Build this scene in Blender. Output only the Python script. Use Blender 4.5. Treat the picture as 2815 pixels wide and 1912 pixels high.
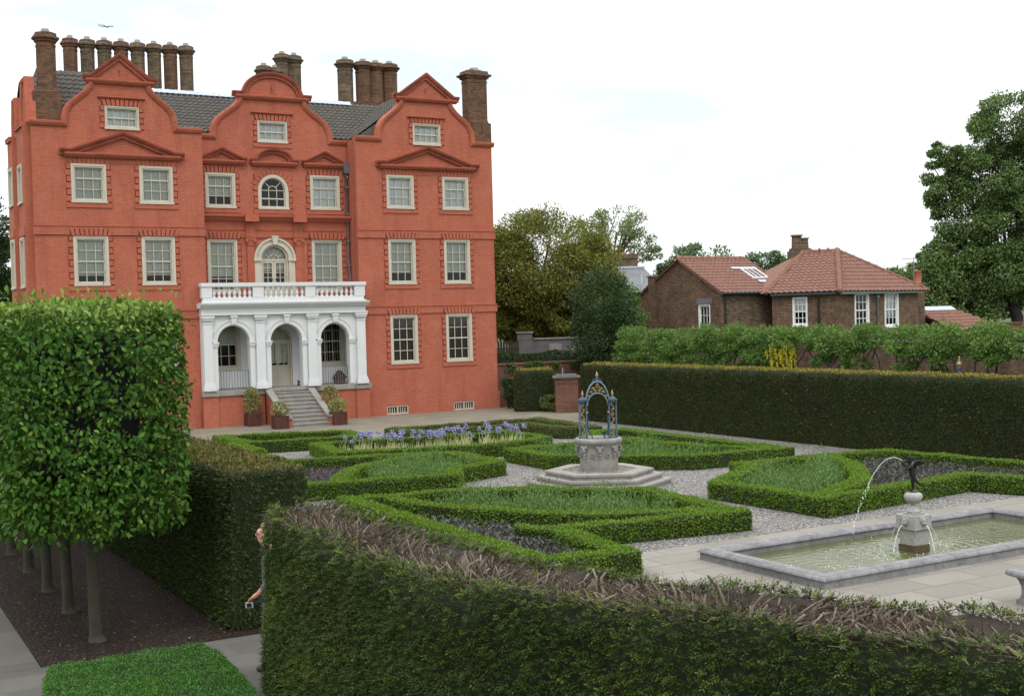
import bpy, bmesh, math, random
import numpy as np
from mathutils import Vector, Matrix
from mathutils.geometry import tessellate_polygon

for o in list(bpy.data.objects): bpy.data.objects.remove(o)
SC = bpy.context.scene
COL = SC.collection
R = math.radians

# ------------------------------------------------------------ camera
TH, PITCH, ROLL = 0.5225, 0.0237, -0.0268
CAM = Vector((-7.9905, -50.6436, 4.18))
f0 = Vector((math.sin(TH), math.cos(TH), 0)); r0 = Vector((math.cos(TH), -math.sin(TH), 0))
cp, sp, cr, sr = math.cos(PITCH), math.sin(PITCH), math.cos(ROLL), math.sin(ROLL)
fwd = f0 * cp + Vector((0, 0, -sp)); up0 = f0 * sp + Vector((0, 0, cp))
right = r0 * cr + up0 * sr
up = up0 * cr - r0 * sr
cam_d = bpy.data.cameras.new('camera'); cam_d.sensor_width = 36; cam_d.lens = 43.373
cam_d.clip_start = 0.1; cam_d.clip_end = 9000
cam = bpy.data.objects.new('camera', cam_d); COL.objects.link(cam)
M = Matrix((right, up, -fwd)).transposed().to_4x4(); M.translation = CAM
cam.matrix_world = M
SC.camera = cam

# ------------------------------------------------------------ world, sun, exposure
SUN_EL, SUN_AZ = R(52), R(205)       # azimuth measured clockwise from +y
w = bpy.data.worlds.new('World'); SC.world = w; w.use_nodes = True
nt = w.node_tree; nt.nodes.clear()
out = nt.nodes.new('ShaderNodeOutputWorld')
sky = nt.nodes.new('ShaderNodeTexSky'); sky.sky_type = 'NISHITA'; sky.sun_disc = False
sky.sun_elevation = SUN_EL; sky.sun_rotation = SUN_AZ
bg1 = nt.nodes.new('ShaderNodeBackground'); bg1.inputs[1].default_value = 0.13
nt.links.new(sky.outputs[0], bg1.inputs[0])
tc = nt.nodes.new('ShaderNodeTexCoord'); sep = nt.nodes.new('ShaderNodeSeparateXYZ')
nt.links.new(tc.outputs['Generated'], sep.inputs[0])
# clouds: noise on the sky direction, flattened towards the horizon
dv = nt.nodes.new('ShaderNodeMapping'); dv.inputs['Scale'].default_value = (2.2, 2.2, 7.0); dv.inputs['Location'].default_value = (0.35, 0.1, 0.2)
nt.links.new(tc.outputs['Generated'], dv.inputs[0])
ns = nt.nodes.new('ShaderNodeTexNoise'); ns.inputs['Scale'].default_value = 1.6; ns.inputs['Detail'].default_value = 6; ns.inputs['Roughness'].default_value = 0.52
nt.links.new(dv.outputs[0], ns.inputs['Vector'])
rp = nt.nodes.new('ShaderNodeValToRGB')
rp.color_ramp.elements[0].position = 0.35; rp.color_ramp.elements[0].color = (0.50, 0.50, 0.50, 1)
rp.color_ramp.elements[1].position = 0.50; rp.color_ramp.elements[1].color = (1, 1, 1, 1)
nt.links.new(ns.outputs[0], rp.inputs[0])
# overcast luminance rises towards the zenith
el = nt.nodes.new('ShaderNodeMapRange'); el.inputs[1].default_value = 0.0; el.inputs[2].default_value = 1.0
el.inputs[3].default_value = 1.02; el.inputs[4].default_value = 2.7
nt.links.new(sep.outputs[2], el.inputs[0])
bg2 = nt.nodes.new('ShaderNodeBackground'); bg2.inputs[0].default_value = (0.965, 0.985, 1.0, 1)
nt.links.new(el.outputs[0], bg2.inputs[1])
mx = nt.nodes.new('ShaderNodeMixShader')
nt.links.new(rp.outputs[0], mx.inputs[0]); nt.links.new(bg1.outputs[0], mx.inputs[1]); nt.links.new(bg2.outputs[0], mx.inputs[2])
nt.links.new(mx.outputs[0], out.inputs[0])
sd = bpy.data.lights.new('sun', 'SUN'); sd.energy = 0.9; sd.angle = R(14); sd.color = (1.0, 0.965, 0.91)
so = bpy.data.objects.new('sun', sd); COL.objects.link(so)
sdir = Vector((math.sin(SUN_AZ) * math.cos(SUN_EL), math.cos(SUN_AZ) * math.cos(SUN_EL), math.sin(SUN_EL)))
so.rotation_euler = sdir.to_track_quat('Z', 'Y').to_euler(); so.location = (0, -30, 60)
vs = SC.view_settings; vs.view_transform = 'Standard'; vs.look = 'None'; vs.gamma = 1; vs.exposure = 0.12; vs.use_curve_mapping = False
try:
    SC.cycles.max_bounces = 8; SC.cycles.transparent_max_bounces = 12; SC.cycles.sample_clamp_indirect = 4
except Exception: pass

# ------------------------------------------------------------ materials
def newmat(name):
    m = bpy.data.materials.new(name); m.use_nodes = True
    return m, m.node_tree, m.node_tree.nodes['Principled BSDF']
def N(t, k, **kw):
    n = t.nodes.new(k)
    for a, b in kw.items():
        if a[0] == '_': n.inputs[a[1:]].default_value = b
        else: setattr(n, a, b)
    return n
def ramp(t, src, stops):
    r = t.nodes.new('ShaderNodeValToRGB'); e = r.color_ramp.elements
    while len(e) < len(stops): e.new(0.5)
    for i, (p, c) in enumerate(stops):
        e[i].position = p; e[i].color = (*c, 1)
    t.links.new(src, r.inputs[0]); return r.outputs[0]
def mixc(t, fac, a, b, mode='MIX'):
    m = t.nodes.new('ShaderNodeMix'); m.data_type = 'RGBA'; m.blend_type = mode
    for s, v in ((0, fac), (6, a), (7, b)):
        if isinstance(v, (int, float)): m.inputs[s].default_value = v
        elif isinstance(v, tuple): m.inputs[s].default_value = (*v, 1)
        else: t.links.new(v, m.inputs[s])
    return m.outputs[2]
def bump(t, b, h, s=0.3, d=0.02):
    n = N(t, 'ShaderNodeBump'); n.inputs['Strength'].default_value = s; n.inputs['Distance'].default_value = d
    t.links.new(h, n.inputs['Height']); t.links.new(n.outputs[0], b.inputs['Normal'])
def noise(t, vec, scale, detail=4, rough=0.55):
    n = N(t, 'ShaderNodeTexNoise', _Scale=scale, _Detail=detail, _Roughness=rough)
    t.links.new(vec, n.inputs['Vector']); return n.outputs[0]
def objco(t): return N(t, 'ShaderNodeTexCoord').outputs['Object']
def wallvec(t):
    s = N(t, 'ShaderNodeSeparateXYZ'); t.links.new(objco(t), s.inputs[0])
    a = N(t, 'ShaderNodeMath', operation='ADD'); t.links.new(s.outputs[0], a.inputs[0]); t.links.new(s.outputs[1], a.inputs[1])
    c = N(t, 'ShaderNodeCombineXYZ'); t.links.new(a.outputs[0], c.inputs[0]); t.links.new(s.outputs[2], c.inputs[1])
    return c.outputs[0]
def stain(name, col, var=0.35, scale=1.5, fine=30, rough=0.8, bs=0.25, bd=0.01, dirt=None, dirtamt=0.5, spec=0.3):
    m, t, b = newmat(name); v = objco(t)
    n1 = noise(t, v, scale, 6, 0.62); n2 = noise(t, v, fine, 3)
    lo = tuple(c * (1 - var) for c in col); hi = tuple(min(1, c * (1 + var * .6)) for c in col)
    c = ramp(t, n1, [(0.3, lo), (0.7, hi)])
    c = mixc(t, 0.35, c, ramp(t, n2, [(0.3, lo), (0.7, hi)]))
    if dirt:
        n3 = noise(t, v, scale * 2.3, 8, 0.7)
        k = ramp(t, n3, [(0.5, (0, 0, 0)), (0.72, (dirtamt,) * 3)])
        c = mixc(t, k, c, dirt)
    t.links.new(c, b.inputs['Base Color']); b.inputs['Roughness'].default_value = rough
    b.inputs['Specular IOR Level'].default_value = spec
    bump(t, b, n2, bs, bd)
    return m
def brickmat(name, c1, c2, mortar, msize=0.012, var=0.3, bw=0.225, bh=0.075, stainc=None, amt=0.4, bias=0.0, bs=0.5, sscale=0.5, streak=None):
    m, t, b = newmat(name); v = wallvec(t)
    br = N(t, 'ShaderNodeTexBrick', _Scale=1.0); br.inputs['Brick Width'].default_value = bw; br.inputs['Row Height'].default_value = bh
    br.inputs['Mortar Size'].default_value = msize; br.inputs['Mortar Smooth'].default_value = 0.3; br.inputs['Bias'].default_value = bias
    br.inputs['Color1'].default_value = (*c1, 1); br.inputs['Color2'].default_value = (*c2, 1); br.inputs['Mortar'].default_value = (*mortar, 1)
    wob = noise(t, objco(t), 2.2, 3)
    vm = N(t, 'ShaderNodeVectorMath', operation='MULTIPLY_ADD'); t.links.new(wob, vm.inputs[0]); vm.inputs[1].default_value = (0.02, 0.03, 0); t.links.new(v, vm.inputs[2])
    t.links.new(vm.outputs[0], br.inputs['Vector'])
    n1 = noise(t, objco(t), sscale, 7, 0.62)
    c = mixc(t, ramp(t, n1, [(0.32, (0, 0, 0)), (0.68, (var,) * 3)]), br.outputs['Color'], tuple(x * 0.62 for x in c1))
    n2 = noise(t, objco(t), 9, 4)
    c = mixc(t, ramp(t, n2, [(0.4, (0, 0, 0)), (0.8, (var * .8,) * 3)]), c, tuple(min(1, x * 1.35) for x in c2))
    if stainc:
        n3 = noise(t, objco(t), sscale * 2.7, 8, 0.7)
        c = mixc(t, ramp(t, n3, [(0.48, (0, 0, 0)), (0.7, (amt,) * 3)]), c, stainc)
    if streak:                                     # soot and rain streaks running down the wall
        mp = N(t, 'ShaderNodeMapping'); mp.inputs['Scale'].default_value = (1.6, 1.6, 0.22); t.links.new(objco(t), mp.inputs[0])
        n4 = noise(t, mp.outputs[0], 1.0, 8, 0.68); c = mixc(t, ramp(t, n4, [(0.5, (0, 0, 0)), (0.75, (0.6,) * 3)]), c, streak)
    t.links.new(c, b.inputs['Base Color']); b.inputs['Roughness'].default_value = 0.85; b.inputs['Specular IOR Level'].default_value = 0.2
    inv = N(t, 'ShaderNodeMath', operation='SUBTRACT'); inv.inputs[0].default_value = 1; t.links.new(br.outputs['Fac'], inv.inputs[1])
    bump(t, b, inv.outputs[0], bs, 0.012)
    return m
def leafmat(name, cols, rough=0.5, transl=0.25, clump=None, cscale=1.0, spec=0.18):
    """cols: colour stops over random-per-leaf; clump: (colour, amount) mixed in by noise."""
    m, t, b = newmat(name)
    g = N(t, 'ShaderNodeNewGeometry')
    c = ramp(t, g.outputs['Random Per Island'], [(i / max(1, len(cols) - 1), k) for i, k in enumerate(cols)])
    if clump:
        n1 = noise(t, objco(t), cscale, 4, 0.6)
        c = mixc(t, ramp(t, n1, [(0.42, (0, 0, 0)), (0.66, (clump[1],) * 3)]), c, clump[0])
    t.links.new(c, b.inputs['Base Color']); b.inputs['Roughness'].default_value = rough
    b.inputs['Specular IOR Level'].default_value = spec
    tr = N(t, 'ShaderNodeBsdfTranslucent'); t.links.new(mixc(t, 0.5, c, (0.12, 0.2, 0.02)), tr.inputs[0])
    mxx = N(t, 'ShaderNodeMixShader'); mxx.inputs[0].default_value = transl
    o = t.nodes['Material Output']
    t.links.new(b.outputs[0], mxx.inputs[1]); t.links.new(tr.outputs[0], mxx.inputs[2]); t.links.new(mxx.outputs[0], o.inputs[0])
    return m
def plain(name, col, rough=0.5, metal=0, spec=0.4):
    return_m, t, b = newmat(name)
    n1 = noise(t, objco(t), 14, 4)
    t.links.new(ramp(t, n1, [(0.3, tuple(c * .82 for c in col)), (0.7, tuple(min(1, c * 1.1) for c in col))]), b.inputs['Base Color'])
    b.inputs['Roughness'].default_value = rough; b.inputs['Metallic'].default_value = metal; b.inputs['Specular IOR Level'].default_value = spec
    return return_m

MT = {}
MT['red'] = brickmat('painted_red_brick', (0.385, 0.115, 0.068), (0.44, 0.141, 0.087), (0.32, 0.086, 0.05), 0.014, 0.3, stainc=(0.47, 0.175, 0.112), amt=0.4, bs=0.6, streak=(0.22, 0.062, 0.042))
MT['trim'] = stain('painted_red_trim', (0.38, 0.104, 0.059), 0.25, 1.2, 22, 0.8, 0.3, 0.008, dirt=(0.16, 0.06, 0.035), dirtamt=0.6)
MT['trimw'] = stain('weathered_red_trim', (0.32, 0.088, 0.055), 0.3, 1.2, 22, 0.85, 0.3, 0.008, dirt=(0.085, 0.045, 0.03), dirtamt=0.85)
MT['groove'] = stain('red_joint', (0.13, 0.025, 0.016), 0.2)
MT['redplinth'] = stain('red_plinth_paint', (0.37, 0.095, 0.054), 0.25, 0.8, 20, 0.75, 0.3, 0.01, dirt=(0.30, 0.06, 0.04), dirtamt=0.5)
MT['brown'] = brickmat('brown_stock_brick', (0.055, 0.036, 0.028), (0.22, 0.095, 0.048), (0.15, 0.115, 0.075), 0.014, 0.5, stainc=(0.035, 0.03, 0.024), amt=0.6, bs=0.9, sscale=1.3)
MT['stock'] = brickmat('weathered_stock_brick', (0.06, 0.045, 0.032), (0.22, 0.15, 0.09), (0.10, 0.085, 0.06), 0.014, 0.5, stainc=(0.035, 0.03, 0.022), amt=0.6, bs=0.7, sscale=1.2)
MT['housebrick'] = brickmat('old_house_brick', (0.06, 0.036, 0.027), (0.20, 0.11, 0.065), (0.19, 0.15, 0.11), 0.016, 0.75, stainc=(0.04, 0.03, 0.022), amt=0.75, bs=0.7, sscale=1.3)
MT['gardenbrick'] = brickmat('garden_wall_brick', (0.12, 0.046, 0.03), (0.19, 0.08, 0.05), (0.14, 0.105, 0.08), 0.012, 0.4, stainc=(0.06, 0.045, 0.03), amt=0.5, bs=0.6)
MT['frame'] = stain('stone_coloured_paint', (0.49, 0.445, 0.36), 0.12, 2, 25, 0.5, 0.1, 0.004)
MT['white'] = stain('white_stucco', (0.585, 0.595, 0.59), 0.08, 1.5, 20, 0.6, 0.12, 0.004, dirt=(0.55, 0.54, 0.48), dirtamt=0.25)
MT['inner'] = stain('grey_porch_paint', (0.62, 0.64, 0.64), 0.07, 1.5, 20, 0.6, 0.1, 0.004)
MT['stone'] = stain('grey_stone', (0.27, 0.252, 0.23), 0.3, 2.2, 26, 0.85, 0.35, 0.008, dirt=(0.13, 0.12, 0.10), dirtamt=0.6)
MT['stone2'] = stain('weathered_pond_stone', (0.215, 0.21, 0.215), 0.5, 4.5, 45, 0.85, 0.5, 0.006, dirt=(0.085, 0.078, 0.065), dirtamt=0.75)
MT['pale'] = stain('pale_urn_stone', (0.31, 0.31, 0.285), 0.3, 5, 40, 0.75, 0.3, 0.004, dirt=(0.15, 0.13, 0.10), dirtamt=0.75)
MT['mossy'] = stain('wet_mossy_stone', (0.10, 0.075, 0.04), 0.5, 5, 30, 0.6, 0.4, 0.006, dirt=(0.02, 0.014, 0.01), dirtamt=0.9)
MT['wellstone'] = stain('well_marble', (0.27, 0.26, 0.24), 0.35, 3.2, 30, 0.75, 0.5, 0.01, dirt=(0.14, 0.13, 0.115), dirtamt=0.75)
MT['dark'] = plain('dark_room', (0.012, 0.011, 0.012), 0.9)
MT['blind'] = stain('linen_blind', (0.53, 0.56, 0.49), 0.10, 3, 12, 0.8, 0.1)
MT['paleblind'] = stain('pale_blind', (0.74, 0.78, 0.79), 0.10, 3, 10, 0.8, 0.1)
MT['darkblind'] = stain('brown_blind', (0.10, 0.085, 0.08), 0.2, 3, 10, 0.8, 0.1)
MT['lead'] = stain('lead_sheet', (0.46, 0.52, 0.60), 0.25, 4, 20, 0.5, 0.2)
MT['leadpipe'] = stain('lead_pipe', (0.14, 0.13, 0.14), 0.3, 4, 20, 0.55, 0.2)
MT['iron'] = plain('dark_iron', (0.05, 0.055, 0.06), 0.5, 0.3)
MT['railing'] = plain('grey_railing', (0.16, 0.17, 0.18), 0.5, 0.3)
MT['blue'] = plain('blue_iron_paint', (0.03, 0.06, 0.105), 0.5, 0.0)
MT['bluegrey'] = plain('grey_blue_iron_paint', (0.13, 0.19, 0.24), 0.45, 0.0)
MT['gold'] = plain('gilding', (0.32, 0.245, 0.12), 0.45, 0.5)
MT['bronze'] = plain('dark_bronze', (0.022, 0.02, 0.022), 0.42, 0.6)
MT['wood'] = stain('planter_wood', (0.085, 0.032, 0.022), 0.3, 4, 30, 0.6, 0.2)
MT['redtile'] = stain('clay_pantile', (0.195, 0.096, 0.07), 0.35, 3.5, 9, 0.8, 0.2, 0.006, dirt=(0.17, 0.09, 0.06), dirtamt=0.6)
MT['ridge'] = stain('clay_ridge', (0.27, 0.14, 0.10), 0.25, 3.5, 12, 0.8, 0.2)
MT['darktile'] = stain('dark_pantile', (0.080, 0.072, 0.062), 0.45, 3.5, 9, 0.85, 0.2, 0.006, dirt=(0.045, 0.045, 0.04), dirtamt=0.7)
MT['slate'] = stain('pale_slate', (0.15, 0.155, 0.16), 0.3, 2, 14, 0.6, 0.3)
MT['whitepaint'] = plain('white_gloss_paint', (0.74, 0.74, 0.72), 0.35)
MT['gutter'] = plain('green_grey_gutter', (0.13, 0.18, 0.16), 0.5)
MT['pipe'] = plain('dark_blue_pipe', (0.035, 0.05, 0.065), 0.5)
MT['pot'] = plain('terracotta_pot', (0.36, 0.11, 0.06), 0.8)
MT['bark'] = stain('grey_bark', (0.055, 0.05, 0.036), 0.4, 5, 30, 0.9, 0.6, 0.015, dirt=(0.06, 0.075, 0.035), dirtamt=0.5)
MT['darkbark'] = stain('dark_bark', (0.05, 0.042, 0.034), 0.4, 4, 25, 0.9, 0.6, 0.02)
MT['skin'] = plain('skin', (0.52, 0.28, 0.2), 0.5)
MT['jacket'] = plain('grey_fleece', (0.13, 0.13, 0.14), 0.85)
MT['jeans'] = plain('faded_jeans', (0.16, 0.22, 0.28), 0.85)
MT['shoe'] = plain('brown_shoe', (0.06, 0.035, 0.035), 0.6)
MT['hair'] = plain('sandy_hair', (0.26, 0.17, 0.09), 0.7)
MT['silver'] = plain('silver_plastic', (0.6, 0.6, 0.62), 0.3, 0.4)
MT['plane'] = plain('aircraft_skin', (0.42, 0.45, 0.58), 0.4)
MT['sootstone'] = stain('grey_garden_stone', (0.15, 0.145, 0.15), 0.35, 1.5, 18, 0.85, 0.3)
MT['core'] = stain('hedge_shade', (0.019, 0.025, 0.009), 0.3)  # solid hedge fill, coloured dark for the shade between the leaves
MT['mulchcore'] = stain('twig_litter', (0.032, 0.023, 0.017), 0.5, 9, 60)

def glassmat():
    m, t, b = newmat('window_glass')
    tr = N(t, 'ShaderNodeBsdfTransparent'); tr.inputs[0].default_value = (0.93, 0.95, 0.94, 1)
    gl = N(t, 'ShaderNodeBsdfGlossy'); gl.inputs['Roughness'].default_value = 0.04
    fr = N(t, 'ShaderNodeFresnel'); fr.inputs[0].default_value = 1.5
    n1 = noise(t, objco(t), 1.5, 1); bn = N(t, 'ShaderNodeBump'); bn.inputs['Strength'].default_value = 0.03; bn.inputs['Distance'].default_value = 0.05
    t.links.new(n1, bn.inputs['Height']); t.links.new(bn.outputs[0], gl.inputs['Normal'])
    mm = N(t, 'ShaderNodeMixShader'); t.links.new(fr.outputs[0], mm.inputs[0]); t.links.new(tr.outputs[0], mm.inputs[1]); t.links.new(gl.outputs[0], mm.inputs[2])
    t.links.new(mm.outputs[0], t.nodes['Material Output'].inputs[0]); return m
MT['glass'] = glassmat()

def pavemat(name, col, bw, bh, var=0.25, rot=0.0, joint=(0.10, 0.095, 0.085)):
    m, t, b = newmat(name)
    mp = N(t, 'ShaderNodeMapping'); mp.inputs['Rotation'].default_value = (0, 0, rot); t.links.new(objco(t), mp.inputs[0])
    br = N(t, 'ShaderNodeTexBrick', _Scale=1.0); br.inputs['Brick Width'].default_value = bw; br.inputs['Row Height'].default_value = bh
    br.inputs['Mortar Size'].default_value = 0.012; br.inputs['Mortar Smooth'].default_value = 0.2
    br.inputs['Color1'].default_value = (*tuple(c * 1.1 for c in col), 1); br.inputs['Color2'].default_value = (*tuple(c * .82 for c in col), 1); br.inputs['Mortar'].default_value = (*joint, 1)
    t.links.new(mp.outputs[0], br.inputs['Vector'])
    n1 = noise(t, objco(t), 1.1, 7, 0.65); n2 = noise(t, objco(t), 25, 3)
    c = mixc(t, ramp(t, n1, [(0.35, (0, 0, 0)), (0.7, (0.55,) * 3)]), br.outputs['Color'], tuple(x * .68 for x in col))
    c = mixc(t, ramp(t, n2, [(0.4, (0, 0, 0)), (0.8, (0.3,) * 3)]), c, tuple(min(1, x * 1.25) for x in col))
    t.links.new(c, b.inputs['Base Color']); b.inputs['Roughness'].default_value = 0.85; b.inputs['Specular IOR Level'].default_value = 0.25
    inv = N(t, 'ShaderNodeMath', operation='SUBTRACT'); inv.inputs[0].default_value = 1; t.links.new(br.outputs['Fac'], inv.inputs[1])
    bump(t, b, inv.outputs[0], 0.5, 0.012)
    return m
def pebblemat(name, cols, scale, bs=0.9):
    m, t, b = newmat(name)
    vo = N(t, 'ShaderNodeTexVoronoi', _Scale=scale); t.links.new(objco(t), vo.inputs['Vector'])
    sx = N(t, 'ShaderNodeSeparateColor'); t.links.new(vo.outputs['Color'], sx.inputs[0])
    c = ramp(t, sx.outputs[0], [(i / (len(cols) - 1), k) for i, k in enumerate(cols)])
    c = mixc(t, ramp(t, vo.outputs['Distance'], [(0.35, (0, 0, 0)), (0.62, (0.85,) * 3)]), c, tuple(x * .3 for x in cols[0]))
    n1 = noise(t, objco(t), 0.9, 5); c = mixc(t, ramp(t, n1, [(0.4, (0, 0, 0)), (0.75, (0.4,) * 3)]), c, cols[0])
    t.links.new(c, b.inputs['Base Color']); b.inputs['Roughness'].default_value = 0.8; b.inputs['Specular IOR Level'].default_value = 0.25
    inv = N(t, 'ShaderNodeMath', operation='SUBTRACT'); inv.inputs[0].default_value = 1; t.links.new(vo.outputs['Distance'], inv.inputs[1])
    bump(t, b, inv.outputs[0], bs, 0.02)
    return m
MT['flag'] = pavemat('york_flagstone', (0.225, 0.207, 0.175), 1.1, 0.62)
MT['shadeflag'] = pavemat('shaded_flagstone', (0.115, 0.108, 0.095), 1.1, 0.62)  # flagstone copy darkened to paint shade onto the lower-left paths
MT['terrace'] = pavemat('terrace_flagstone', (0.20, 0.178, 0.135), 0.9, 0.6)
MT['pebble'] = pebblemat('pebble_path', [(0.14, 0.13, 0.12), (0.27, 0.255, 0.24), (0.46, 0.44, 0.415)], 25)
MT['pebble2'] = pebblemat('well_pebbles', [(0.17, 0.13, 0.10), (0.30, 0.25, 0.21), (0.5, 0.47, 0.44)], 22)
MT['mulch'] = pebblemat('bark_mulch', [(0.014, 0.007, 0.005), (0.03, 0.014, 0.008), (0.075, 0.04, 0.022)], 26)
MT['soil'] = pebblemat('bed_soil', [(0.03, 0.024, 0.018), (0.06, 0.045, 0.035), (0.09, 0.07, 0.055)], 20)
MT['lawn'] = stain('rough_grass', (0.05, 0.075, 0.025), 0.4, 0.3, 6, 0.9, 0.4, 0.03)

# foliage
MT['box'] = leafmat('box_leaves', [(0.085, 0.16, 0.016), (0.125, 0.225, 0.022), (0.175, 0.285, 0.034)], 0.5, 0.3, ((0.16, 0.235, 0.032), 0.5), 1.3)
MT['greybox'] = leafmat('dull_box_leaves', [(0.075, 0.10, 0.028), (0.12, 0.155, 0.04), (0.18, 0.21, 0.06)], 0.5, 0.2, ((0.12, 0.12, 0.045), 0.5), 1.3)
MT['hornbeam'] = leafmat('hornbeam_leaves', [(0.024, 0.075, 0.009), (0.043, 0.116, 0.013), (0.08, 0.17, 0.022)], 0.5, 0.25, ((0.055, 0.115, 0.015), 0.4), 1.1, 0.14)
MT['hornnewlit'] = leafmat('young_toplit_hornbeam_leaves', [(0.10, 0.20, 0.03), (0.18, 0.275, 0.045), (0.25, 0.31, 0.065)], 0.42, 0.3)  # young growth, lightened further to paint in light from above
MT['yew'] = leafmat('yew_needles', [(0.022, 0.040, 0.009), (0.036, 0.060, 0.012), (0.058, 0.088, 0.016)], 0.6, 0.1, ((0.048, 0.052, 0.013), 0.4), 1.6)
MT['yewnew'] = leafmat('fresh_yew_growth', [(0.05, 0.10, 0.014), (0.09, 0.15, 0.018), (0.16, 0.165, 0.03)], 0.5, 0.2, ((0.14, 0.125, 0.03), 0.5), 1.4)
MT['yewfar'] = leafmat('clipped_yew', [(0.028, 0.042, 0.010), (0.042, 0.056, 0.013), (0.062, 0.072, 0.017)], 0.6, 0.1, ((0.046, 0.038, 0.014), 0.5), 0.7)
MT['yewtop'] = leafmat('yellowed_yew_tips', [(0.17, 0.15, 0.03), (0.28, 0.235, 0.045), (0.36, 0.28, 0.06)], 0.55, 0.2)
MT['olivetop'] = leafmat('olive_yew_tips', [(0.09, 0.095, 0.025), (0.165, 0.14, 0.042), (0.22, 0.165, 0.06)], 0.55, 0.15)
MT['herb'] = leafmat('grey_green_herb', [(0.075, 0.145, 0.035), (0.12, 0.21, 0.06), (0.185, 0.29, 0.095)], 0.55, 0.25)
MT['sage'] = leafmat('purple_sage', [(0.045, 0.045, 0.042), (0.085, 0.085, 0.08), (0.14, 0.15, 0.135)], 0.6, 0.15, ((0.07, 0.045, 0.055), 0.6), 1.2)
MT['purple'] = leafmat('purple_groundcover', [(0.05, 0.038, 0.05), (0.095, 0.075, 0.09), (0.15, 0.13, 0.14)], 0.6, 0.15)
MT['iris'] = leafmat('iris_petals', [(0.25, 0.235, 0.46), (0.36, 0.35, 0.60), (0.50, 0.49, 0.72)], 0.5, 0.25)
MT['irisleaf'] = leafmat('variegated_iris_leaf', [(0.30, 0.34, 0.12), (0.52, 0.52, 0.26), (0.62, 0.60, 0.36)], 0.5, 0.2)
MT['lowhedge'] = leafmat('low_box_leaves', [(0.03, 0.11, 0.016), (0.055, 0.165, 0.022), (0.095, 0.225, 0.032)], 0.42, 0.22, ((0.04, 0.12, 0.03), 0.5), 1.5)
MT['twig'] = leafmat('cut_yew_wood', [(0.055, 0.041, 0.028), (0.092, 0.071, 0.050), (0.135, 0.108, 0.08), (0.21, 0.18, 0.145)], 0.9, 0.0)
MT['twigdark'] = leafmat('thin_dead_twigs', [(0.03, 0.02, 0.014), (0.06, 0.042, 0.029), (0.095, 0.07, 0.05), (0.155, 0.12, 0.09)], 0.9, 0.0)
MT['litter'] = leafmat('fallen_leaves', [(0.06, 0.04, 0.02), (0.13, 0.085, 0.045), (0.26, 0.2, 0.13)], 0.8, 0.0)
MT['oak'] = leafmat('holm_oak_leaves', [(0.155, 0.165, 0.032), (0.185, 0.19, 0.038), (0.215, 0.215, 0.046)], 0.6, 0.22, ((0.125, 0.145, 0.034), 0.5), 0.35)
MT['airy'] = leafmat('airy_plane_leaves', [(0.13, 0.18, 0.075), (0.20, 0.25, 0.11), (0.27, 0.32, 0.17)], 0.5, 0.3)
MT['bay'] = leafmat('bay_leaves', [(0.012, 0.03, 0.012), (0.025, 0.055, 0.018), (0.05, 0.085, 0.03)], 0.45, 0.15, ((0.04, 0.06, 0.022), 0.5), 0.6)
MT['bright'] = leafmat('bright_green_leaves', [(0.05, 0.11, 0.025), (0.085, 0.17, 0.035), (0.13, 0.22, 0.05)], 0.5, 0.25)
MT['plane_t'] = leafmat('plane_leaves', [(0.09, 0.145, 0.045), (0.125, 0.19, 0.06), (0.175, 0.25, 0.085)], 0.45, 0.2, ((0.085, 0.14, 0.04), 0.5), 0.25)
MT['distant'] = leafmat('far_tree_leaves', [(0.065, 0.12, 0.06), (0.105, 0.165, 0.08), (0.15, 0.21, 0.10)], 0.6, 0.25, ((0.12, 0.125, 0.065), 0.5), 0.3)
MT['labur'] = leafmat('laburnum_leaves', [(0.06, 0.14, 0.032), (0.11, 0.21, 0.045), (0.17, 0.275, 0.06)], 0.5, 0.3, ((0.13, 0.19, 0.05), 0.5), 1.0)
MT['laburfl'] = leafmat('laburnum_flowers', [(0.45, 0.34, 0.02), (0.62, 0.50, 0.03), (0.72, 0.62, 0.06)], 0.5, 0.25)
MT['creeper'] = leafmat('creeper_leaves', [(0.05, 0.09, 0.025), (0.09, 0.135, 0.035), (0.14, 0.18, 0.05)], 0.5, 0.2)
MT['holly'] = leafmat('variegated_leaves', [(0.08, 0.11, 0.035), (0.24, 0.235, 0.08), (0.46, 0.42, 0.17)], 0.45, 0.2)

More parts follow.
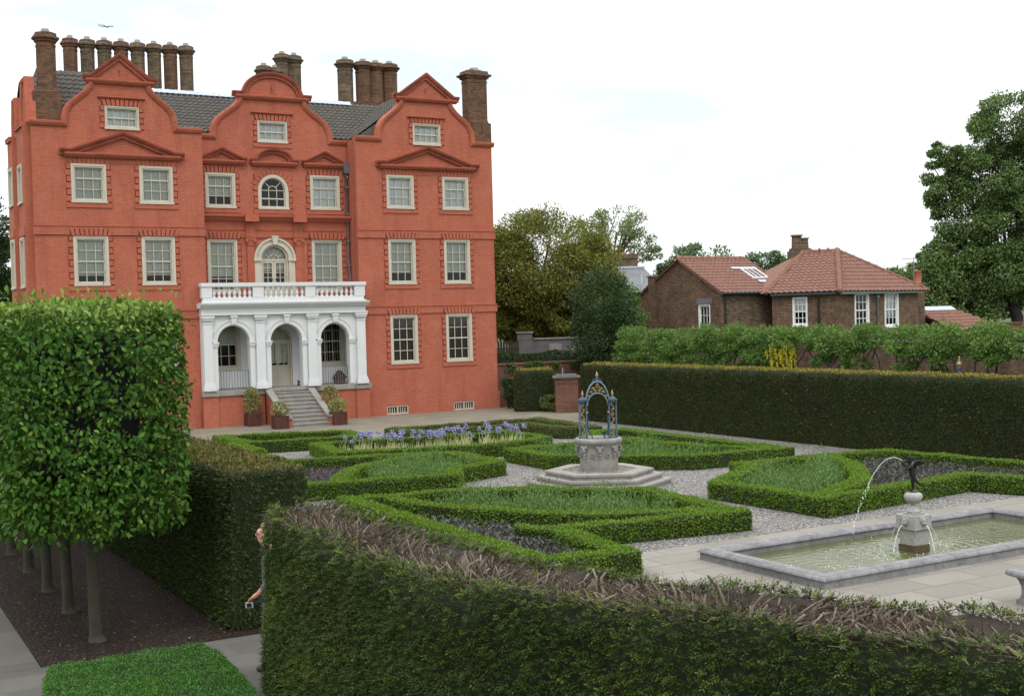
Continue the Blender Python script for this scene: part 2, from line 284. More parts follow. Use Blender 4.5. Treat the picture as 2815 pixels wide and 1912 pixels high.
# ------------------------------------------------------------ builders
class MB:
    def __init__(s): s.v = []; s.f = []; s.m = []; s.sm = []; s.frame()
    def frame(s, o=(0, 0, 0), a=(1, 0, 0), b=(0, 1, 0), c=(0, 0, 1)):
        s.o, s.a, s.b, s.c = Vector(o), Vector(a), Vector(b), Vector(c); return s
    def P(s, p): return s.o + s.a * p[0] + s.b * p[1] + s.c * p[2]
    def add(s, vs_, fs, mi=0, smooth=False):
        n = len(s.v); s.v += [tuple(s.P(p)) for p in vs_]
        s.f += [tuple(i + n for i in f) for f in fs]; s.m += [mi] * len(fs); s.sm += [smooth] * len(fs); return s
    def box(s, x0, x1, y0, y1, z0, z1, mi=0, taper=0.0):
        t = taper
        return s.add([(x0, y0, z0), (x1, y0, z0), (x1, y1, z0), (x0, y1, z0), (x0 + t, y0 + t, z1), (x1 - t, y0 + t, z1), (x1 - t, y1 - t, z1), (x0 + t, y1 - t, z1)],
                     [(0, 3, 2, 1), (4, 5, 6, 7), (0, 1, 5, 4), (1, 2, 6, 5), (2, 3, 7, 6), (3, 0, 4, 7)], mi)
    def prism(s, pts, z0, z1, mi=0):            # pts in a-b plane, along c
        n = len(pts)
        tri = tessellate_polygon([[Vector((p[0], p[1], 0)) for p in pts]])
        s.add([(p[0], p[1], z0) for p in pts] + [(p[0], p[1], z1) for p in pts],
              [tuple(t) for t in tri] + [tuple(i + n for i in t) for t in tri] + [(i, (i + 1) % n, n + (i + 1) % n, n + i) for i in range(n)], mi)
        return s
    def plate(s, outer, holes, c0, c1, mi=0, back=True):
        loops = [outer] + holes
        flat = [p for l in loops for p in l]; n = len(flat)
        tri = tessellate_polygon([[Vector((p[0], p[1], 0)) for p in l] for l in loops])
        fs = [tuple(t) for t in tri]
        if back: fs += [tuple(i + n for i in t) for t in tri]
        k = 0
        for l in loops:
            m = len(l)
            fs += [(k + i, k + (i + 1) % m, n + k + (i + 1) % m, n + k + i) for i in range(m)]; k += m
        return s.add([(p[0], p[1], c0) for p in flat] + [(p[0], p[1], c1) for p in flat], fs, mi)
    def sweep(s, path, prof, closed=False, mi=0, caps=True):
        """path in the a-b plane; prof = [(n, c)] n along the left normal of the path."""
        P_ = [Vector((p[0], p[1])) for p in path]; n = len(P_); k = len(prof); vs_ = []
        for i, p in enumerate(P_):
            d0 = (p - P_[i - 1]) if (i > 0 or closed) else (P_[1] - p)
            d1 = (P_[(i + 1) % n] - p) if (i < n - 1 or closed) else d0
            d0 = d0.normalized(); d1 = d1.normalized()
            n0 = Vector((-d0.y, d0.x)); n1 = Vector((-d1.y, d1.x)); m_ = n0 + n1
            if m_.length < 1e-6: m_ = n0
            m_ = m_.normalized(); sc = 1 / max(0.35, m_.dot(n0))
            for q in prof: vs_.append((p.x + m_.x * q[0] * sc, p.y + m_.y * q[0] * sc, q[1]))
        fs = []
        for i in range(n if closed else n - 1):
            j = (i + 1) % n
            for q in range(k): fs.append((i * k + q, i * k + (q + 1) % k, j * k + (q + 1) % k, j * k + q))
        if not closed and caps: fs += [tuple(range(k)), tuple((n - 1) * k + q for q in range(k))]
        return s.add(vs_, fs, mi)
    def tube(s, pts, rad, n=6, mi=0, caps=True, smooth=True):
        pts = [Vector(p) for p in pts]
        if not hasattr(rad, '__len__'): rad = [rad] * len(pts)
        vs_, fs = [], []; ref = None
        for i, p in enumerate(pts):
            d = (pts[min(i + 1, len(pts) - 1)] - pts[max(i - 1, 0)]).normalized()
            if ref is None: ref = d.orthogonal().normalized()
            ref = (ref - d * ref.dot(d))
            ref = ref.normalized() if ref.length > 1e-5 else d.orthogonal().normalized()
            bb = d.cross(ref)
            for k in range(n):
                a = 2 * math.pi * k / n; vs_.append(p + (ref * math.cos(a) + bb * math.sin(a)) * rad[i])
        for i in range(len(pts) - 1):
            for k in range(n): fs.append((i * n + k, i * n + (k + 1) % n, (i + 1) * n + (k + 1) % n, (i + 1) * n + k))
        if caps: fs += [tuple(range(n)), tuple((len(pts) - 1) * n + k for k in range(n))]
        return s.add(vs_, fs, mi, smooth)
    def lathe(s, prof, cen=(0, 0), n=20, mi=0, lobes=0, lobeamp=0.0, a0=0.0, smooth=True):
        vs_, fs = [], []
        for r_, z in prof:
            for k in range(n):
                a = a0 + 2 * math.pi * k / n; rr = r_ * (1 + lobeamp * (abs(math.cos(a * lobes / 2)) - .6)) if lobes else r_
                vs_.append((cen[0] + rr * math.cos(a), cen[1] + rr * math.sin(a), z))
        for i in range(len(prof) - 1):
            for k in range(n): fs.append((i * n + k, i * n + (k + 1) % n, (i + 1) * n + (k + 1) % n, (i + 1) * n + k))
        fs += [tuple(range(n)), tuple((len(prof) - 1) * n + k for k in range(n))]
        return s.add(vs_, fs, mi, smooth)
    def ball(s, c, r, n=8, mi=0):
        rr = r if hasattr(r, '__len__') else (r, r, r); vs_, fs = [], []
        for i in range(n + 1):
            t = math.pi * i / n
            for k in range(n * 2 - 2):
                a = 2 * math.pi * k / (n * 2 - 2); vs_.append((c[0] + rr[0] * math.sin(t) * math.cos(a), c[1] + rr[1] * math.sin(t) * math.sin(a), c[2] + rr[2] * math.cos(t)))
        q = n * 2 - 2
        for i in range(n):
            for k in range(q): fs.append((i * q + k, i * q + (k + 1) % q, (i + 1) * q + (k + 1) % q, (i + 1) * q + k))
        return s.add(vs_, fs, mi, True)
    def build(s, name, mats, parent=None, org=None):
        me = bpy.data.meshes.new(name)
        if org is None: org = ORG.get(parent, (0, 0, 0)) if parent is not None else (0, 0, 0)
        o_ = Vector(org)
        me.from_pydata([tuple(Vector(v) - o_) for v in s.v], [], s.f)
        mats = mats if isinstance(mats, (list, tuple)) else [mats]
        for k in mats: me.materials.append(MT[k])
        me.polygons.foreach_set('material_index', s.m); me.polygons.foreach_set('use_smooth', s.sm)
        me.update()
        o = bpy.data.objects.new(name, me); COL.objects.link(o)
        if parent is not None: o.parent = parent; ORG[o] = tuple(org)
        else: o.location = org; ORG[o] = tuple(org)
        return o
ORG = {}
def tag(o, label, cat, group=None, kind=None):
    if label: o['label'] = label
    if cat: o['category'] = cat
    if group: o['group'] = group
    if kind: o['kind'] = kind
    return o
def thing(name, loc, label, cat, group=None):
    o = bpy.data.objects.new(name, None); COL.objects.link(o); o.location = loc; o.empty_display_size = 0.2
    ORG[o] = tuple(loc); return tag(o, label, cat, group)
def struct(o): o['kind'] = 'structure'; return o
rng = np.random.default_rng(7); random.seed(7)

# ---- leaves: arrays of positions/normals -> one mesh
def orient(nrm, upbias=0.0, spread=0.7):
    n = len(nrm)
    d = nrm + rng.normal(0, spread, (n, 3)); d[:, 2] += upbias
    return d / np.linalg.norm(d, axis=1, keepdims=True)
def leaf_mesh(name, pts, tip, nrm, L, Wd, mats, parent=None, org=None, fold=0.18, mi=None, shape=6):
    """pts base, tip direction, leaf-face normal; L, Wd arrays or scalars."""
    n = len(pts); L = np.broadcast_to(np.asarray(L, float), (n,))[:, None]; Wd = np.broadcast_to(np.asarray(Wd, float), (n,))[:, None]
    t = tip / np.linalg.norm(tip, axis=1, keepdims=True)
    s = np.cross(nrm, t); ln = np.linalg.norm(s, axis=1, keepdims=True); bad = ln[:, 0] < 1e-4
    s[bad] = np.cross(t[bad], [0.3, 0.5, 0.8]); s /= np.linalg.norm(s, axis=1, keepdims=True)
    m = np.cross(t, s)
    if shape == 4:
        V = np.stack([pts, pts + t * L * .5 + s * Wd * .5 + m * Wd * fold, pts + t * L, pts + t * L * .5 - s * Wd * .5 + m * Wd * fold], 1)
        F = [[0, 1, 2, 3]]
    else:
        V = np.stack([pts, pts + t * L * .33 + s * Wd * .5 + m * Wd * fold, pts + t * L * .7 + s * Wd * .36 + m * Wd * fold, pts + t * L,
                      pts + t * L * .7 - s * Wd * .36 + m * Wd * fold, pts + t * L * .33 - s * Wd * .5 + m * Wd * fold], 1)
        F = [[0, 1, 2, 3], [0, 3, 4, 5]]
    k = V.shape[1]; F = np.array(F)
    faces = (np.arange(n)[:, None, None] * k + F[None]).reshape(-1, 4)
    if org is None: org = ORG.get(parent, (0, 0, 0)) if parent is not None else (0, 0, 0)
    V = V.reshape(-1, 3) - np.array(org)
    me = bpy.data.meshes.new(name); me.vertices.add(len(V)); me.vertices.foreach_set('co', V.ravel())
    me.loops.add(faces.size); me.loops.foreach_set('vertex_index', faces.ravel().astype(np.int32))
    me.polygons.add(len(faces)); me.polygons.foreach_set('loop_start', np.arange(0, faces.size, 4, dtype=np.int32))
    try: me.polygons.foreach_set('loop_total', np.full(len(faces), 4, np.int32))
    except Exception: pass
    mats = mats if isinstance(mats, (list, tuple)) else [mats]
    for q in mats: me.materials.append(MT[q])
    if mi is not None: me.polygons.foreach_set('material_index', np.repeat(mi, len(F)).astype(np.int32))
    me.update(calc_edges=True); me.validate()
    o = bpy.data.objects.new(name, me); COL.objects.link(o); ORG[o] = tuple(org)
    if parent is not None: o.parent = parent
    else: o.location = org
    return o
def sample(V, F, dens):
    """points + normals over faces (triangulated fan)."""
    V = np.asarray(V, float); P_, N_ = [], []
    for f in F:
        for i in range(1, len(f) - 1):
            a, b, c = V[f[0]], V[f[i]], V[f[i + 1]]; cr_ = np.cross(b - a, c - a); A = np.linalg.norm(cr_) / 2
            k = rng.poisson(A * dens)
            if k == 0 or A < 1e-9: continue
            u = rng.random((k, 2)); fl = u.sum(1) > 1; u[fl] = 1 - u[fl]
            P_.append(a + u[:, :1] * (b - a) + u[:, 1:] * (c - a)); N_.append(np.tile(cr_ / (2 * A), (k, 1)))
    if not P_: return np.zeros((0, 3)), np.zeros((0, 3))
    return np.concatenate(P_), np.concatenate(N_)
def inpoly(pts, poly):
    x, y = pts[:, 0], pts[:, 1]; c = np.zeros(len(pts), bool); j = len(poly) - 1
    for i in range(len(poly)):
        xi, yi = poly[i]; xj, yj = poly[j]
        if yi != yj: c ^= ((yi > y) != (yj > y)) & (x < (xj - xi) * (y - yi) / (yj - yi) + xi)
        j = i
    return c
def polypts(poly, dens):
    p = np.array(poly); lo, hi = p.min(0), p.max(0); k = int(np.prod(hi - lo) * dens)
    q = lo + rng.random((k, 2)) * (hi - lo); return q[inpoly(q, poly)]
#@@PART2
# ============================================================ setting
def sheet(name, poly, z, mat):
    mb = MB(); n = len(poly); tri = tessellate_polygon([[Vector((p[0], p[1], 0)) for p in poly]])
    mb.add([(p[0], p[1], z) for p in poly], [tuple(t) for t in tri]); return struct(mb.build(name, mat))
sheet('ground', [(-2500, -1500), (3500, -1500), (3500, 4500), (-2500, 4500)], -0.012, 'lawn')
sheet('gravel_path', [(-1.6, -9.3), (19.4, -9.3), (19.4, -48), (-1.6, -48)], 0.0, 'pebble')
sheet('terrace', [(-12, 0.6), (24, 0.6), (24, -9.3), (-12, -9.3)], 0.004, 'terrace')
sheet('paved_path', [(2.6, -33.0), (19.4, -32.9), (19.4, -48), (0.5, -48)], 0.008, 'flag')
sheet('hedge_path', [(-12, -34.45), (-0.4, -34.45), (-0.4, -42), (-12, -42)], 0.004, 'shadeflag')
sheet('side_path', [(-9.5, -20), (-5.35, -20), (-5.55, -34.45), (-9.5, -34.45)], 0.006, 'shadeflag')
sheet('mulch_bed', [(-5.35, -16), (-1.0, -16), (-1.0, -34.45), (-5.55, -34.45)], 0.010, 'mulch')

# ============================================================ mansion
HX = (10.2, 0, 0)
house = thing('brick_mansion', HX, 'large red painted brick mansion with three curved gables and a white arched porch', 'mansion')
FR = dict(o=(0, 0, 0), a=(1, 0, 0), b=(0, 0, 1), c=(0, -1, 0))
def at_y(y): return dict(FR, o=(0, y, 0))
def rect(x0, x1, z0, z1): return [(x0, z0), (x1, z0), (x1, z1), (x0, z1)]
def archpts(cx, hw, z0, zs, rise, n=14):
    p = [(cx - hw, z0), (cx + hw, z0)]
    return p + [(cx + hw * math.cos(math.pi * i / n), zs + rise * math.sin(math.pi * i / n)) for i in range(n + 1)]

def surround(F, x0, x1, z0, z1, par, flat=True, apron=True, d=0.03):
    """gauged brick blocks either side, flat arch above, apron below"""
    b = MB().frame(**F); sw = 0.2; h = z1 - z0; n = max(4, round(h / 0.26)); st = h / n
    for sx in (-1, 1):
        for i in range(n):
            w_ = sw if i % 2 == 0 else sw - 0.05
            xa, xb = (x0 - w_, x0 - 0.002) if sx < 0 else (x1 + 0.002, x1 + w_)
            b.box(xa, xb, z0 + i * st + 0.045, z0 + (i + 1) * st, 0.0, d + 0.006 * (i % 2), 0)
        xa, xb = (x0 - sw + 0.02, x0 - 0.02) if sx < 0 else (x1 + 0.02, x1 + sw - 0.02)
        b.box(xa, xb, z0 + 0.01, z1 - 0.005, -0.01, 0.008, 1)
    if flat:
        fb = (.056 if F is FR else .091) if (4.4 < z1 < 4.6 or 7.85 < z1 < 7.95) else 0.0; d += fb
        k = 9; xa, xb = x0 - 0.08, x1 + 0.08; hh = 0.27
        b.box(xa - .03, xb + .03, z1 + 0.006, z1 + hh, -0.01, fb + 0.01, 1)
        for i in range(k):
            u0 = xa + (xb - xa) * i / k + 0.04; u1 = xa + (xb - xa) * (i + 1) / k - 0.0; cxm = (xa + xb) / 2
            s0 = 1 + 0.10; g = lambda u: cxm + (u - cxm) * s0
            b.prism([(u0, z1 + 0.004), (u1, z1 + 0.004), (g(u1), z1 + hh), (g(u0), z1 + hh)], 0.0, d + 0.012, 0)
        d -= fb
    if apron:
        b.box(x0 - sw, x1 + sw, z0 - 0.2, z0 - 0.025, 0.0, d + 0.01, 0)
    return b.build('brick_surround', ['trim', 'groove'], par)

def window(cx, z0, z1, w_, cols, rows, meet, blind=1.0, bm='blind', F=FR, flat=True, apron=True, sur=True, bord=0.15, arch=False, sashw=0.045, barred=False, rec=0.09, par=None, fm='frame'):
    x0, x1 = cx - w_ / 2, cx + w_ / 2
    b = MB().frame(**F)
    if arch:
        hw = w_ / 2; zs = z1 - hw
        outp = archpts(cx, hw - 0.003, z0 + 0.003, zs, hw - 0.003); inp = archpts(cx, hw - bord, z0 + 0.10, zs, hw - bord)
        b.plate(outp, [inp[::-1]], -rec - 0.05, 0.02)
        b.box(x0 - 0.02, x1 + 0.02, z0 - 0.005, z0 + 0.06, 0.021, 0.06)
    else:
        b.plate(rect(x0 + 0.003, x1 - 0.003, z0 + 0.003, z1 - 0.003), [rect(x0 + bord, x1 - bord, z0 + 0.10, z1 - bord)[::-1]], -rec - 0.05, 0.02)
        b.plate(rect(x0 + 0.01, x1 - 0.01, z0 + 0.07, z1 - 0.01), [rect(x0 + bord - 0.055, x1 - bord + 0.055, z0 + 0.10, z1 - bord + 0.055)[::-1]], 0.021, 0.045)
        b.box(x0 - 0.02, x1 + 0.02, z0 - 0.01, z0 + 0.065, 0.021, 0.07)
    b.box(x0 - 0.1, x1 + 0.1, z0 - 0.1, z1 + 0.1, -0.62, -0.60, 1)
    wn = b.build('window', [fm, 'dark'], par or house)
    gx0, gx1, gz0, gz1 = x0 + bord, x1 - bord, z0 + 0.10, z1 - bord
    s = MB().frame(**F); sb = 0.014
    c0, c1 = -rec - 0.02, -rec + 0.012
    mz = gz0 + (gz1 - gz0) * meet / rows
    if not arch:
        s.plate(rect(gx0 + .002, gx1 - .002, gz0 + .002, gz1 - .002), [rect(gx0 + sashw, gx1 - sashw, gz0 + sashw + 0.02, gz1 - sashw)[::-1]], c0 - 0.02, c1)
    for i in range(1, cols):
        x = gx0 + (gx1 - gx0) * i / cols; zt = gz1 if not arch else gz1 - (gx1 - gx0) * 0.5
        s.box(x - sb, x + sb, gz0 + 0.01, zt - 0.01, c0, c1 - 0.004)
    zt = gz1 if not arch else gz1 - (gx1 - gx0) * 0.5
    for i in range(1, rows if not arch else rows + 1):
        z = gz0 + (zt - gz0) * i / rows; e = 0.028 if i == meet else sb
        s.box(gx0 + 0.01, gx1 - 0.01, z - e, z + e, c0 + 0.001, c1 + (0.012 if i == meet else 0))
    if arch:
        rr = (gx1 - gx0) / 2
        for a in (45, 90, 135) if rows < 4 else (30, 60, 90, 120, 150):
            ca, sa = math.cos(R(a)), math.sin(R(a)); r1_ = rr * 0.36
            if a == 90 and rows < 4: continue
            s.prism([(cx + ca * r1_ - sa * sb, zt + sa * r1_ + ca * sb), (cx + ca * r1_ + sa * sb, zt + sa * r1_ - ca * sb), (cx + ca * rr + sa * sb, zt + sa * rr - ca * sb), (cx + ca * rr - sa * sb, zt + sa * rr + ca * sb)], c0, c1)
        s.sweep([(cx + rr * .36 * math.cos(math.pi * i / 10), zt + rr * .36 * math.sin(math.pi * i / 10)) for i in range(11)], [(-sb, c0 + .003), (sb, c0 + .003), (sb, c1 + .003), (-sb, c1 + .003)])
        s.sweep(archpts(cx, rr - 0.02, gz0 + 0.02, zt, rr - 0.02), [(-0.02, c0), (0.02, c0), (0.02, c1), (-0.02, c1)], closed=True)
    s.build('sash', fm, wn)
    g = MB().frame(**F); g.add([(gx0, gz0, -rec - 0.012), (gx1, gz0, -rec - 0.012), (gx1, zt, -rec - 0.012), (gx0, zt, -rec - 0.012)], [(0, 1, 2, 3)])
    if arch:
        rr = (gx1 - gx0) / 2; ap = [(cx + rr * math.cos(math.pi * i / 12), zt + rr * math.sin(math.pi * i / 12), -rec - 0.012) for i in range(13)]
        g.add(ap, [tuple(range(13))])
    g.build('glass', 'glass', wn)
    if blind > 0:
        bl = MB().frame(**F); zb = gz1 - (gz1 - gz0) * blind
        k = 6; vs_ = []; fs = []
        for i in range(k + 1):
            x = gx0 - 0.02 + (gx1 - gx0 + 0.04) * i / k; o_ = 0.012 * (i % 2) * random.random()
            vs_ += [(x, zb, -rec - 0.10 + o_), (x, gz1 + 0.05, -rec - 0.085 + o_)]
        for i in range(k): fs.append((2 * i, 2 * i + 2, 2 * i + 3, 2 * i + 1))
        bl.add(vs_, fs); bl.box(gx0, gx1, zb - 0.012, zb + 0.012, -rec - 0.105, -rec - 0.08)
        bl.build('blind', bm, wn)
    if barred:
        ib = MB().frame(**F)
        for i in range(1, 9): x = gx0 + (gx1 - gx0) * i / 9; ib.box(x - 0.008, x + 0.008, gz0, gz1, -rec - 0.075, -rec - 0.06)
        ib.build('bars', 'frame', wn)
    if sur: surround(F, x0, x1, z0, z1, wn, flat, apron)
    return wn

def scroll(cx, top_hw, bot_hw, zb, zt, sgn):
    dx = bot_hw - top_hw; h = zt - zb
    q = [(1.0, 0), (0.985, .14), (0.93, .30), (0.80, .46), (0.60, .58), (0.40, .68), (0.22, .78), (0.08, .89), (0.0, 1.0)]
    return [(cx + sgn * (top_hw + dx * a), zb + h * b_) for a, b_ in q]
def pediment(F, cx, hw, zb, zt, seg=False, par=None, proj=0.26, name='pediment', bandh=0.12, thick=0.2):
    """moulded base cornice and raking (or curved) cornice round a recessed field"""
    b = MB().frame(**F)
    prof = [(0, 0), (0, proj * .55), (bandh * .35, proj * .6), (bandh * .5, proj * .85), (bandh, proj), (bandh + 0.05, proj), (bandh + 0.05, 0)]
    b.sweep([(cx - hw * .93, zb), (cx + hw * .93, zb)], prof)
    z1 = zb + bandh + 0.052
    p2 = [(-thick, 0.0), (-thick, proj * .45), (-thick * .62, proj * .5), (-thick * .5, proj * .8), (-thick * .22, proj * 1.04), (0, proj * 1.1), (0, 0.0)]
    if seg:
        aw = hw * 0.76; rise = zt - z1
        path = [(cx + hw, z1 + thick * .55), (cx + aw * 1.02, z1 + thick * .55)] + [(cx + aw * math.cos(t), z1 + 0.06 + (rise - 0.06) * math.sin(t)) for t in [math.pi * i / 20 for i in range(2, 19)]] + [(cx - aw * 1.02, z1 + thick * .55), (cx - hw, z1 + thick * .55)]
        path = path[::-1]
    else:
        e = hw * 0.16
        path = [(cx - hw, z1 + thick * .6), (cx - hw + e, z1 + thick * .6), (cx, zt), (cx + hw - e, z1 + thick * .6), (cx + hw, z1 + thick * .6)]
    b.sweep(path, p2, mi=1)
    b.build(name, ['trim', 'trimw'], par or house)
    return path

def gable_wing(x0, x1, cx, y, hole_list, bot_hw, top_hw, zpar, zsc, corb_hw, zapex, seg=False):
    F = at_y(y)
    L_ = scroll(cx, top_hw, bot_hw, zpar, zsc, -1); Rr = scroll(cx, top_hw, bot_hw, zpar, zsc, 1)
    outer = [(x0, 0), (x1, 0), (x1, zpar)] + Rr + L_[::-1] + [(x0, zpar)]
    b = MB().frame(**F); b.plate(outer, [h[::-1] for h in hole_list], -0.34, 0.0); b.build('wall', 'red', house)
    cpr = [(-0.15, 0.0), (-0.15, 0.05), (-0.10, 0.09), (-0.03, 0.13), (0.05, 0.14), (0.07, 0.10), (0.07, -0.36), (0.0, -0.36), (0.0, 0.0)]
    c = MB().frame(**F)
    c.sweep([(x0 - (0.09 if x0 < 1 else 0), zpar)] + [(L_[0][0], zpar)] + L_[1:], cpr)
    c.build('gable_coping', 'trim', house); c = MB().frame(**F)
    c.sweep(Rr[::-1][:-1] + [(Rr[0][0], zpar), (x1 + (0.09 if x1 > 15 else 0), zpar)], cpr)
    c.build('gable_coping', 'trim', house)
    # top pediment with a field behind it
    t = MB().frame(**F)
    if seg: t.prism([(cx - corb_hw * .72, zsc)] + [(cx + s * corb_hw * .72, zsc) for s in (1,)] + [(cx + corb_hw * .72 * math.cos(math.pi * i / 16), zsc + (zapex - zsc - .06) * math.sin(math.pi * i / 16)) for i in range(1, 16)], -0.32, 0.004)
    else: t.prism([(cx - corb_hw * .86, zsc), (cx + corb_hw * .86, zsc), (cx, zapex - 0.06)], -0.32, 0.004)
    # iron tie in the shape of an S
    t.build('gable_field', 'red', house)
    pediment(F, cx, corb_hw, zsc - 0.02, zapex, seg, proj=0.2, name='gable_pediment', thick=0.24)
    zc = zsc + (zapex - zsc) * .38
    sp_ = [(cx + 0.045 * math.cos(a), -0.035 + y * 0, zc + 0.055 + 0.05 * math.sin(a)) for a in [R(k) for k in range(20, 271, 25)]]
    sp_ += [(cx + 0.045 * math.cos(a), -0.035, zc - 0.05 + 0.05 * math.sin(a)) for a in [R(k) for k in range(65, -171, -25)]]
    st_ = MB(); st_.tube([(p[0], y - 0.03, p[2]) for p in sp_], 0.010, 5); st_.build('iron_tie', 'leadpipe', house)

# wings and centre
WL = [2.08, 4.72]; WR = [15.58, 18.37]; WC = [7.66, 10.0, 12.38]
def whole(cxs, extra): return [rect(c - .68, c + .68, a, b_) for c in cxs for a, b_ in extra]
gable_wing(0, 6.65, 3.4, 0, whole(WL, [(2.28, 4.5), (5.93, 7.9), (9.21, 10.74)]) + [rect(2.77, 4.12, 12.15, 13.07)], 2.2, 1.12, 12.30, 13.95, 1.44, 15.2)
gable_wing(13.48, 20.35, 16.98, 0, whole(WR, [(2.28, 4.5), (5.86, 7.9), (9.25, 10.76)]) + [rect(16.28, 17.68, 12.15, 13.12), rect(14.62, 15.68, .02, .42), rect(17.98, 19.05, .02, .42)], 2.4, 1.22, 12.36, 14.12, 1.66, 15.42)
# centre: upper red wall with holes; lower porch wall in pale paint
F1 = at_y(1.0)
L_ = scroll(10.06, 1.42, 2.66, 12.26, 13.9, -1); Rr = scroll(10.06, 1.42, 2.66, 12.26, 13.9, 1)
def door_hole(cx, hw, z0, zs): return archpts(cx, hw, z0, zs, hw)
gable_wing(6.66, 13.47, 10.06, 1.0, [rect(7.66 - .66, 7.66 + .66, 5.6, 7.9), rect(12.38 - .71, 12.38 + .71, 5.6, 7.91), rect(7.66 - .66, 7.66 + .66, 9.21, 10.7), archpts(10.0, .69, 9.2, 10.02, .69), rect(12.38 - .7, 12.38 + .7, 9.22, 10.74), rect(9.36, 10.71, 12.07, 13.01), door_hole(9.96, .62, 5.22, 7.02),
    rect(7.66 - .66, 7.66 + .66, 2.34, 4.5), rect(12.38 - .71, 12.38 + .71, 2.34, 4.5), door_hole(10.0, .62, 1.53, 3.5)], 2.66, 1.42, 12.26, 13.92, 1.78, 15.1, True)

b = MB()
b.box(6.64, 6.655, 0.36, 0.98, 0.0, 12.2); b.box(6.30, 6.65, 0.36, 0.66, 0.0, 12.2)
b.box(13.475, 13.49, 0.36, 0.98, 0.0, 12.3); b.box(13.48, 13.8, 0.36, 0.66, 0, 12.3)
b.box(20.02, 20.349, 0.345, 14, 0.0, 12.3)
b.box(1.35, 20.0, 13.7, 14.0, 0.0, 12.3)
b.box(0.0, 0.3, 0.345, 3.1, 0.0, 12.2); b.box(1.05, 1.35, 3.4, 14, 0.0, 12.2); b.box(0.0, 1.35, 3.1, 3.4, 0, 12.2)
b.build('wall', 'red', house)
# projecting bays on the left flank, with edge-on gables
def side_bay(x, y0, y1, ztop, zg, win):
    F = dict(o=(x, 0, 0), a=(0, -1, 0), b=(0, 0, 1), c=(-1, 0, 0))
    hl = [rect(-(win + .5), -(win - .5), z0, z1) for z0, z1 in ((2.3, 4.5), (5.9, 7.9), (9.2, 10.75))]
    m = MB().frame(**F)
    cy = (y0 + y1) / 2; hwid = (y1 - y0) / 2
    Ls = scroll(-cy, hwid * .55, hwid * .96, ztop, zg, -1); Rs = scroll(-cy, hwid * .55, hwid * .96, ztop, zg, 1)
    m.plate([(-y1, 0), (-y0, 0), (-y0, ztop), (-y1, ztop)], [h[::-1] for h in hl], -(0.0 - x) - 0.02, 0.0)
    m.build('wall', 'red', house)
    G = dict(F, o=(x + .26, 0, 0)); m = MB().frame(**G); m.plate([(-y1, ztop), (-y0, ztop)] + Rs + Ls[::-1], [], -.26, 0.0); m.build('gable_field', 'red', house)
    F_, F = F, G
    c = MB().frame(**F); cpr = [(-0.12, 0.0), (-0.1, 0.06), (0.0, 0.1), (0.05, 0.08), (0.05, -0.28), (0, -0.28), (0, 0)]
    c.sweep([(-y1, ztop + .05)] + Ls[1:] + [(-cy, zg)] + Rs[::-1][:-1] + [(-y0, ztop + .05)], cpr)
    c.build('gable_coping', 'trim', house); F = F_; c = MB().frame(**F); c.box(-y1, -y0, ztop - .12, ztop, .001, .08); c.box(-y1, -y0, ztop, ztop + .05, -.3, .1); c.build('parapet', 'trim', house); c = MB().frame(**F)
    c.sweep([(-y1, 7.93), (-y0 , 7.93)], [(0, 0), (0, .05), (.34, .05), (.36, 0)])
    c.build('string_course', 'trim', house); c = MB().frame(**F)
    c.sweep([(-y1, 4.55), (-y0 , 4.55)], [(0, 0), (0, .05), (.3, .05), (.32, 0)])
    c.build('string_course', 'trim', house)
    for z0, z1 in ((2.3, 4.5), (5.9, 7.9), (9.2, 10.75)): window(-win, z0, z1, 1.0, 3, 4, 2, 1.0, F=F, flat=False, apron=True, sur=False)
side_bay(-0.28, 0.34, 1.95, 12.25, 14.1, 1.25)
side_bay(-0.45, 1.96, 3.09, 11.9, 13.5, 2.5)

# windows
for c in WL:
    window(c, 9.21, 10.74, 1.36, 3, 3, 2)
    window(c, 5.93, 7.9, 1.36, 3, 4, 2, 0.82)
    window(c, 2.28, 4.5, 1.36, 3, 4, 2, 1.0, 'darkblind')
for c in WR:
    window(c, 9.25, 10.76, 1.36, 3, 3, 2, 1.0, 'paleblind')
    window(c, 5.86, 7.9, 1.36, 3, 4, 2, 0.75)
    window(c, 2.28, 4.5, 1.36, 3, 4, 2, 1.0, 'darkblind')
window(3.445, 12.15, 13.07, 1.35, 4, 2, 1, 1.0, 'paleblind', apron=False, bord=0.1)
window(16.98, 12.15, 13.12, 1.4, 4, 2, 1, 1.0, 'paleblind', apron=False, bord=0.1)
window(10.035, 12.07, 13.01, 1.35, 4, 2, 1, 1.0, 'paleblind', F=F1, apron=True, bord=0.1)
window(7.66, 9.21, 10.7, 1.32, 3, 3, 2, 0.63, F=F1)
window(12.38, 9.22, 10.74, 1.4, 3, 3, 2, 1.0, 'paleblind', F=F1)
window(10.0, 9.2, 10.71, 1.38, 3, 2, 1, 0, F=F1, arch=True, flat=False)
window(7.66, 5.6, 7.9, 1.32, 3, 4, 2, 0.70, F=F1)
window(12.38, 5.6, 7.91, 1.42, 3, 4, 2, 1.0, F=F1)
window(7.66, 2.34, 4.5, 1.32, 3, 4, 2, 0.5, F=F1, sur=False)
window(12.38, 2.34, 4.5, 1.42, 3, 4, 2, 0, F=F1, sur=False, barred=True)
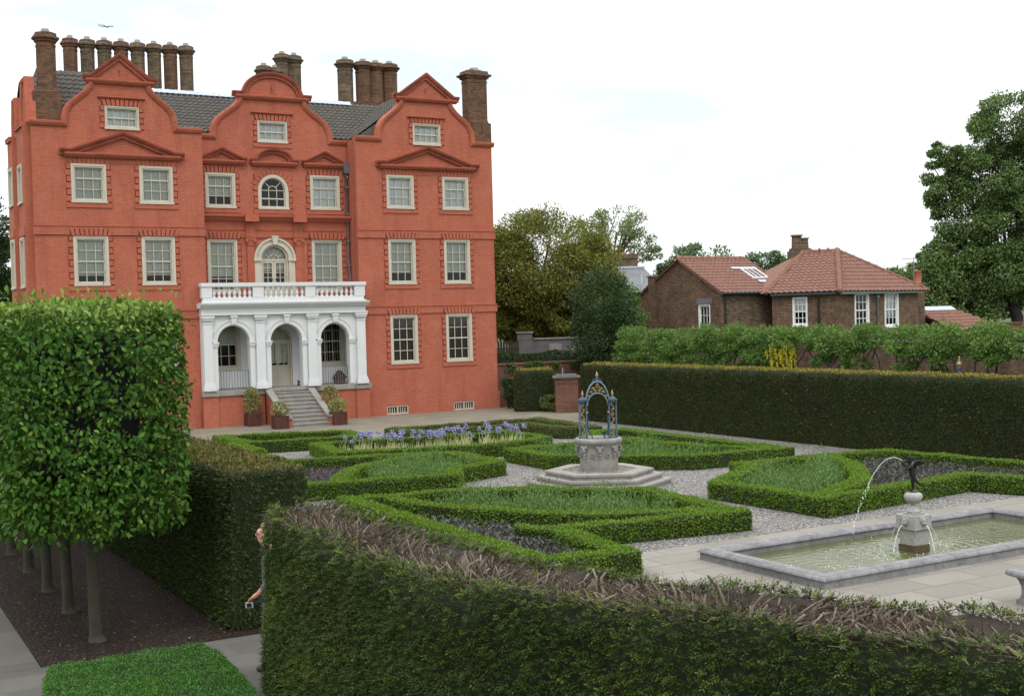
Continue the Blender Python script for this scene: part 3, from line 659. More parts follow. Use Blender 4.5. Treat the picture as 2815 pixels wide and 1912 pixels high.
# arched brick hood over the round-headed window
b = MB().frame(**F1)
for i in range(13):
    a0, a1 = math.pi * i / 13 + .02, math.pi * (i + 1) / 13 - .02
    q = lambda r_, a: (10.0 + r_ * math.cos(a), 10.02 + r_ * math.sin(a))
    b.prism([q(.70, a0), q(.92, a0), q(.92, a1), q(.70, a1)], 0, .035)
b.build('arch_hood', 'trim', house)
for c, hw, y in ((3.445, .93, 0), (16.98, 0.95, 0), (10.035, .96, 1.0)):
    b = MB().frame(**at_y(y)); b.sweep([(c - hw, 13.36 if y == 0 else 13.30), (c + hw, 13.36 if y == 0 else 13.30)], [(0, 0), (0, .06), (.04, .12), (.07, .12), (.07, 0)]); b.build('label_mould', 'trim', house)
# big pediments across the wings, small ones over the centre windows
pediment(FR, 3.43, 2.43, 10.98, 12.05, thick=0.24); pediment(FR, 16.98, 2.58, 11.03, 12.08, thick=0.24)
pediment(F1, 7.73, 1.08, 11.06, 11.78, proj=0.24, thick=0.2); pediment(F1, 10.05, 1.10, 11.06, 11.8, True, proj=0.24, thick=0.2); pediment(F1, 12.36, 1.06, 11.08, 11.8, proj=0.24, thick=0.2)
for ca, cb in (WL, WR):
    b = MB().frame(**FR); b.box(ca - .88, cb + .88, 10.78, 10.97, 0, 0.02); b.build('frieze_band', 'trim', house)
# string courses
for x0, x1 in ((-0.06, 6.7), (13.43, 20.41)):
    b = MB().frame(**FR)
    cs = WL if x0 < 5 else WR
    for z0, z1 in ((7.93, 8.27), (4.54, 4.86)):
        b = MB().frame(**FR); b.box(x0, x1, z0, z1, 0.001, 0.055); b.box(x0, x1, z1, z1 + 0.035, 0.001, 0.085)
        b.build('string_course', 'red', house)
# openings of the cellar lights stay clear
b = MB().frame(**FR); b.plate(rect(13.67, 20.42, 0, .80), [rect(14.62, 15.68, .02, .42)[::-1], rect(17.98, 19.05, .02, .42)[::-1]], 0.001, 0.05); b.build('plinth', 'red', house)
b = MB().frame(**FR); b.box(-0.05, 6.24, 0, 0.8, 0.001, 0.05); b.build('plinth', 'red', house)
for c, hw in ((15.15, .53), (18.515, .535)):
    b = MB().frame(**FR); z0, z1 = .03, .415
    b.plate(rect(c - hw + .004, c + hw - .004, z0, z1), [rect(c - hw + .05, c - .03, z0 + .06, z1 - .05)[::-1], rect(c + .03, c + hw - .05, z0 + .06, z1 - .05)[::-1]], -.06, .03)
    for s_ in (-1, 1):
        for i in range(1, 4): x = c + s_ * (.03 + (hw - .08) * i / 4); b.box(x - .018, x + .018, z0 + .06, z1 - .05, -.05, -.01)
    b.box(c - hw, c + hw, 0, .45, -.30, -.28, 1)
    b.build('cellar_window', ['frame', 'darkblind'], house)
# centre order: pilasters, entablature
b = MB().frame(**F1)
b.sweep([(6.67, 7.96), (13.46, 7.96)], [(0, 0), (0, .06), (.28, .06), (.30, .09), (.33, .09), (.33, 0)])
b.box(6.67, 13.46, 8.30, 8.62, 0.001, .05)
b.sweep([(6.67, 8.62), (13.46, 8.62)], [(0, 0), (0, .08), (.06, .12), (.08, .2), (.16, .24), (.2, .34), (.26, .36), (.32, .36), (.34, 0)])
for c in (8.89, 11.05):
    b.box(c - .21, c + .21, 7.97, 8.615, 0.061, .12); b.box(c - .30, c + .30, 8.625, 8.955, .3, .42)
b.build('entablature', 'trim', house)
for c in (8.89, 11.05):
    b = MB().frame(**F1)
    b.box(c - .155, c + .155, 5.45, 7.62, 0.001, .075); b.box(c - .2, c + .2, 5.22, 5.36, 0.001, .12); b.box(c - .175, c + .175, 5.36, 5.45, 0.001, .1)
    b.box(c - .18, c + .18, 7.62, 7.66, 0.001, .1)
    b.box(c - .19, c + .19, 7.66, 7.86, 0.001, .105, taper=0.0); b.box(c - .235, c + .235, 7.86, 7.95, 0.001, .14)
    for s_ in (-1, 1): b.frame(o=(c + s_ * .17, 1.0 - .11, 7.80), a=(1, 0, 0), b=(0, 0, 1), c=(0, -1, 0)); b.lathe([(.07, -.0), (.07, .06), (.03, .07)], n=10); b.frame(**F1)
    b.build('pilaster', 'trim', house)

def door(cx, hw, z0, zs, F, outer=None, keyed=False, grey='blind'):
    """double glazed door below a semicircular fanlight"""
    b = MB().frame(**F); rc = -0.16
    b.plate(archpts(cx, hw - .003, z0, zs, hw - .003), [archpts(cx, hw - .07, z0 + .02, zs, hw - .07)[::-1]], rc - .05, -0.02)
    b.box(cx - hw + .05, cx + hw - .05, zs - .05, zs + .03, rc - .04, rc + .05)
    b.box(cx - hw - .1, cx + hw + .1, z0 - .1, zs + hw + .1, -.62, -.6, 1)
    if outer:
        o, sp_ = outer
        b.plate(archpts(cx, hw + o, z0, zs, hw + o), [archpts(cx, hw, z0 - .01, zs, hw)[::-1]], .002, .05)
        b.sweep(archpts(cx, hw + .02, z0, zs, hw + .02)[1:] , [(0, .05), (-.0, .09), (-.10, .09), (-.10, .05)][::-1])
        b.sweep(archpts(cx, hw + o - .06, z0, zs, hw + o - .06)[2:], [(0, .05), (0, .12), (-.08, .12), (-.08, .05)][::-1])
        for s_ in (-1, 1): xx = cx + s_ * (hw + o / 2); b.box(xx - o / 2 - .04, xx + o / 2 + .02, zs - .06, zs + .03, .051, .14)
    dr = b.build('door', ['frame', 'dark'], house)
    if keyed:
        k = MB().frame(**F); k.prism([(cx - .09, zs + hw + .02), (cx + .09, zs + hw + .02), (cx + .13, zs + hw + .34), (cx - .13, zs + hw + .34)], .05, .19); k.box(cx - .16, cx + .16, zs + hw + .33, zs + hw + .39, .05, .2); k.build('keystone', 'frame', dr)
    for s_ in (-1, 1):
        l = MB().frame(**F); xa, xb = (cx - hw + .072, cx - .006) if s_ < 0 else (cx + .006, cx + hw - .072)
        zt = zs - .05; zp = z0 + (zt - z0) * .47
        l.plate(rect(xa, xb, z0 + .02, zt), [rect(xa + .09, xb - .07, zp, zt - .09)[::-1]], rc - .02, rc + .025)
        xm = (xa + xb + .02) / 2; l.box(xm - .014, xm + .014, zp, zt - .09, rc - .01, rc + .018)
        for i in (1, 2, 3) if keyed else (1, 2): z = zp + (zt - .09 - zp) * i / (4 if keyed else 3); l.box(xa + .09, xb - .07, z - .012, z + .012, rc - .012, rc + .016)
        l.plate(rect(xa + .09, xb - .07, z0 + .16, zp - .12), [rect(xa + .13, xb - .11, z0 + .2, zp - .16)[::-1]], rc + .026, rc + .036)
        lf = l.build('door_leaf', 'frame', dr)
    h = MB().frame(**F); h.ball((cx + .06, z0 + .95, rc + .07), .028, 6); h.ball((cx - .06, z0 + .95, rc + .07), .028, 6); h.build('handle', 'iron', dr)
    g = MB().frame(**F); g.add([(cx - hw + .07, z0, rc - .01), (cx + hw - .07, z0, rc - .01), (cx + hw - .07, zs, rc - .01), (cx - hw + .07, zs, rc - .01)], [(0, 1, 2, 3)])
    g.add([(cx + (hw - .07) * math.cos(math.pi * i / 14), zs + (hw - .07) * math.sin(math.pi * i / 14), rc - .01) for i in range(15)], [tuple(range(15))]); g.build('glass', 'glass', dr)
    fl = MB().frame(**F); rr = hw - .08
    for i in range(1, 6):
        a = math.pi * i / 6; ca, sa = math.cos(a), math.sin(a); s2 = .012
        fl.prism([(cx + ca * rr * .42 - sa * s2, zs + sa * rr * .42 + ca * s2), (cx + ca * rr * .42 + sa * s2, zs + sa * rr * .42 - ca * s2), (cx + ca * rr + sa * s2, zs + sa * rr - ca * s2), (cx + ca * rr - sa * s2, zs + sa * rr + ca * s2)], rc - .02, rc + .02)
    fl.sweep([(cx + rr * .42 * math.cos(math.pi * i / 10), zs + rr * .42 * math.sin(math.pi * i / 10)) for i in range(11)], [(-.015, rc - .022), (.015, rc - .022), (.015, rc + .022), (-.015, rc + .022)])
    for a in (60, 120): ca, sa = math.cos(R(a)), math.sin(R(a)); s2 = .01; fl.prism([(cx - sa * s2, zs + ca * s2), (cx + sa * s2, zs - ca * s2), (cx + ca * rr * .42 + sa * s2, zs + sa * rr * .42 - ca * s2), (cx + ca * rr * .42 - sa * s2, zs + sa * rr * .42 + ca * s2)], rc - .018, rc + .018)
    fl.build('fanlight', 'frame', dr)
    bl = MB().frame(**F); zb = z0 + (zs - z0) * (.72 if keyed else .5)
    bl.add([(cx - hw + .05, zb, rc - .1), (cx + hw - .05, zb, rc - .1), (cx + hw - .05, zs + hw, rc - .1), (cx - hw + .05, zs + hw, rc - .1)], [(0, 1, 2, 3)]); bl.build('blind', grey, dr)
    return dr
door(9.96, .62, 5.22, 7.02, F1, (.3, 1), True)
door(10.0, .62, 1.53, 3.5, F1, None, False)

# roof: long range plus a cross roof behind every gable
def pantiles(mb, p00, p10, p01, tw=.26, rh=.3, amp=.035, poly=None, mi=0):
    """tiles on the plane p00->p10 (along eaves) and p00->p01 (up slope); poly in (s,t) metres clips"""
    p00, p10, p01 = Vector(p00), Vector(p10), Vector(p01); U, Vv = p10 - p00, p01 - p00; W_, H_ = U.length, Vv.length; U.normalize(); Vv.normalize(); Nn = U.cross(Vv).normalized()
    if Nn.z < 0: Nn = -Nn
    nc, nr = max(1, round(W_ / tw)), max(1, round(H_ / rh)); pr = [0, .7, 1.0, .6, -.15, -.3]; k = len(pr)
    S = [W_ * (i + j / k) / nc for i in range(nc) for j in range(k)] + [W_]
    for r_ in range(nr):
        t0, t1 = H_ * r_ / nr, H_ * (r_ + 1) / nr; vs_ = []; fs = []
        jit = random.uniform(-.02, .02)
        for i, s_ in enumerate(S):
            h = amp * pr[i % k]
            q = p00 + U * (s_ + jit * 0) + Nn * h
            vs_ += [q + Vv * (t0 - .03) + Nn * (amp * 1.0), q + Vv * t1 + Nn * (amp * .15)]
        for i in range(len(S) - 1):
            c = ((S[i] + S[i + 1]) / 2, (t0 + t1) / 2)
            if poly is not None and not inpoly(np.array([c]), poly)[0]: continue
            fs.append((2 * i, 2 * i + 2, 2 * i + 3, 2 * i + 1)); 
        mb.add([tuple(v) for v in vs_], fs, mi)
        mb.add([tuple(vs_[2 * i] - (Nn * amp * 1.1 if e else Vector())) for i in range(len(S)) for e in (0, 1)], [(2 * i, 2 * i + 2, 2 * i + 3, 2 * i + 1) for i in range(len(S) - 1) if poly is None or inpoly(np.array([((S[i] + S[i + 1]) / 2, (t0 + t1) / 2)]), poly)[0]], mi)
rb = MB()
pantiles(rb, (3.2, 1.36, 12.45), (20.3, 1.36, 12.45), (3.2, 4.6, 14.65), .25, .3, .04)
for cx, y0, zr, y1 in ((3.4, .3, 14.85, 4.7), (16.98, .3, 14.8, 4.7)):
    pantiles(rb, (cx + 2.15, y0, 12.35), (cx + 2.15, y1, 12.35), (cx, y0, zr - .12), .25, .3, .04)
# left flank: front slope meeting the chimney; right wing: its left slope closed at the front
pantiles(rb, (.12, .42, 12.32), (3.4, .42, 12.32), (.12, 3.0, 14.92), .25, .3, .04, [(0, 0), (3.28, 0), (3.28, 3.66), (.62, 3.66), (0, .4)])
rb.add([(.74, 3.0, 14.92), (3.4, 3.0, 14.92), (3.4, 4.7, 14.6), (.74, 4.7, 14.6)], [(0, 1, 2, 3)]); rb.add([(3.38, .42, 12.3), (5.5, .42, 12.3), (3.5, .42, 14.6), (3.38, .42, 14.6)], [(0, 1, 2, 3)]); rb.add([(.12, .42, 12.3), (.74, 3.0, 14.9), (.74, 4.7, 14.6), (.12, 4.7, 12.3)], [(0, 1, 2, 3)])
pantiles(rb, (13.70, 4.7, 12.42), (13.70, .6, 12.42), (16.98, 4.7, 14.8), .25, .3, .04)
L_r = math.hypot(.5, 2.4)
rb.add([(13.74, .42, 12.34), (16.98, .42, 12.34), (16.98, .92, 14.72), (13.80, .88, 12.5)], [(0, 1, 2, 3)])
pantiles(rb, (8.6, 4.7, 12.5), (8.6, 1.36, 12.5), (10.06, 4.7, 14.4), .25, .3, .04); pantiles(rb, (11.5, 1.36, 12.5), (11.5, 4.7, 12.5), (10.06, 1.36, 14.4), .25, .3, .04)
rb.add([(.3, 4.6, 14.65), (20.3, 4.6, 14.65), (20.3, 14, 12.4), (1.1, 14, 12.4)], [(0, 1, 2, 3)]); 
for xa, xb, yy in ((.1, 6.65, .345), (6.66, 13.47, 1.345), (13.48, 20.3, .345)): rb.add([(xa, 1.6, 12.5), (xb, 1.6, 12.5), (xb, yy, 12.24), (xa, yy, 12.24)], [(0, 1, 2, 3)])
roof = rb.build('roof', 'darktile', house)
b = MB()
nseg = 60
for i in range(nseg):
    xa = 4.9 + (15.2 - 4.9) * i / nseg; xb = xa + (15.2 - 4.9) / nseg
    b.frame(o=(xa, 4.6, 14.62), a=(0, 1, 0), b=(0, 0, 1), c=(1, 0, 0)); e = .012 * (i % 2)
    b.sweep([(-.16, -.02), (-.09, .10 + e), (0, .14 + e), (.09, .10 + e), (.16, -.02)][::-1], [(0, 0), (0, xb - xa), (.02, xb - xa), (.02, 0)])
b.frame(); 
for i in range(41): b.ball((5.0 + 10.1 * i / 40, 4.40, 14.60), (.10, .06, .045), 5)
sv = Vector((0, -3.24, -2.2)).normalized(); sn = Vector((0, -2.2, 3.24)).normalized()
b.frame(o=Vector((4.9, 4.6, 14.66)), a=(1, 0, 0), b=sv, c=sn)
for i in range(41): u = 10.3 * i / 41; b.add([(u, 0, .075), (u + .251, 0, .075), (u + .251, .24, .075), (u + .19, .30, .08), (u + .06, .30, .08), (u, .24, .075)], [(0, 1, 2, 3, 4, 5)])
b.build('lead_ridge', 'lead', roof)

def chimney(x, y, z0, z1, w_, mat='brown', base=None, sq=None):
    """octagonal brick shaft with oversailing cap and a pot"""
    b = MB(); r_ = w_ / 2 / math.cos(math.pi / 8); h = z1 - z0
    pr = [(r_, z0), (r_, z1 - .62), (r_ * 1.05, z1 - .60), (r_ * 1.05, z1 - .54), (r_, z1 - .53), (r_, z1 - .44), (r_ * 1.18, z1 - .40), (r_ * 1.18, z1 - .35), (r_ * 1.42, z1 - .29), (r_ * 1.42, z1 - .22), (r_ * 1.16, z1 - .18), (r_ * 1.12, z1 - .06), (r_ * .55, z1)]
    if sq:
        for (a, c), (a2, c2) in zip(pr[:-1], pr[1:]):
            k1, k2 = a / r_, a2 / r_; X, Y = sq; v = [(x + sx * X / 2 * k, y + sy * Y / 2 * k, z) for k, z in ((k1, c), (k2, c2)) for sx, sy in ((-1, -1), (1, -1), (1, 1), (-1, 1))]
            b.add(v, [(i, (i + 1) % 4, 4 + (i + 1) % 4, 4 + i) for i in range(4)])
        b.box(x - sq[0] * .3, x + sq[0] * .3, y - sq[1] * .3, y + sq[1] * .3, z1 - .06, z1 + .02)
    else: b.lathe(pr, (x, y), 8, a0=math.pi / 8, smooth=False)
    if base: bx0, bx1, bz0, bz1 = base; b.box(bx0, bx1, y - .45, y + .5, bz0, bz1); b.box(bx0 + .06, bx1 - .06, y - .38, y + .45, bz1, bz1 + .22, taper=.08)
    ch = b.build('chimney', mat, house)
    p = MB(); p.lathe([(r_ * .42, z1 - .02), (r_ * .42, z1 + .1), (r_ * .36, z1 + .12), (r_ * .3, z1 + .02)], (x, y), 10); p.build('pot', 'stone', ch)
    return ch
chimney(.78, .85, 13.5, 15.97, .70, 'brown', (.16, 1.24, 12.3, 13.55))
chimney(19.82, .55, 13.2, 15.85, .95, 'brown', (19.42, 20.42, 12.3, 13.35), sq=(1.0, .62))
for i in range(8): chimney(2.96 + .748 * i, 7.5, 12.2, 17.32 + .015 * i, .58, 'stock' if i % 3 else 'brown')
for x, zt, m_ in ((11.97, 16.8, 'stock'), (12.55, 16.75, 'stock'), (12.92, 17.45, 'stock'), (13.53, 17.42, 'stock'), (16.22, 17.44, 'stock'), (17.2, 17.42, 'brown'), (17.88, 17.4, 'brown'), (18.66, 17.42, 'brown')):
    chimney(x, 7.5, 12.2, zt, .62 if x < 15 else .72, m_)
b = MB(); b.box(2.5, 8.75, 6.9, 8.1, 12.2, 15.15); b.box(15.7, 19.2, 6.9, 8.1, 12.2, 15.25); b.box(11.5, 14.0, 6.9, 8.1, 12.2, 15.0); b.build('chimney_base', 'brown', house)
# rainwater pipe and hopper in the angle
b = MB(); px, py = 13.36, .86
b.tube([(px, py, 11.1), (px, py, 6.6), (px + .05, py - .02, 6.2), (px + .10, py - .12, 5.3)], .05, 8)
b.box(px - .12, px + .12, py - .12, py + .12, 10.85, 11.25, taper=-.03); b.box(px - .16, px + .16, py - .16, py + .13, 11.25, 11.33)
for z in (10.2, 9.0, 7.8, 6.7): b.box(px - .075, px + .075, py - .075, py + .1, z, z + .08)
b.build('rainwater_pipe', 'leadpipe', house)

# ---- porch
FP = at_y(-.35)
pb = MB().frame(**FP)
pb.plate([(6.30, 1.52), (6.92, 1.52)] + archpts(7.605, .685, 1.52, 3.5, .70)[2:][::-1] + [(8.29, 1.52), (9.2, 1.52)] + archpts(9.9, .70, 1.52, 3.5, .72)[2:][::-1] + [(10.6, 1.52), (11.44, 1.52)] + archpts(12.1, .66, 1.52, 3.48, .70)[2:][::-1] + [(12.76, 1.52), (13.56, 1.52), (13.56, 4.62), (6.30, 4.62)], [], -.32, 0.0)
pb.box(6.28, 13.58, 4.62, 4.93, -.32, .03)
for cx, hw in ((7.605, .685), (9.9, .70), (12.1, .66)):
    pb.sweep(archpts(cx, hw, 3.5, 3.52, .70)[2:], [(0, .001), (0, .05), (-.03, .06), (-.15, .06), (-.18, .09), (-.21, .09), (-.21, .001)][::-1])
    for s_ in (-1, 1):
        xa = cx + s_ * (hw + .1); pb.box(xa - .12, xa + .12, 3.30, 3.36, .001, .07); pb.box(xa - .13, xa + .13, 3.36, 3.46, .001, .10); pb.box(xa - .15, xa + .15, 3.46, 3.53, .001, .13)
        pb.box(xa - .10, xa + .10, 1.56, 3.30, .001, .045)
portico = pb.build('porch', 'white', house)
for x0, x1 in ((6.32, 6.70), (8.55, 8.94), (10.84, 11.24), (13.10, 13.50)):
    c = MB().frame(**FP)
    c.box(x0, x1, 1.84, 4.36, .002, .13)
    c.box(x0 - .07, x1 + .07, 1.53, 1.68, .002, .21); c.box(x0 - .05, x1 + .05, 1.68, 1.76, .002, .19); c.box(x0 - .025, x1 + .025, 1.76, 1.84, .002, .16)
    c.box(x0 - .02, x1 + .02, 4.30, 4.345, .131, .155); c.box(x0 - .02, x1 + .02, 4.40, 4.46, .002, .16); c.box(x0 - .05, x1 + .05, 4.46, 4.53, .002, .19); c.box(x0 - .08, x1 + .08, 4.53, 4.615, .002, .22)
    c.build('pilaster', 'white', portico)
for cx in (7.605, 9.9, 12.1):
    k = MB().frame(**FP); k.prism([(cx - .09, 4.24), (cx + .09, 4.24), (cx + .13, 4.58), (cx - .13, 4.58)], .06, .17)
    for i in range(3): k.box(cx - .075 + i * .055, cx - .035 + i * .055, 4.28, 4.5, .17, .19)
    k.box(cx - .15, cx + .15, 4.54, 4.61, .06, .21); k.build('keystone', 'white', portico)
c = MB().frame(**FP)
c.box(6.24, 13.62, 4.64, 4.70, .031, .17)
c.sweep([(6.2, 4.93), (13.66, 4.93)], [(0, -.32), (0, .12), (.05, .14), (.06, .20), (.11, .22), (.13, .30), (.2, .33), (.22, .33), (.22, -.32)])
c.build('cornice', 'white', portico)
b = MB()
b.box(6.66, 13.47, -.02, .97, 4.80, 4.99); b.box(6.3, 13.56, -.64, -.03, 5.151, 5.17)
b.box(6.656, 6.675, -.03, .98, 1.52, 4.8); b.box(13.455, 13.474, -.03, .98, 1.52, 4.8)
b.frame(**F1)
b.plate(rect(6.68, 13.45, 1.53, 4.79), [rect(6.995, 8.325, 2.335, 4.505)[::-1], rect(11.665, 13.095, 2.335, 4.505)[::-1], archpts(10, .625, 1.525, 3.5, .625)[::-1]], .001, .02)
b.build('porch_lining', 'inner', portico)
b = MB().frame(**FP)
b.box(6.36, 13.5, 5.152, 5.37, -.22, .06); b.box(6.30, 13.56, 5.152, 5.21, .061, .09)
b.box(6.27, 13.6, 5.83, 5.98, -.25, .12); b.box(6.30, 13.57, 5.80, 5.832, -.2, .09)
for x0, x1 in ((6.31, 6.75), (8.49, 8.95), (10.81, 11.25), (13.07, 13.55)): b.box(x0, x1, 5.37, 5.80, -.2, .075)
b.build('balustrade', 'white', portico)
bpf = [(.075, 5.37), (.075, 5.405), (.045, 5.42), (.04, 5.44), (.07, 5.50), (.08, 5.55), (.065, 5.61), (.04, 5.69), (.036, 5.74), (.055, 5.755), (.055, 5.77), (.07, 5.78), (.07, 5.805)]
for xa, xb in ((6.75, 8.49), (8.95, 10.81), (11.25, 13.07)):
    for i in range(8):
        x = xa + (xb - xa) * (i + .5) / 8; q = MB(); q.lathe(bpf, (x, -.35 + .06), 10); q.build('baluster', 'white', portico)
# podium, floor, sill
b = MB().frame(**FP)
b.box(6.34, 8.89, 0, 1.30, -.30, -.02); b.box(6.25, 6.88, 0, 1.30, -.019, .06); b.build('podium', 'red', portico)
b = MB().frame(**FP); b.box(11.01, 13.52, 0, 1.30, -.30, -.02); b.box(13.03, 13.66, 0, 1.30, -.019, .06); b.build('podium', 'red', portico)
b = MB().frame(**FP)
b.box(6.28, 8.93, 1.302, 1.52, -.34, .06); b.box(10.95, 13.58, 1.302, 1.52, -.34, .06)
for x0, x1 in ((6.2, 6.92), (13.0, 13.72)): b.box(x0, x1, 1.302, 1.525, .061, .13)
b.frame(); b.box(6.67, 13.46, -.01, .98, 1.40, 1.515); b.box(8.94, 10.94, -.42, -.011, 1.38, 1.515)
b.build('porch_floor', 'stone', portico)
sb = MB(); n = 9
for i in range(n): z = 1.5 * (i + 1) / (n + 0) * 0.985; y0 = -.42 - (n - 1 - i) * .285 ; 
for i in range(n):
    z1 = 1.50 * (i + 1) / (n + 1) + .0; yy = -.43 - (n - 1 - i) * .275
    sb.box(9.13, 10.77, yy - .29, -.43, max(0, z1 - .149), z1 - .05); sb.box(9.13, 10.77, yy - .32, yy - .001, z1 - .05, z1)
steps = sb.build('steps', 'stone', house)
for x0, x1 in ((8.90, 9.125), (10.775, 11.0)):
    m = MB().frame(o=(x0, 0, 0), a=(0, 1, 0), b=(0, 0, 1), c=(1, 0, 0))
    m.prism([(-2.95, 0), (-.45, 0), (-.45, 1.42), (-2.6, .36), (-2.95, .36)], 0, x1 - x0, 0)
    m.prism([(-3.0, .362), (-2.58, .362), (-.44, 1.422), (-.44, 1.5), (-2.6, .45), (-3.0, .45)], -.03, x1 - x0 + .03, 1)
    m.build('step_wall', ['red', 'stone'], house)
for x0, x1 in ((6.93, 8.28), (11.46, 12.74)):
    m = MB(); y = -.18; m.box(x0, x1, y - .015, y + .015, 2.30, 2.325); m.box(x0, x1, y - .012, y + .012, 1.60, 1.62)
    k = 11
    for i in range(k + 1): x = x0 + .03 + (x1 - x0 - .06) * i / k; m.box(x - .009, x + .009, y - .009, y + .009, 1.52 if i % 5 == 0 else 1.60, 2.30 if i % 5 else 2.36)
    m.build('railing', 'railing', portico)
# ============================================================ garden
def ccw(p):
    a = sum(p[i - 1][0] * p[i][1] - p[i][0] * p[i - 1][1] for i in range(len(p))); return p if a > 0 else p[::-1]
def dense(path, step, closed=False):
    o = []; n = len(path)
    for i in range(n if closed else n - 1):
        a, b_ = path[i], path[(i + 1) % n]; k = max(1, int(math.hypot(b_[0] - a[0], b_[1] - a[1]) / step))
        o += [(a[0] + (b_[0] - a[0]) * j / k, a[1] + (b_[1] - a[1]) * j / k) for j in range(k)]
    if not closed: o.append(path[-1])
    return o
def smoothp(path, it=2):
    for _ in range(it):
        o = [path[0]]
        for a, b_ in zip(path[:-1], path[1:]): o += [(a[0] * .75 + b_[0] * .25, a[1] * .75 + b_[1] * .25), (a[0] * .25 + b_[0] * .75, a[1] * .25 + b_[1] * .75)]
        path = o + [path[-1]]
    return path
def wav(p, amp, k):
    return amp * (np.sin(p[:, 0] * k + p[:, 2] * k * .7) + np.sin(p[:, 1] * k * 1.13 + 1.7 + p[:, 2] * k * .4) + .6 * np.sin((p[:, 0] + p[:, 1]) * k * 2.3))
def clip_leaves(name, V, F, dens, L, W, mat, parent=None, spread=.55, upb=.15, topmat=None, topdens=1.0, jit=.02, wamp=.008, shape=4, drop=None):
    """small leaf faces over the faces of a clipped hedge"""
    P_, N_ = sample(V, F, dens); keep = N_[:, 2] > -.5; P_, N_ = P_[keep], N_[keep]
    top = N_[:, 2] > .7
    if topdens < 1: k = ~top | (rng.random(len(P_)) < topdens); P_, N_, top = P_[k], N_[k], top[k]
    if drop is not None:
        k = rng.random(len(P_)) > drop(P_, N_); P_, N_, top = P_[k], N_[k], top[k]
    P_ = P_ + N_ * np.maximum(-.015, wav(P_, wamp, 3.1) + rng.normal(0, jit, len(P_)))[:, None] - N_ * .006
    tip = orient(N_, upb, spread); fn = orient(N_ + np.array([0, 0, .5]), .2, .7)
    mi = top.astype(int) if topmat else None
    if topmat: mi = np.where(rng.random(len(P_)) < np.where(mi == 1, .2, .012), 1 - mi, mi)
    l = L * rng.uniform(.65, 1.3, len(P_))
    return leaf_mesh(name, P_, tip, fn, l, W * rng.uniform(.7, 1.25, len(P_)), [mat] + ([topmat] if topmat else []), parent, mi=mi, shape=shape)
def box_hedge(label, outlines, strips, mat='box', w_=.44, h=.40, dens=2300):
    b = MB(); zz = 0
    for o in outlines:
        q = dense(ccw(o), .6, True); b.sweep(q, [(.03, .0), (.03, h - .03 - zz), (w_ - .03, h - .03 - zz), (w_ - .03, 0)], closed=True); zz += .004
    nring = len(b.f)
    for s_, sw in strips:
        b.sweep(dense(smoothp(s_), .4), [(-sw / 2 + .03, 0), (-sw / 2 + .03, h - .03 - zz), (sw / 2 - .03, h - .03 - zz), (sw / 2 - .03, 0)][::-1]); zz += .004
    c = np.mean([p for o in outlines for p in o], 0) if outlines else strips[0][0][0]
    t = thing('box_hedge', (float(c[0]), float(c[1]), 0), label, 'box hedge', 'clipped box hedges round the parterre beds')
    b.build('shade_core', 'core', t)
    # outward normals: sample and flip by the core volume is not needed, winding is consistent per sweep
    V = np.array(b.v)
    P_, N_ = sample(V, b.f[:nring], dens); P2, N2 = sample(V, b.f[nring:], dens); N_ = -N_       # rings wind inwards
    P_, N_ = np.concatenate([P_, P2]), np.concatenate([N_, N2])
    top = np.abs(N_[:, 2]) > .7; N_[top] *= np.sign(N_[top][:, 2:3]); ok = P_[:, 2] > .02
    P_, N_, top = P_[ok], N_[ok], top[ok]
    side = ~top
    keep = np.ones(len(P_), bool)
    P_ += N_ * (wav(P_, .010, 3.1) + wav(P_, .006, 9) + rng.normal(0, .012, len(P_)))[:, None]
    tip = orient(N_, .25, .75); fn = orient(N_ + np.array([0, 0, .6]), .2, .7); k = len(P_)
    leaf_mesh('foliage', P_, tip, fn, .046 * rng.uniform(.6, 1.3, k), .030 * rng.uniform(.7, 1.3, k), mat, t, shape=4)
    return t
W_OUT = [(2.1, -23.0), (5.95, -23.75), (6.6, -22.65), (8.25, -22.0), (8.35, -18.85), (7.7, -18.45), (3.9, -17.5), (3.84, -15.2), (2.2, -15.0)]
W_ARC = [(3.1, -22.9), (3.5, -21.9), (4.1, -21.0), (4.75, -20.3), (5.7, -19.65), (6.5, -19.2), (7.6, -18.75)]
S_OUT = [(1.95, -25.45), (5.0, -25.9), (8.15, -28.6), (7.7, -32.5), (3.95, -31.95), (3.65, -34.5), (1.8, -34.3)]
S_ARC = [(3.05, -25.8), (3.05, -26.8), (3.3, -27.9), (3.9, -28.95), (4.3, -29.85), (5.0, -30.65), (6.1, -31.3), (7.3, -31.7)]
E_OUT = [(12.3, -26.25), (12.1, -27.0), (9.6, -28.75), (9.72, -32.35), (14.77, -31.7), (15.1, -32.85), (18.0, -33.2), (17.4, -26.8), (15.6, -26.5)]
E_ARC = [(15.3, -26.7), (14.6, -28.2), (13.6, -29.5), (12.5, -30.6), (11.3, -31.2), (10.2, -31.7)]
N_OUT = [(9.7, -19.2), (9.65, -21.9), (12.6, -24.5), (15.95, -24.8), (16.0, -16.4), (14.6, -16.3), (12.2, -19.2)]
N_ARC = [(15.5, -24.5), (14.7, -23.3), (14.25, -21.8), (14.2, -20.3), (13.6, -19.0), (13.1, -18.1)]
I_OUT = [(5.95, -13.2), (5.47, -16.8), (10.3, -18.05), (12.7, -17.2), (12.8, -14.3)]
RL = [(4.3, -8.1), (8.83, -9.8), (8.41, -12.3), (4.3, -11.6)]
RR = [(9.95, -10.1), (10.15, -12.45), (14.5, -12.3), (14.55, -14.75), (15.9, -15.35), (16.3, -10.5)]
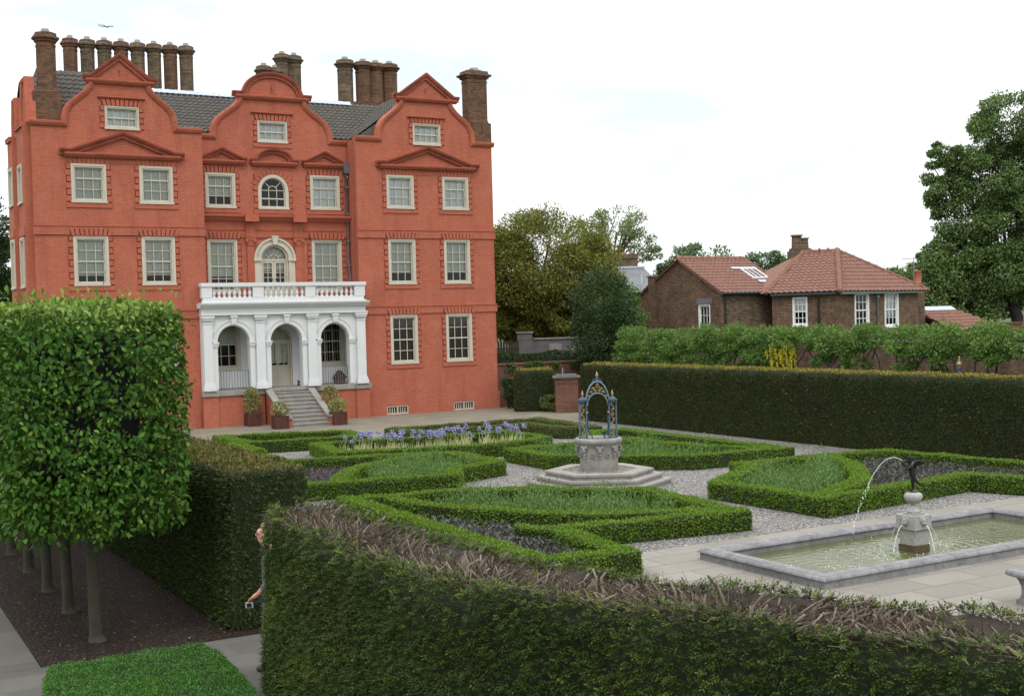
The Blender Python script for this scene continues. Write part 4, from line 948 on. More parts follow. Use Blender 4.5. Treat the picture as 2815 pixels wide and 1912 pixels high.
for nm, o in (('W', W_OUT), ('S', S_OUT), ('E', E_OUT), ('N', N_OUT), ('I', I_OUT), ('L', RL), ('R', RR)):
    o2 = ccw(o); n_ = len(o2); cx_, cy_ = np.mean(o2, 0)
    pp = [(cx_ + (p[0] - cx_) * .93, cy_ + (p[1] - cy_) * .93) for p in o2]
    sheet('soil', pp, .012, 'soil')
box_hedge('green box hedge with a rounded inner loop, left of the well', [W_OUT], [(W_ARC, .42)])
box_hedge('green box hedge bed between the well steps and the long foreground yew hedge', [S_OUT], [(S_ARC, .42), ([(3.75, -31.8), (3.3, -31.1)], .40)])
box_hedge('green box hedge bed beside the far side of the pond with a rounded herb loop', [E_OUT], [(E_ARC, .45)])
box_hedge('green box hedge bed directly behind the well, along the tall right hedge', [N_OUT], [(N_ARC, .42), ([(13.3, -18.4), (14.4, -19.5)], .4)])
box_hedge('green box hedge framing the strip of purple irises', [I_OUT], [])
box_hedge('green box hedge in front of the porch steps on the left', [RL], [([(4.1, -11.3), (3.95, -14.4)], .44)])
box_hedge('duller olive box hedge nearest the right wing of the mansion', [RR], [], 'greybox')

def planting(name, label, poly, hedge_in, mat, n_per, hgt, stem=True, group=None):
    q = polypts(poly, n_per); k = len(q)
    if stem:                                       # upright feathery stems
        hmul = .72 + .42 * np.sin(q[:, 0] * 3.1 + 1) * np.sin(q[:, 1] * 2.7) ; hs = hgt * hmul * rng.uniform(.45, 1.25, k)
        P_, T, L = [], [], []
        for j in range(9):
            f = (j + rng.random(k)) / 9
            lean = rng.normal(0, .05, (k, 2)) if j == 0 else lean
            pos = np.stack([q[:, 0] + lean[:, 0] * f, q[:, 1] + lean[:, 1] * f, .02 + hs * f], 1)
            a = rng.random(k) * 2 * math.pi; T.append(np.stack([np.cos(a), np.sin(a), rng.uniform(1.0, 2.6, k)], 1)); P_.append(pos); L.append(.10 * (1.15 - .5 * f))
        P_ = np.concatenate(P_); T = np.concatenate(T); L = np.concatenate(L)
        Nn = orient(np.tile([[0, 0, 1.]], (len(P_), 1)), 0, .8)
        o = leaf_mesh(name, P_, T, Nn, L, L * .27, mat, shape=4)
    else:
        P_ = np.concatenate([np.stack([q[:, 0], q[:, 1], .02 + hgt * rng.random(k)], 1) for _ in range(2)])
        P_ += rng.normal(0, .03, P_.shape) * [1, 1, .3]
        T = orient(np.tile([[0, 0, 1.]], (len(P_), 1)), 0, .9); Nn = orient(np.tile([[0, 0, 1.]], (len(P_), 1)), 0.2, .6)
        o = leaf_mesh(name, P_, T, Nn, .085 * rng.uniform(.6, 1.3, len(P_)), .045, mat, shape=4)
    return tag(o, label, 'herb bed', group, 'stuff')
planting('herb_planting', 'grey green feathery herbs inside the loop of the left box hedge', [(4.0, -22.9), (4.5, -21.3), (5.5, -20.3), (6.9, -19.5), (7.6, -19.2), (7.7, -21.6), (6.4, -22.2), (5.7, -23.2)], 0, 'herb', 120, .68)
planting('herb_planting', 'grey green herbs along the near side of the well steps', [(3.7, -26.3), (5.0, -26.5), (7.4, -28.9), (7.2, -31.0), (6.2, -30.8), (5.1, -30.1), (4.5, -28.9), (3.8, -27.6)], 0, 'herb', 115, .70)
planting('herb_planting', 'grey green herbs filling the rounded loop beside the pond', [(12.2, -27.6), (10.2, -29.1), (10.3, -31.0), (11.4, -30.7), (13.0, -29.6), (14.3, -27.8), (14.6, -27.1)], 0, 'herb', 120, .68)
planting('herb_planting', 'grey green herbs behind the well head', [(10.2, -19.8), (10.2, -21.5), (12.9, -23.9), (14.2, -23.9), (13.7, -22.0), (13.7, -20.2), (12.6, -19.6)], 0, 'herb', 115, .68)
planting('sage_planting', 'dark purple sage bed in front of the foreground yew hedge', [(2.5, -26.0), (2.75, -27.8), (3.4, -29.3), (4.2, -30.6), (5.6, -31.5), (6.5, -31.9), (4.1, -31.6), (3.5, -31.9), (3.2, -34.1), (2.2, -34.0)], 0, 'sage', 330, .22, False)
planting('purple_planting', 'flat purple groundcover bed left of the herb loop', [(2.7, -22.6), (3.2, -22.3), (4.0, -20.6), (5.5, -19.3), (6.8, -18.7), (3.0, -17.6), (2.7, -17.6)], 0, 'purple', 420, .12, False)
planting('sage_planting', 'purple grey sage bed behind the bronze cherub', [(15.3, -27.2), (14.2, -29.2), (12.9, -30.8), (11.4, -31.7), (14.4, -31.4), (15.2, -32.3), (17.3, -32.7), (16.9, -27.2)], 0, 'sage', 260, .22, False)
planting('purple_planting', 'thin purple planting along the back of the far right bed', [(14.8, -17.0), (15.5, -17.0), (15.5, -24.2), (14.9, -22.6), (14.7, -20.4), (14.0, -18.6)], 0, 'purple', 200, .18, False)
# irises
def iris_meshes():
    ms = []
    for v in range(3):
        n = 13; a = rng.random(n) * 6.28; P_ = np.stack([rng.normal(0, .06, n), rng.normal(0, .06, n), np.full(n, .02)], 1)
        T = np.stack([np.cos(a) * .25, np.sin(a) * .25, np.ones(n)], 1); Nn = np.stack([np.sin(a), -np.cos(a), np.zeros(n)], 1)
        L = list(rng.uniform(.28, .48, n)); Wd = [.035] * n; mi = [0] * n; Ps, Ts, Ns = list(P_), list(T), list(Nn)
        for s_ in range(2):
            bx, by, hz = rng.normal(0, .05), rng.normal(0, .05), rng.uniform(.55, .76)
            Ps.append(np.array([bx, by, .02])); Ts.append(np.array([0, 0, 1.])); Ns.append(np.array([1., 0, 0])); L.append(hz); Wd.append(.018); mi.append(0)
            for lev, (tz, l) in enumerate(((1.2, .085), (-.5, .10))):
                for j in range(5):
                    aa = j * 1.257 + s_; Ps.append(np.array([bx, by, hz + .0])); Ts.append(np.array([math.cos(aa), math.sin(aa), tz])); Ns.append(np.array([math.cos(aa), math.sin(aa), 1.0])); L.append(l); Wd.append(.075); mi.append(1)
        o = leaf_mesh('iris', np.array(Ps), np.array(Ts, float), np.array(Ns, float), np.array(L), np.array(Wd), ['irisleaf', 'iris'], mi=np.array(mi)); ms.append(o)
    return ms
irm = iris_meshes(); k = 0
line = lambda t: (6.5 + 5.6 * t, -15.25 - .9 * t)
for i in range(54):
    t = (i + random.random() * .9) / 54; x, y = line(t); y += random.uniform(-.75, .75)
    if t > .62 and t < .78 and random.random() < .5: continue
    o = irm[k] if k < 3 else irm[k % 3].copy()
    if k >= 3: COL.objects.link(o)
    o.location = (x, y, 0.0); o.rotation_euler = (0, 0, random.random() * 6.28); s_ = random.uniform(.9, 1.12); o.scale = (s_, s_, s_)
    tag(o, 'violet iris with pale striped leaves in the hedged bed before the mansion', 'iris', 'irises in the hedged bed'); k += 1

# ---- tall clipped yew hedges
def hedge_block(label, x, y, z, rot, mat, topmat, dens, L, W, loc, name='yew_hedge', cat='hedge', batter=.04, round_=.12, wamp=.02, topm=1.0):
    """x,y,z size; box with softened top edges"""
    b = MB(); hx, hy = x / 2, y / 2; rr = round_
    lv = [(0, 0), (z * .5, batter * .5), (z - rr, batter), (z - rr * .3, batter + rr * .3), (z, batter + rr)]
    nx, ny = max(1, int(x / .6)), max(1, int(y / .6))
    ringp = []
    for zz, ins in lv:
        a, c = hx - ins, hy - ins
        ringp.append([(-a + 2 * a * i / nx, -c, zz) for i in range(nx)] + [(a, -c + 2 * c * i / ny, zz) for i in range(ny)] + [(a - 2 * a * i / nx, c, zz) for i in range(nx)] + [(-a, c - 2 * c * i / ny, zz) for i in range(ny)])
    m = len(ringp[0]); vs_ = [p for r_ in ringp for p in r_]; fs = [(i * m + k, i * m + (k + 1) % m, (i + 1) * m + (k + 1) % m, (i + 1) * m + k) for i in range(len(lv) - 1) for k in range(m)]
    fs.append(tuple((len(lv) - 1) * m + k for k in range(m)))
    ca, sa = math.cos(rot), math.sin(rot); b.frame(o=loc, a=(ca, sa, 0), b=(-sa, ca, 0), c=(0, 0, 1)); b.add(vs_, fs)
    t = thing(name, loc, label, cat)
    V = np.array(b.v); cin = np.array(loc) + np.array([0, 0, z * .5])
    b2 = MB(); b2.v = [tuple(cin + (np.array(v) - cin) * np.array([1 - .06 / max(hx, .3) * .5, 1 - .06 / max(hy, .3) * .5, .975])) for v in b.v]; b2.f, b2.m, b2.sm = b.f, b.m, b.sm
    b2.build('shade_core', 'core', t)
    clip_leaves('foliage', V, b.f, dens, L, W, mat, t, topmat=topmat, wamp=wamp, spread=.6, topdens=topm)
    return t
hedge_block('long tall dark yew hedge with a yellowed flat top, right of the garden', 1.15, 31, 2.27, 0, 'yewfar', 'yewtop', 1500, .055, .026, (19.86, -24.2, 0), wamp=.03)
hedge_block('block shaped clipped yew against the garden wall, right of the mansion corner', 1.75, 1.3, 1.86, R(-30), 'yewfar', 'yewtop', 900, .07, .028, (20.72, -2.75, 0), wamp=.015)
hedge_block('dark yew hedge with an olive top just right of the hornbeam', 1.2, 13, 2.17, 0, 'yew', 'olivetop', 1500, .065, .022, (-2.42, -27.6, 0), wamp=.022, round_=.07)

# foreground hedge: curved plan, hollow cut top full of bare wood
FRT = [(-3.36, -36.80), (-3.52, -37.6), (-3.62, -38.8), (-3.64, -39.95), (-3.62, -41.0), (-3.5, -41.75), (-3.24, -42.3), (-2.88, -42.95), (-2.5, -43.7), (-2.1, -44.65), (-1.6, -45.7), (-1.15, -46.8)]
BCK = [(-2.92, -36.60), (-2.62, -37.0), (-2.60, -38.0), (-2.56, -39.3), (-2.5, -40.4), (-2.4, -41.45), (-2.15, -42.25), (-1.85, -42.85), (-1.45, -43.65), (-1.05, -44.4), (-.72, -45.2), (-.3, -46.3)]
def resamp(p, n):
    p = np.array(p); d = np.r_[0, np.cumsum(np.hypot(*np.diff(p, axis=0).T))]; u = np.linspace(0, d[-1], n); return np.stack([np.interp(u, d, p[:, 0]), np.interp(u, d, p[:, 1])], 1)
NF = 44; fr, bk = resamp(FRT, NF), resamp(BCK, NF)
fh = thing('yew_hedge', (-2.9, -41, 0), 'long curved foreground yew hedge, its top cut to bare wood', 'hedge')
def topz(i): return 2.07 + .03 * math.sin(i * .9) + .02 * math.sin(i * 2.3)
vs_, fs = [], []
prof = [(0.0, 0.0), (0.0, 1.0), (0.0, 1.9), (0.06, 2.05), (0.15, 2.03), (0.27, 1.95), (0.5, 1.90), (0.73, 1.95), (0.85, 2.03), (0.94, 2.05), (1.0, 1.9), (1.0, 1.0), (1.0, 0.0)]
for i in range(NF):
    for u, z in prof:
        p = fr[i] * (1 - u) + bk[i] * u; od = (fr[i] - bk[i]) / np.linalg.norm(fr[i] - bk[i])
        p = p + od * (.13 * (1 - z / 2.05) * (1 if u == 0 else 0)) - od * (.03 if u < .1 and z > 1.85 else 0); vs_.append((p[0], p[1], z * topz(i) / 2.07))
K = len(prof)
for i in range(NF - 1):
    for k in range(K - 1): fs.append((i * K + k, (i + 1) * K + k, (i + 1) * K + k + 1, i * K + k + 1))
fs.append(tuple(range(K))); fs.append(tuple((NF - 1) * K + k for k in range(K)))
b = MB(); b.add(vs_, fs); V = np.array(b.v)
mid = (fr + bk) / 2
b2 = MB(); sh = []
for i in range(NF):
    for q, (u, z) in enumerate(prof):
        p = V[i * K + q]; c = np.array([mid[i][0], mid[i][1], 0]); d_ = (c - p) * [1, 1, 0]; l = np.linalg.norm(d_)
        sh.append(tuple(p + (d_ / max(l, 1e-6)) * min(.06, l * .9) - np.array([0, 0, .05 if z > 1.5 else 0])))
b2.add(sh, fs); core = b2.build('shade_core', ['core', 'mulchcore'], fh)
for pi, p in enumerate(core.data.polygons):
    if abs(p.normal.z) > .8 and p.center.z > 1.5: p.material_index = 1
def sprays(name, P_, N_, mats, parent, L=.066, nl=7, lw=.0135, ll=.030, mi=None, upb=.25):
    """flat yew sprays: a row of needles down both sides of each shoot"""
    n = len(P_); t = orient(N_, upb, .5); fn = orient(N_ * .25 + np.array([0, 0, 1.]), 0, .33); s = np.cross(fn, t); s /= np.linalg.norm(s, axis=1, keepdims=True)
    l = L * rng.uniform(.55, 1.35, n); A, T, Fn, LL, MI = [], [], [], [], []
    droop = np.array([0, 0, -.35])
    for j in range(nl):
        f = (j + .4) / nl; sg = 1 if j % 2 else -1
        A.append(P_ + t * (l * f)[:, None] + droop * (l * f * f * .6)[:, None]); T.append(t * .55 + s * sg * (1.0 if j < nl - 1 else 0) + rng.normal(0, .14, (n, 3))); Fn.append(fn); LL.append(np.full(n, ll) * rng.uniform(.8, 1.25, n)); 
        if mi is not None: MI.append(mi)
    return leaf_mesh(name, np.concatenate(A), np.concatenate(T), np.concatenate(Fn), np.concatenate(LL), lw, mats, parent, mi=np.concatenate(MI) if mi is not None else None, shape=4)
SF = [f for f in fs[:(NF - 1) * (K - 1)]]
def facekind(f): q = f[0] % K; return 'side' if q in (0, 1, 2, 9, 10, 11) else ('rim' if q in (3, 8) else 'top')
Ps, Ns = sample(V, [f for f in SF if facekind(f) == 'side'] + [fs[-2]], 1050)
cm = mid[np.argmin(((Ps[:, None, :2] - mid[None]) ** 2).sum(2), 1)]
sg = np.sign(((Ps[:, :2] - cm) * Ns[:, :2]).sum(1)); Ns *= np.where(sg == 0, 1, sg)[:, None]
Pr, Nr = sample(V, [f for f in SF if facekind(f) == 'rim'], 1100); Nr *= np.where(Nr[:, 2] < 0, -1, 1)[:, None]
Pt, Nt = sample(V, [f for f in SF if facekind(f) == 'top'], 90); Nt *= np.where(Nt[:, 2] < 0, -1, 1)[:, None]
# thin the rim in patches so the cut wood shows
kr = rng.random(len(Pr)) < np.clip(.6 + .5 * np.sin(Pr[:, 1] * 2.1) * np.sin(Pr[:, 0] * 3.3 + Pr[:, 1] * .9), .3, 1); Pr, Nr = Pr[kr], Nr[kr]
P_ = np.concatenate([Ps, Pr, Pt]); N_ = np.concatenate([Ns, Nr, Nt]); N_ /= np.linalg.norm(N_, axis=1, keepdims=True)
P_ = P_ + N_ * np.maximum(-.012, wav(P_, .022, 2.6) + wav(P_, .012, 7.7) - .01)[:, None]
pnew = .07 + .42 * np.clip(np.sin(P_[:, 1] * 1.7 + P_[:, 2] * 2.2) * np.sin(P_[:, 0] * 2.3 + P_[:, 2] * 3.1 + P_[:, 1]), 0, 1) ** 1.5 + np.where(P_[:, 2] > 1.95, .22, 0)
mi = (rng.random(len(P_)) < pnew).astype(int)
N_[len(Ps):] = N_[len(Ps):] * .5 + rng.normal(0, .45, (len(P_) - len(Ps), 3))
sprays('foliage', P_, N_, ['yew', 'yewnew'], fh, mi=mi, upb=.15)
# bare cut wood
tb = MB(); nT = 19000
for q in range(nT):
    i = random.random() * (NF - 1.01); i0 = int(i); f = i - i0; u = min(.93, max(.13, random.choice((random.gauss(.52, .2), random.uniform(.13, .93)))))
    p = (fr[i0] * (1 - f) + fr[i0 + 1] * f) * (1 - u) + (bk[i0] * (1 - f) + bk[i0 + 1] * f) * u
    ac = (bk[i0] - fr[i0]); ac = ac / np.linalg.norm(ac); al = fr[i0 + 1] - fr[i0]; al = al / np.linalg.norm(al)
    fan = 1.1 * math.sin(i * .62 + 1.0)
    dx = ac * (max(-.35, (u - .5) * 2.8) * (1 if u > .3 else .2) + random.gauss(0, .3)) + al * (fan + random.gauss(0, .6))
    thin = random.random() < .87
    if thin and random.random() < .35: a_ = random.random() * 6.28; dx = np.array([math.cos(a_), math.sin(a_)]) * 3
    d_ = Vector((dx[0], dx[1], random.uniform(-.05, .42) if thin else random.uniform(.15, .85))).normalized(); l = random.uniform(.08, .26) if thin else random.uniform(.08, .22)
    z0 = 1.885 + .12 * (abs(u - .5) * 2) ** 2 + random.uniform(-.03, .05); r_ = random.uniform(.002, .0034) if thin else random.choice((.005, .0065, .008, .011))
    a = Vector((p[0], p[1], z0)); e = a + d_ * l; m_ = a + d_ * l * .5 + Vector((random.gauss(0, .018), random.gauss(0, .018), random.gauss(0, .012)))
    if e.z > 2.14: e.z = 2.14 - random.random() * .04; m_.z = min(m_.z, e.z - .02)
    tb.tube([a, m_, e], [r_ * 1.3, r_ * 1.1, r_ * .8], 3 if thin else 5, int(thin), caps=not thin)
    if thin and random.random() < .4:
        e2 = m_ + (d_ + Vector((random.gauss(0, .5), random.gauss(0, .5), random.uniform(0, .4)))).normalized() * l * .5
        if e2.z < 2.16: tb.tube([m_, e2], [r_ * .9, r_ * .6], 3, 1, caps=False)
tw = tb.build('cut_wood', ['twig', 'twigdark'], fh); tw['kind'] = 'stuff'

# low box hedge block at the lower left
lb = MB(); lp = [(-5.70, -36.0), (-3.98, -35.95), (-3.9, -36.6), (-4.0, -37.9), (-4.15, -39.5), (-6.4, -39.5)]
lb.prism(lp, 0, .40); lh = thing('low_hedge', (-4.9, -37.5, 0), 'low wide bright green box hedge at the bottom left corner', 'low hedge')
cen = np.mean(lp, 0); l2 = MB(); l2.prism([(cen[0] + (p[0] - cen[0]) * .97, cen[1] + (p[1] - cen[1]) * .97) for p in lp], 0, .37); l2.build('shade_core', 'core', lh)
P_, N_ = sample(np.array(lb.v), lb.f, 5200); tp = np.abs(N_[:, 2]) > .7; N_[tp] = [0, 0, 1]; k = (P_[:, 2] > .01); P_, N_ = P_[k], N_[k]
o_ = P_[:, :2] - cen; sd_ = (N_[:, :2] * o_).sum(1) < 0; N_[sd_ & (np.abs(N_[:, 2]) < .5)] *= -1
hole = np.hypot(P_[:, 0] + 4.28, P_[:, 1] + 37.35) > .09; P_, N_ = P_[hole], N_[hole]
P_ = P_ + N_ * (wav(P_, .007, 5.5) + wav(P_, .007, 13) + rng.normal(0, .010, len(P_)))[:, None]
leaf_mesh('foliage', P_, orient(N_, .3, .8), orient(N_ + np.array([0, 0, .6]), .2, .6), .023 * rng.uniform(.6, 1.3, len(P_)), .016, 'lowhedge', lh, shape=4)

# fallen leaves and chips on the bark and the paths
n_ = 900; P_ = np.concatenate([np.stack([rng.uniform(-5.4, -2.95, n_), rng.uniform(-34.4, -26, n_), np.full(n_, .016)], 1), np.stack([rng.uniform(1, 19, 260), rng.uniform(-44, -9, 260), np.full(260, .014)], 1)])
up_ = np.tile([[0, 0, 1.]], (len(P_), 1)); tp_ = rng.normal(0, 1, P_.shape); tp_[:, 2] = np.abs(tp_[:, 2]) * .15
tag(leaf_mesh('leaf_litter', P_, tp_, orient(up_, 0, .25), .04 * rng.uniform(.4, 1.2, len(P_)), .022, 'litter', shape=4), 'scattered fallen leaves and bark chips under the hornbeams', 'leaf litter', None, 'stuff')
# ---- pleached hornbeams
def hornbeam(y, ny0, ny1, dens, label, loose=1.0):
    t = thing('pleached_hornbeam', (-4.7, y, 0), label, 'hornbeam', 'pleached hornbeams in a row')
    b = MB(); b.tube([(-4.68, y, -.02), (-4.70, y, .12), (-4.71, y + .01, .9), (-4.72, y, 1.9), (-4.72, y, 3.4)], [.135, .082, .073, .069, .06], 12)
    b.build('trunk', 'bark', t)
    x0, x1, z0, z1 = -5.95, -3.70, 1.86, 4.50
    c = MB(); c.box(x0 + .5, x1 - .5, ny0 + (.55 if loose else 0), ny1, z0 + .5, z1 - .4); c.build('shade_core', 'dark', t)  # near-black block painted as the shade inside the crown
    bx = MB(); bx.box(x0, x1, ny0, ny1, z0, z1)
    F = [bx.f[0], bx.f[1], bx.f[2], bx.f[3], bx.f[5]]
    P_, N_ = sample(np.array(bx.v), F, dens)
    # rounded corners and a ragged lower edge
    c0 = np.array([(x0 + x1) / 2, (ny0 + ny1) / 2, (z0 + z1) / 2]); hs = np.array([(x1 - x0) / 2, (ny1 - ny0) / 2, (z1 - z0) / 2])
    dpt = rng.random(len(P_)) ** 1.7 * .46; P_ = P_ - N_ * dpt[:, None]
    q = (P_ - c0) / hs
    if loose: P_[:, 1] += np.where(q[:, 1] < 0, .10 * np.abs(q[:, 0]) ** 10 + .06 * np.abs(q[:, 2]) ** 10, 0)
    P_[:, 0] -= np.sign(q[:, 0]) * .07 * np.abs(q[:, 2]) ** 8
    P_ += N_ * (wav(P_, .022, 3.0) + wav(P_, .014, 8))[:, None]
    low = P_[:, 2] < z0 + .35; P_[low, 2] += (rng.random(low.sum()) * .5 - .32) + .14 * np.sin(P_[low, 0] * 5) * np.sin(P_[low, 1] * 4)
    gap = np.sin(P_[:, 0] * 4.3 + P_[:, 2] * 2.1 + y) * np.sin(P_[:, 2] * 5.1 + P_[:, 1] * 3.3) ; kp = rng.random(len(P_)) > np.where(gap > .62, .75, .0)
    hole = np.hypot((P_[:, 0] + 4.40) / .16, (P_[:, 2] - 2.98) / .12) < 1; kp &= ~(hole & (P_[:, 1] < ny0 + .4))
    P_, N_ = P_[kp], N_[kp]
    # a few shoots standing out
    ex = rng.choice(len(P_), len(P_) // 22, replace=False); P_[ex] += (N_[ex] + np.array([0, 0, .3])) * rng.uniform(.05, .17, (len(ex), 1))
    top = np.clip((P_[:, 2] - (z1 - .42)) / .36, 0, 1); mi = (rng.random(len(P_)) < .06 + .8 * top).astype(int)
    tip = N_ * .45 + rng.normal(0, .5, P_.shape) + np.array([0, 0, -.6]) ; tip[N_[:, 2] > .7] += [0, 0, 1.1]
    fn = orient(N_ * .9 + np.array([0, 0, .75]), 0, .36)
    L = .088 * rng.uniform(.5, 1.3, len(P_)); L = np.where(mi == 1, L * .85, L)
    leaf_mesh('crown', P_, tip, fn, L, L * .56, ['hornbeam', 'hornnewlit'], t, mi=mi, fold=.14)
    return t
hornbeam(-33.53, -34.85, -32.55, 980, 'nearest pleached hornbeam with a tall clipped block of leaves on a pale trunk')
hornbeam(-31.56, -32.56, -30.7, 650, 'second pleached hornbeam, its trunk just behind the nearest one', 0)
hornbeam(-29.8, -30.71, -28.9, 500, 'third pleached hornbeam, its trunk deep in the shade', 0)
hornbeam(-27.9, -28.91, -27.0, 420, 'fourth pleached hornbeam at the far end of the row', 0)
src = hornbeam(-25.9, -27.01, -25.0, 260, 'unseen hornbeam added past the end of the row to block light', 0); src['group'] = 'unseen hornbeams added to block light'  # unseen trees added behind the row to darken the bed beneath
for i in range(1, 5):
    cpy = src.copy(); COL.objects.link(cpy); cpy.location = (-4.7, -25.9 + 2.0 * i, 0)
    for ch in src.children: d_ = ch.copy(); COL.objects.link(d_); d_.parent = cpy
#@@PART4
# ============================================================ well head
WX, WY = 9.1, -25.15
well = thing('well_head', (WX, WY, 0), 'carved stone well head on three six-sided steps under a blue and gilt iron arch', 'well')
rv = Vector((math.cos(TH), -math.sin(TH))); fv = Vector((math.sin(TH), math.cos(TH)))
def hexp(r_): return [(WX + r_ * (rv.x * math.cos(a) + fv.x * math.sin(a)), WY + r_ * (rv.y * math.cos(a) + fv.y * math.sin(a))) for a in [math.pi / 3 * k for k in range(6)]]
for i, (r_, z) in enumerate(((1.82, 0), (1.60, .13), (1.37, .26))):
    m = MB(); hp = hexp(r_); hin = hexp(r_ - .42)
    def ringext(po, pi_, z0, z1):
        n_ = 6; v = [(p[0], p[1], z0) for p in po] + [(p[0], p[1], z1) for p in po] + [(p[0], p[1], z1) for p in pi_] + [(p[0], p[1], z0) for p in pi_]
        f = []
        for k in range(6):
            j = (k + 1) % 6; f += [(k, j, 6 + j, 6 + k), (6 + k, 6 + j, 12 + j, 12 + k), (12 + k, 12 + j, 18 + j, 18 + k)]
        m.add(v, f)
    ringext(hexp(r_ - .035), hin, z, z + .075); ringext(hexp(r_ + .0), hin, z + .075, z + .118); ringext(hexp(r_ - .02), hin, z + .118, z + .13)
    m.build('step', 'stone', well)
m = MB(); hp = hexp(.96); m.add([(p[0], p[1], .375) for p in hp], [tuple(range(6))]); m.build('pebble_bed', 'pebble2', well)
m = MB(); m.lathe([(.455, .37), (.46, .39), (.475, .6), (.495, .9), (.515, .98), (.535, 1.0), (.54, 1.03), (.565, 1.05), (.59, 1.09), (.585, 1.14), (.57, 1.165), (.565, 1.17), (.44, 1.17), (.42, 1.12), (.42, .9)], (WX, WY), 40)
def onring(a, r_, z): return (WX + r_ * math.cos(a), WY + r_ * math.sin(a), z)
for k in range(8):
    a = k * math.pi / 4 + .25
    # volutes, leaf drops and rosettes in relief
    for s_ in (-1, 1): m.ball(onring(a + s_ * .09, .53, .965), (.05, .05, .045), 5)
    m.ball(onring(a, .53, .90), (.06, .06, .09), 5); m.ball(onring(a, .515, .80), (.04, .04, .07), 5); m.ball(onring(a, .50, .72), (.03, .03, .04), 5)
    a2 = a + math.pi / 8
    for j in range(6): t = j * math.pi / 3; m.ball((WX + math.cos(a2) * .505 - math.sin(a2) * .045 * math.cos(t), WY + math.sin(a2) * .505 + math.cos(a2) * .045 * math.cos(t), .77 + .045 * math.sin(t)), .023, 4)
m.build('basin', 'wellstone', well)
ir = thing_part = None
ax = Vector((rv.x, rv.y, 0)); dp = Vector((fv.x, fv.y, 0)); c0 = Vector((WX, WY, 0))
def wp(u, v, z): return c0 + ax * u + dp * v + Vector((0, 0, z))
arch_o = [(.265 + .0, 2.10), (.30, 2.16)]
m = MB()
outer = [(-.29, 2.09), (-.275, 2.19), (-.235, 2.33), (-.17, 2.46), (-.09, 2.545), (0, 2.575), (.09, 2.545), (.17, 2.46), (.235, 2.33), (.275, 2.19), (.29, 2.09)]
inner = [(-.255, 1.98), (-.24, 2.08), (-.19, 2.18), (-.11, 2.255), (0, 2.285), (.11, 2.255), (.19, 2.18), (.24, 2.08), (.255, 1.98)]
for v in (-.07, .07):
    m.tube([wp(u, v, z) for u, z in outer], .018, 6); m.tube([wp(u, v, z) for u, z in inner], .014, 6)
for u, z in outer[::2]: m.tube([wp(u, -.07, z), wp(u, .07, z)], .012, 5)
arch = m.build('iron_arch', 'bluegrey', well)
sc = MB()
for v in (-.072, .072):
    for cx_, cz_, r_, d_ in ((0, 2.43, .055, 1), (-.09, 2.38, .045, -1), (.09, 2.38, .045, 1), (-.16, 2.30, .04, 1), (.16, 2.30, .04, -1), (-.215, 2.20, .035, -1), (.215, 2.20, .035, 1), (-.05, 2.33, .03, 1), (.05, 2.33, .03, -1), (0, 2.50, .03, 1)):
        sc.tube([wp(cx_ + d_ * r_ * (1 - a / 9) * math.cos(a), v, cz_ + r_ * (1 - a / 9) * math.sin(a)) for a in [k * .55 for k in range(13)]], .0075, 4)
sc.build('scrollwork', 'gold', arch)
def finial(parent, u, z, s_=1.0):
    q = MB(); q.lathe([(.012, z), (.03 * s_, z + .02), (.03 * s_, z + .035), (.014, z + .05), (.036 * s_, z + .08), (.04 * s_, z + .10), (.02, z + .14), (.006, z + .2)], (wp(u, 0, 0).x, wp(u, 0, 0).y), 10); q.build('finial', 'gold', parent)
q = MB(); q.lathe([(.05, 2.56), (.07, 2.59), (.03, 2.62), (.045, 2.65), (.015, 2.69)], (WX, WY), 8)
for s_ in (-1, 1): q.tube([wp(s_ * .12, 0, 2.54), wp(s_ * .1, 0, 2.60), wp(s_ * .03, 0, 2.63)], .013, 5)
q.build('crest', 'blue', arch); finial(arch, 0, 2.62)
for s_ in (-1, 1):
    m = MB()
    for u in (.285, .455):
        for v in (-.085, .085): m.tube([wp(s_ * u, v, 1.16), wp(s_ * u, v, 2.09)], .017, 6)
    for z in (1.19, 2.07, 2.11): m.frame(o=wp(s_ * .37, 0, z), a=ax, b=dp, c=(0, 0, 1)); m.box(-.115, .115, -.115, .115, -.012, .012); m.frame()
    m.frame(o=wp(s_ * .37, 0, 2.12), a=ax, b=dp, c=(0, 0, 1)); m.box(-.10, .10, -.10, .10, 0, .05, taper=.04); m.frame()
    for v in (-.085, .085):
        m.tube([wp(s_ * .27, v, 1.82), wp(s_ * .25, v, 1.70), wp(s_ * .26, v, 1.5), wp(s_ * .24, v, 1.34), wp(s_ * .16, v, 1.24), wp(s_ * .15, v, 1.165)], .011, 5)
    post = m.build('iron_post', 'blue', well)
    g = MB()
    for v in (-.088, .088):
        g.tube([wp(s_ * (.37 + .03 * math.sin(k * 1.15)), v, 1.24 + .82 * k / 28) for k in range(29)], .0085, 4)
        for k in range(7): z = 1.28 + k * .118; d_ = 1 if k % 2 else -1; g.ball(wp(s_ * .37 + d_ * .03, v, z), (.02, .014, .018), 4)
        g.ball(wp(s_ * .265, v, 1.80), .024, 5)
    g.build('scrollwork', 'gold', post); finial(post, s_ * .37, 2.15, .9)

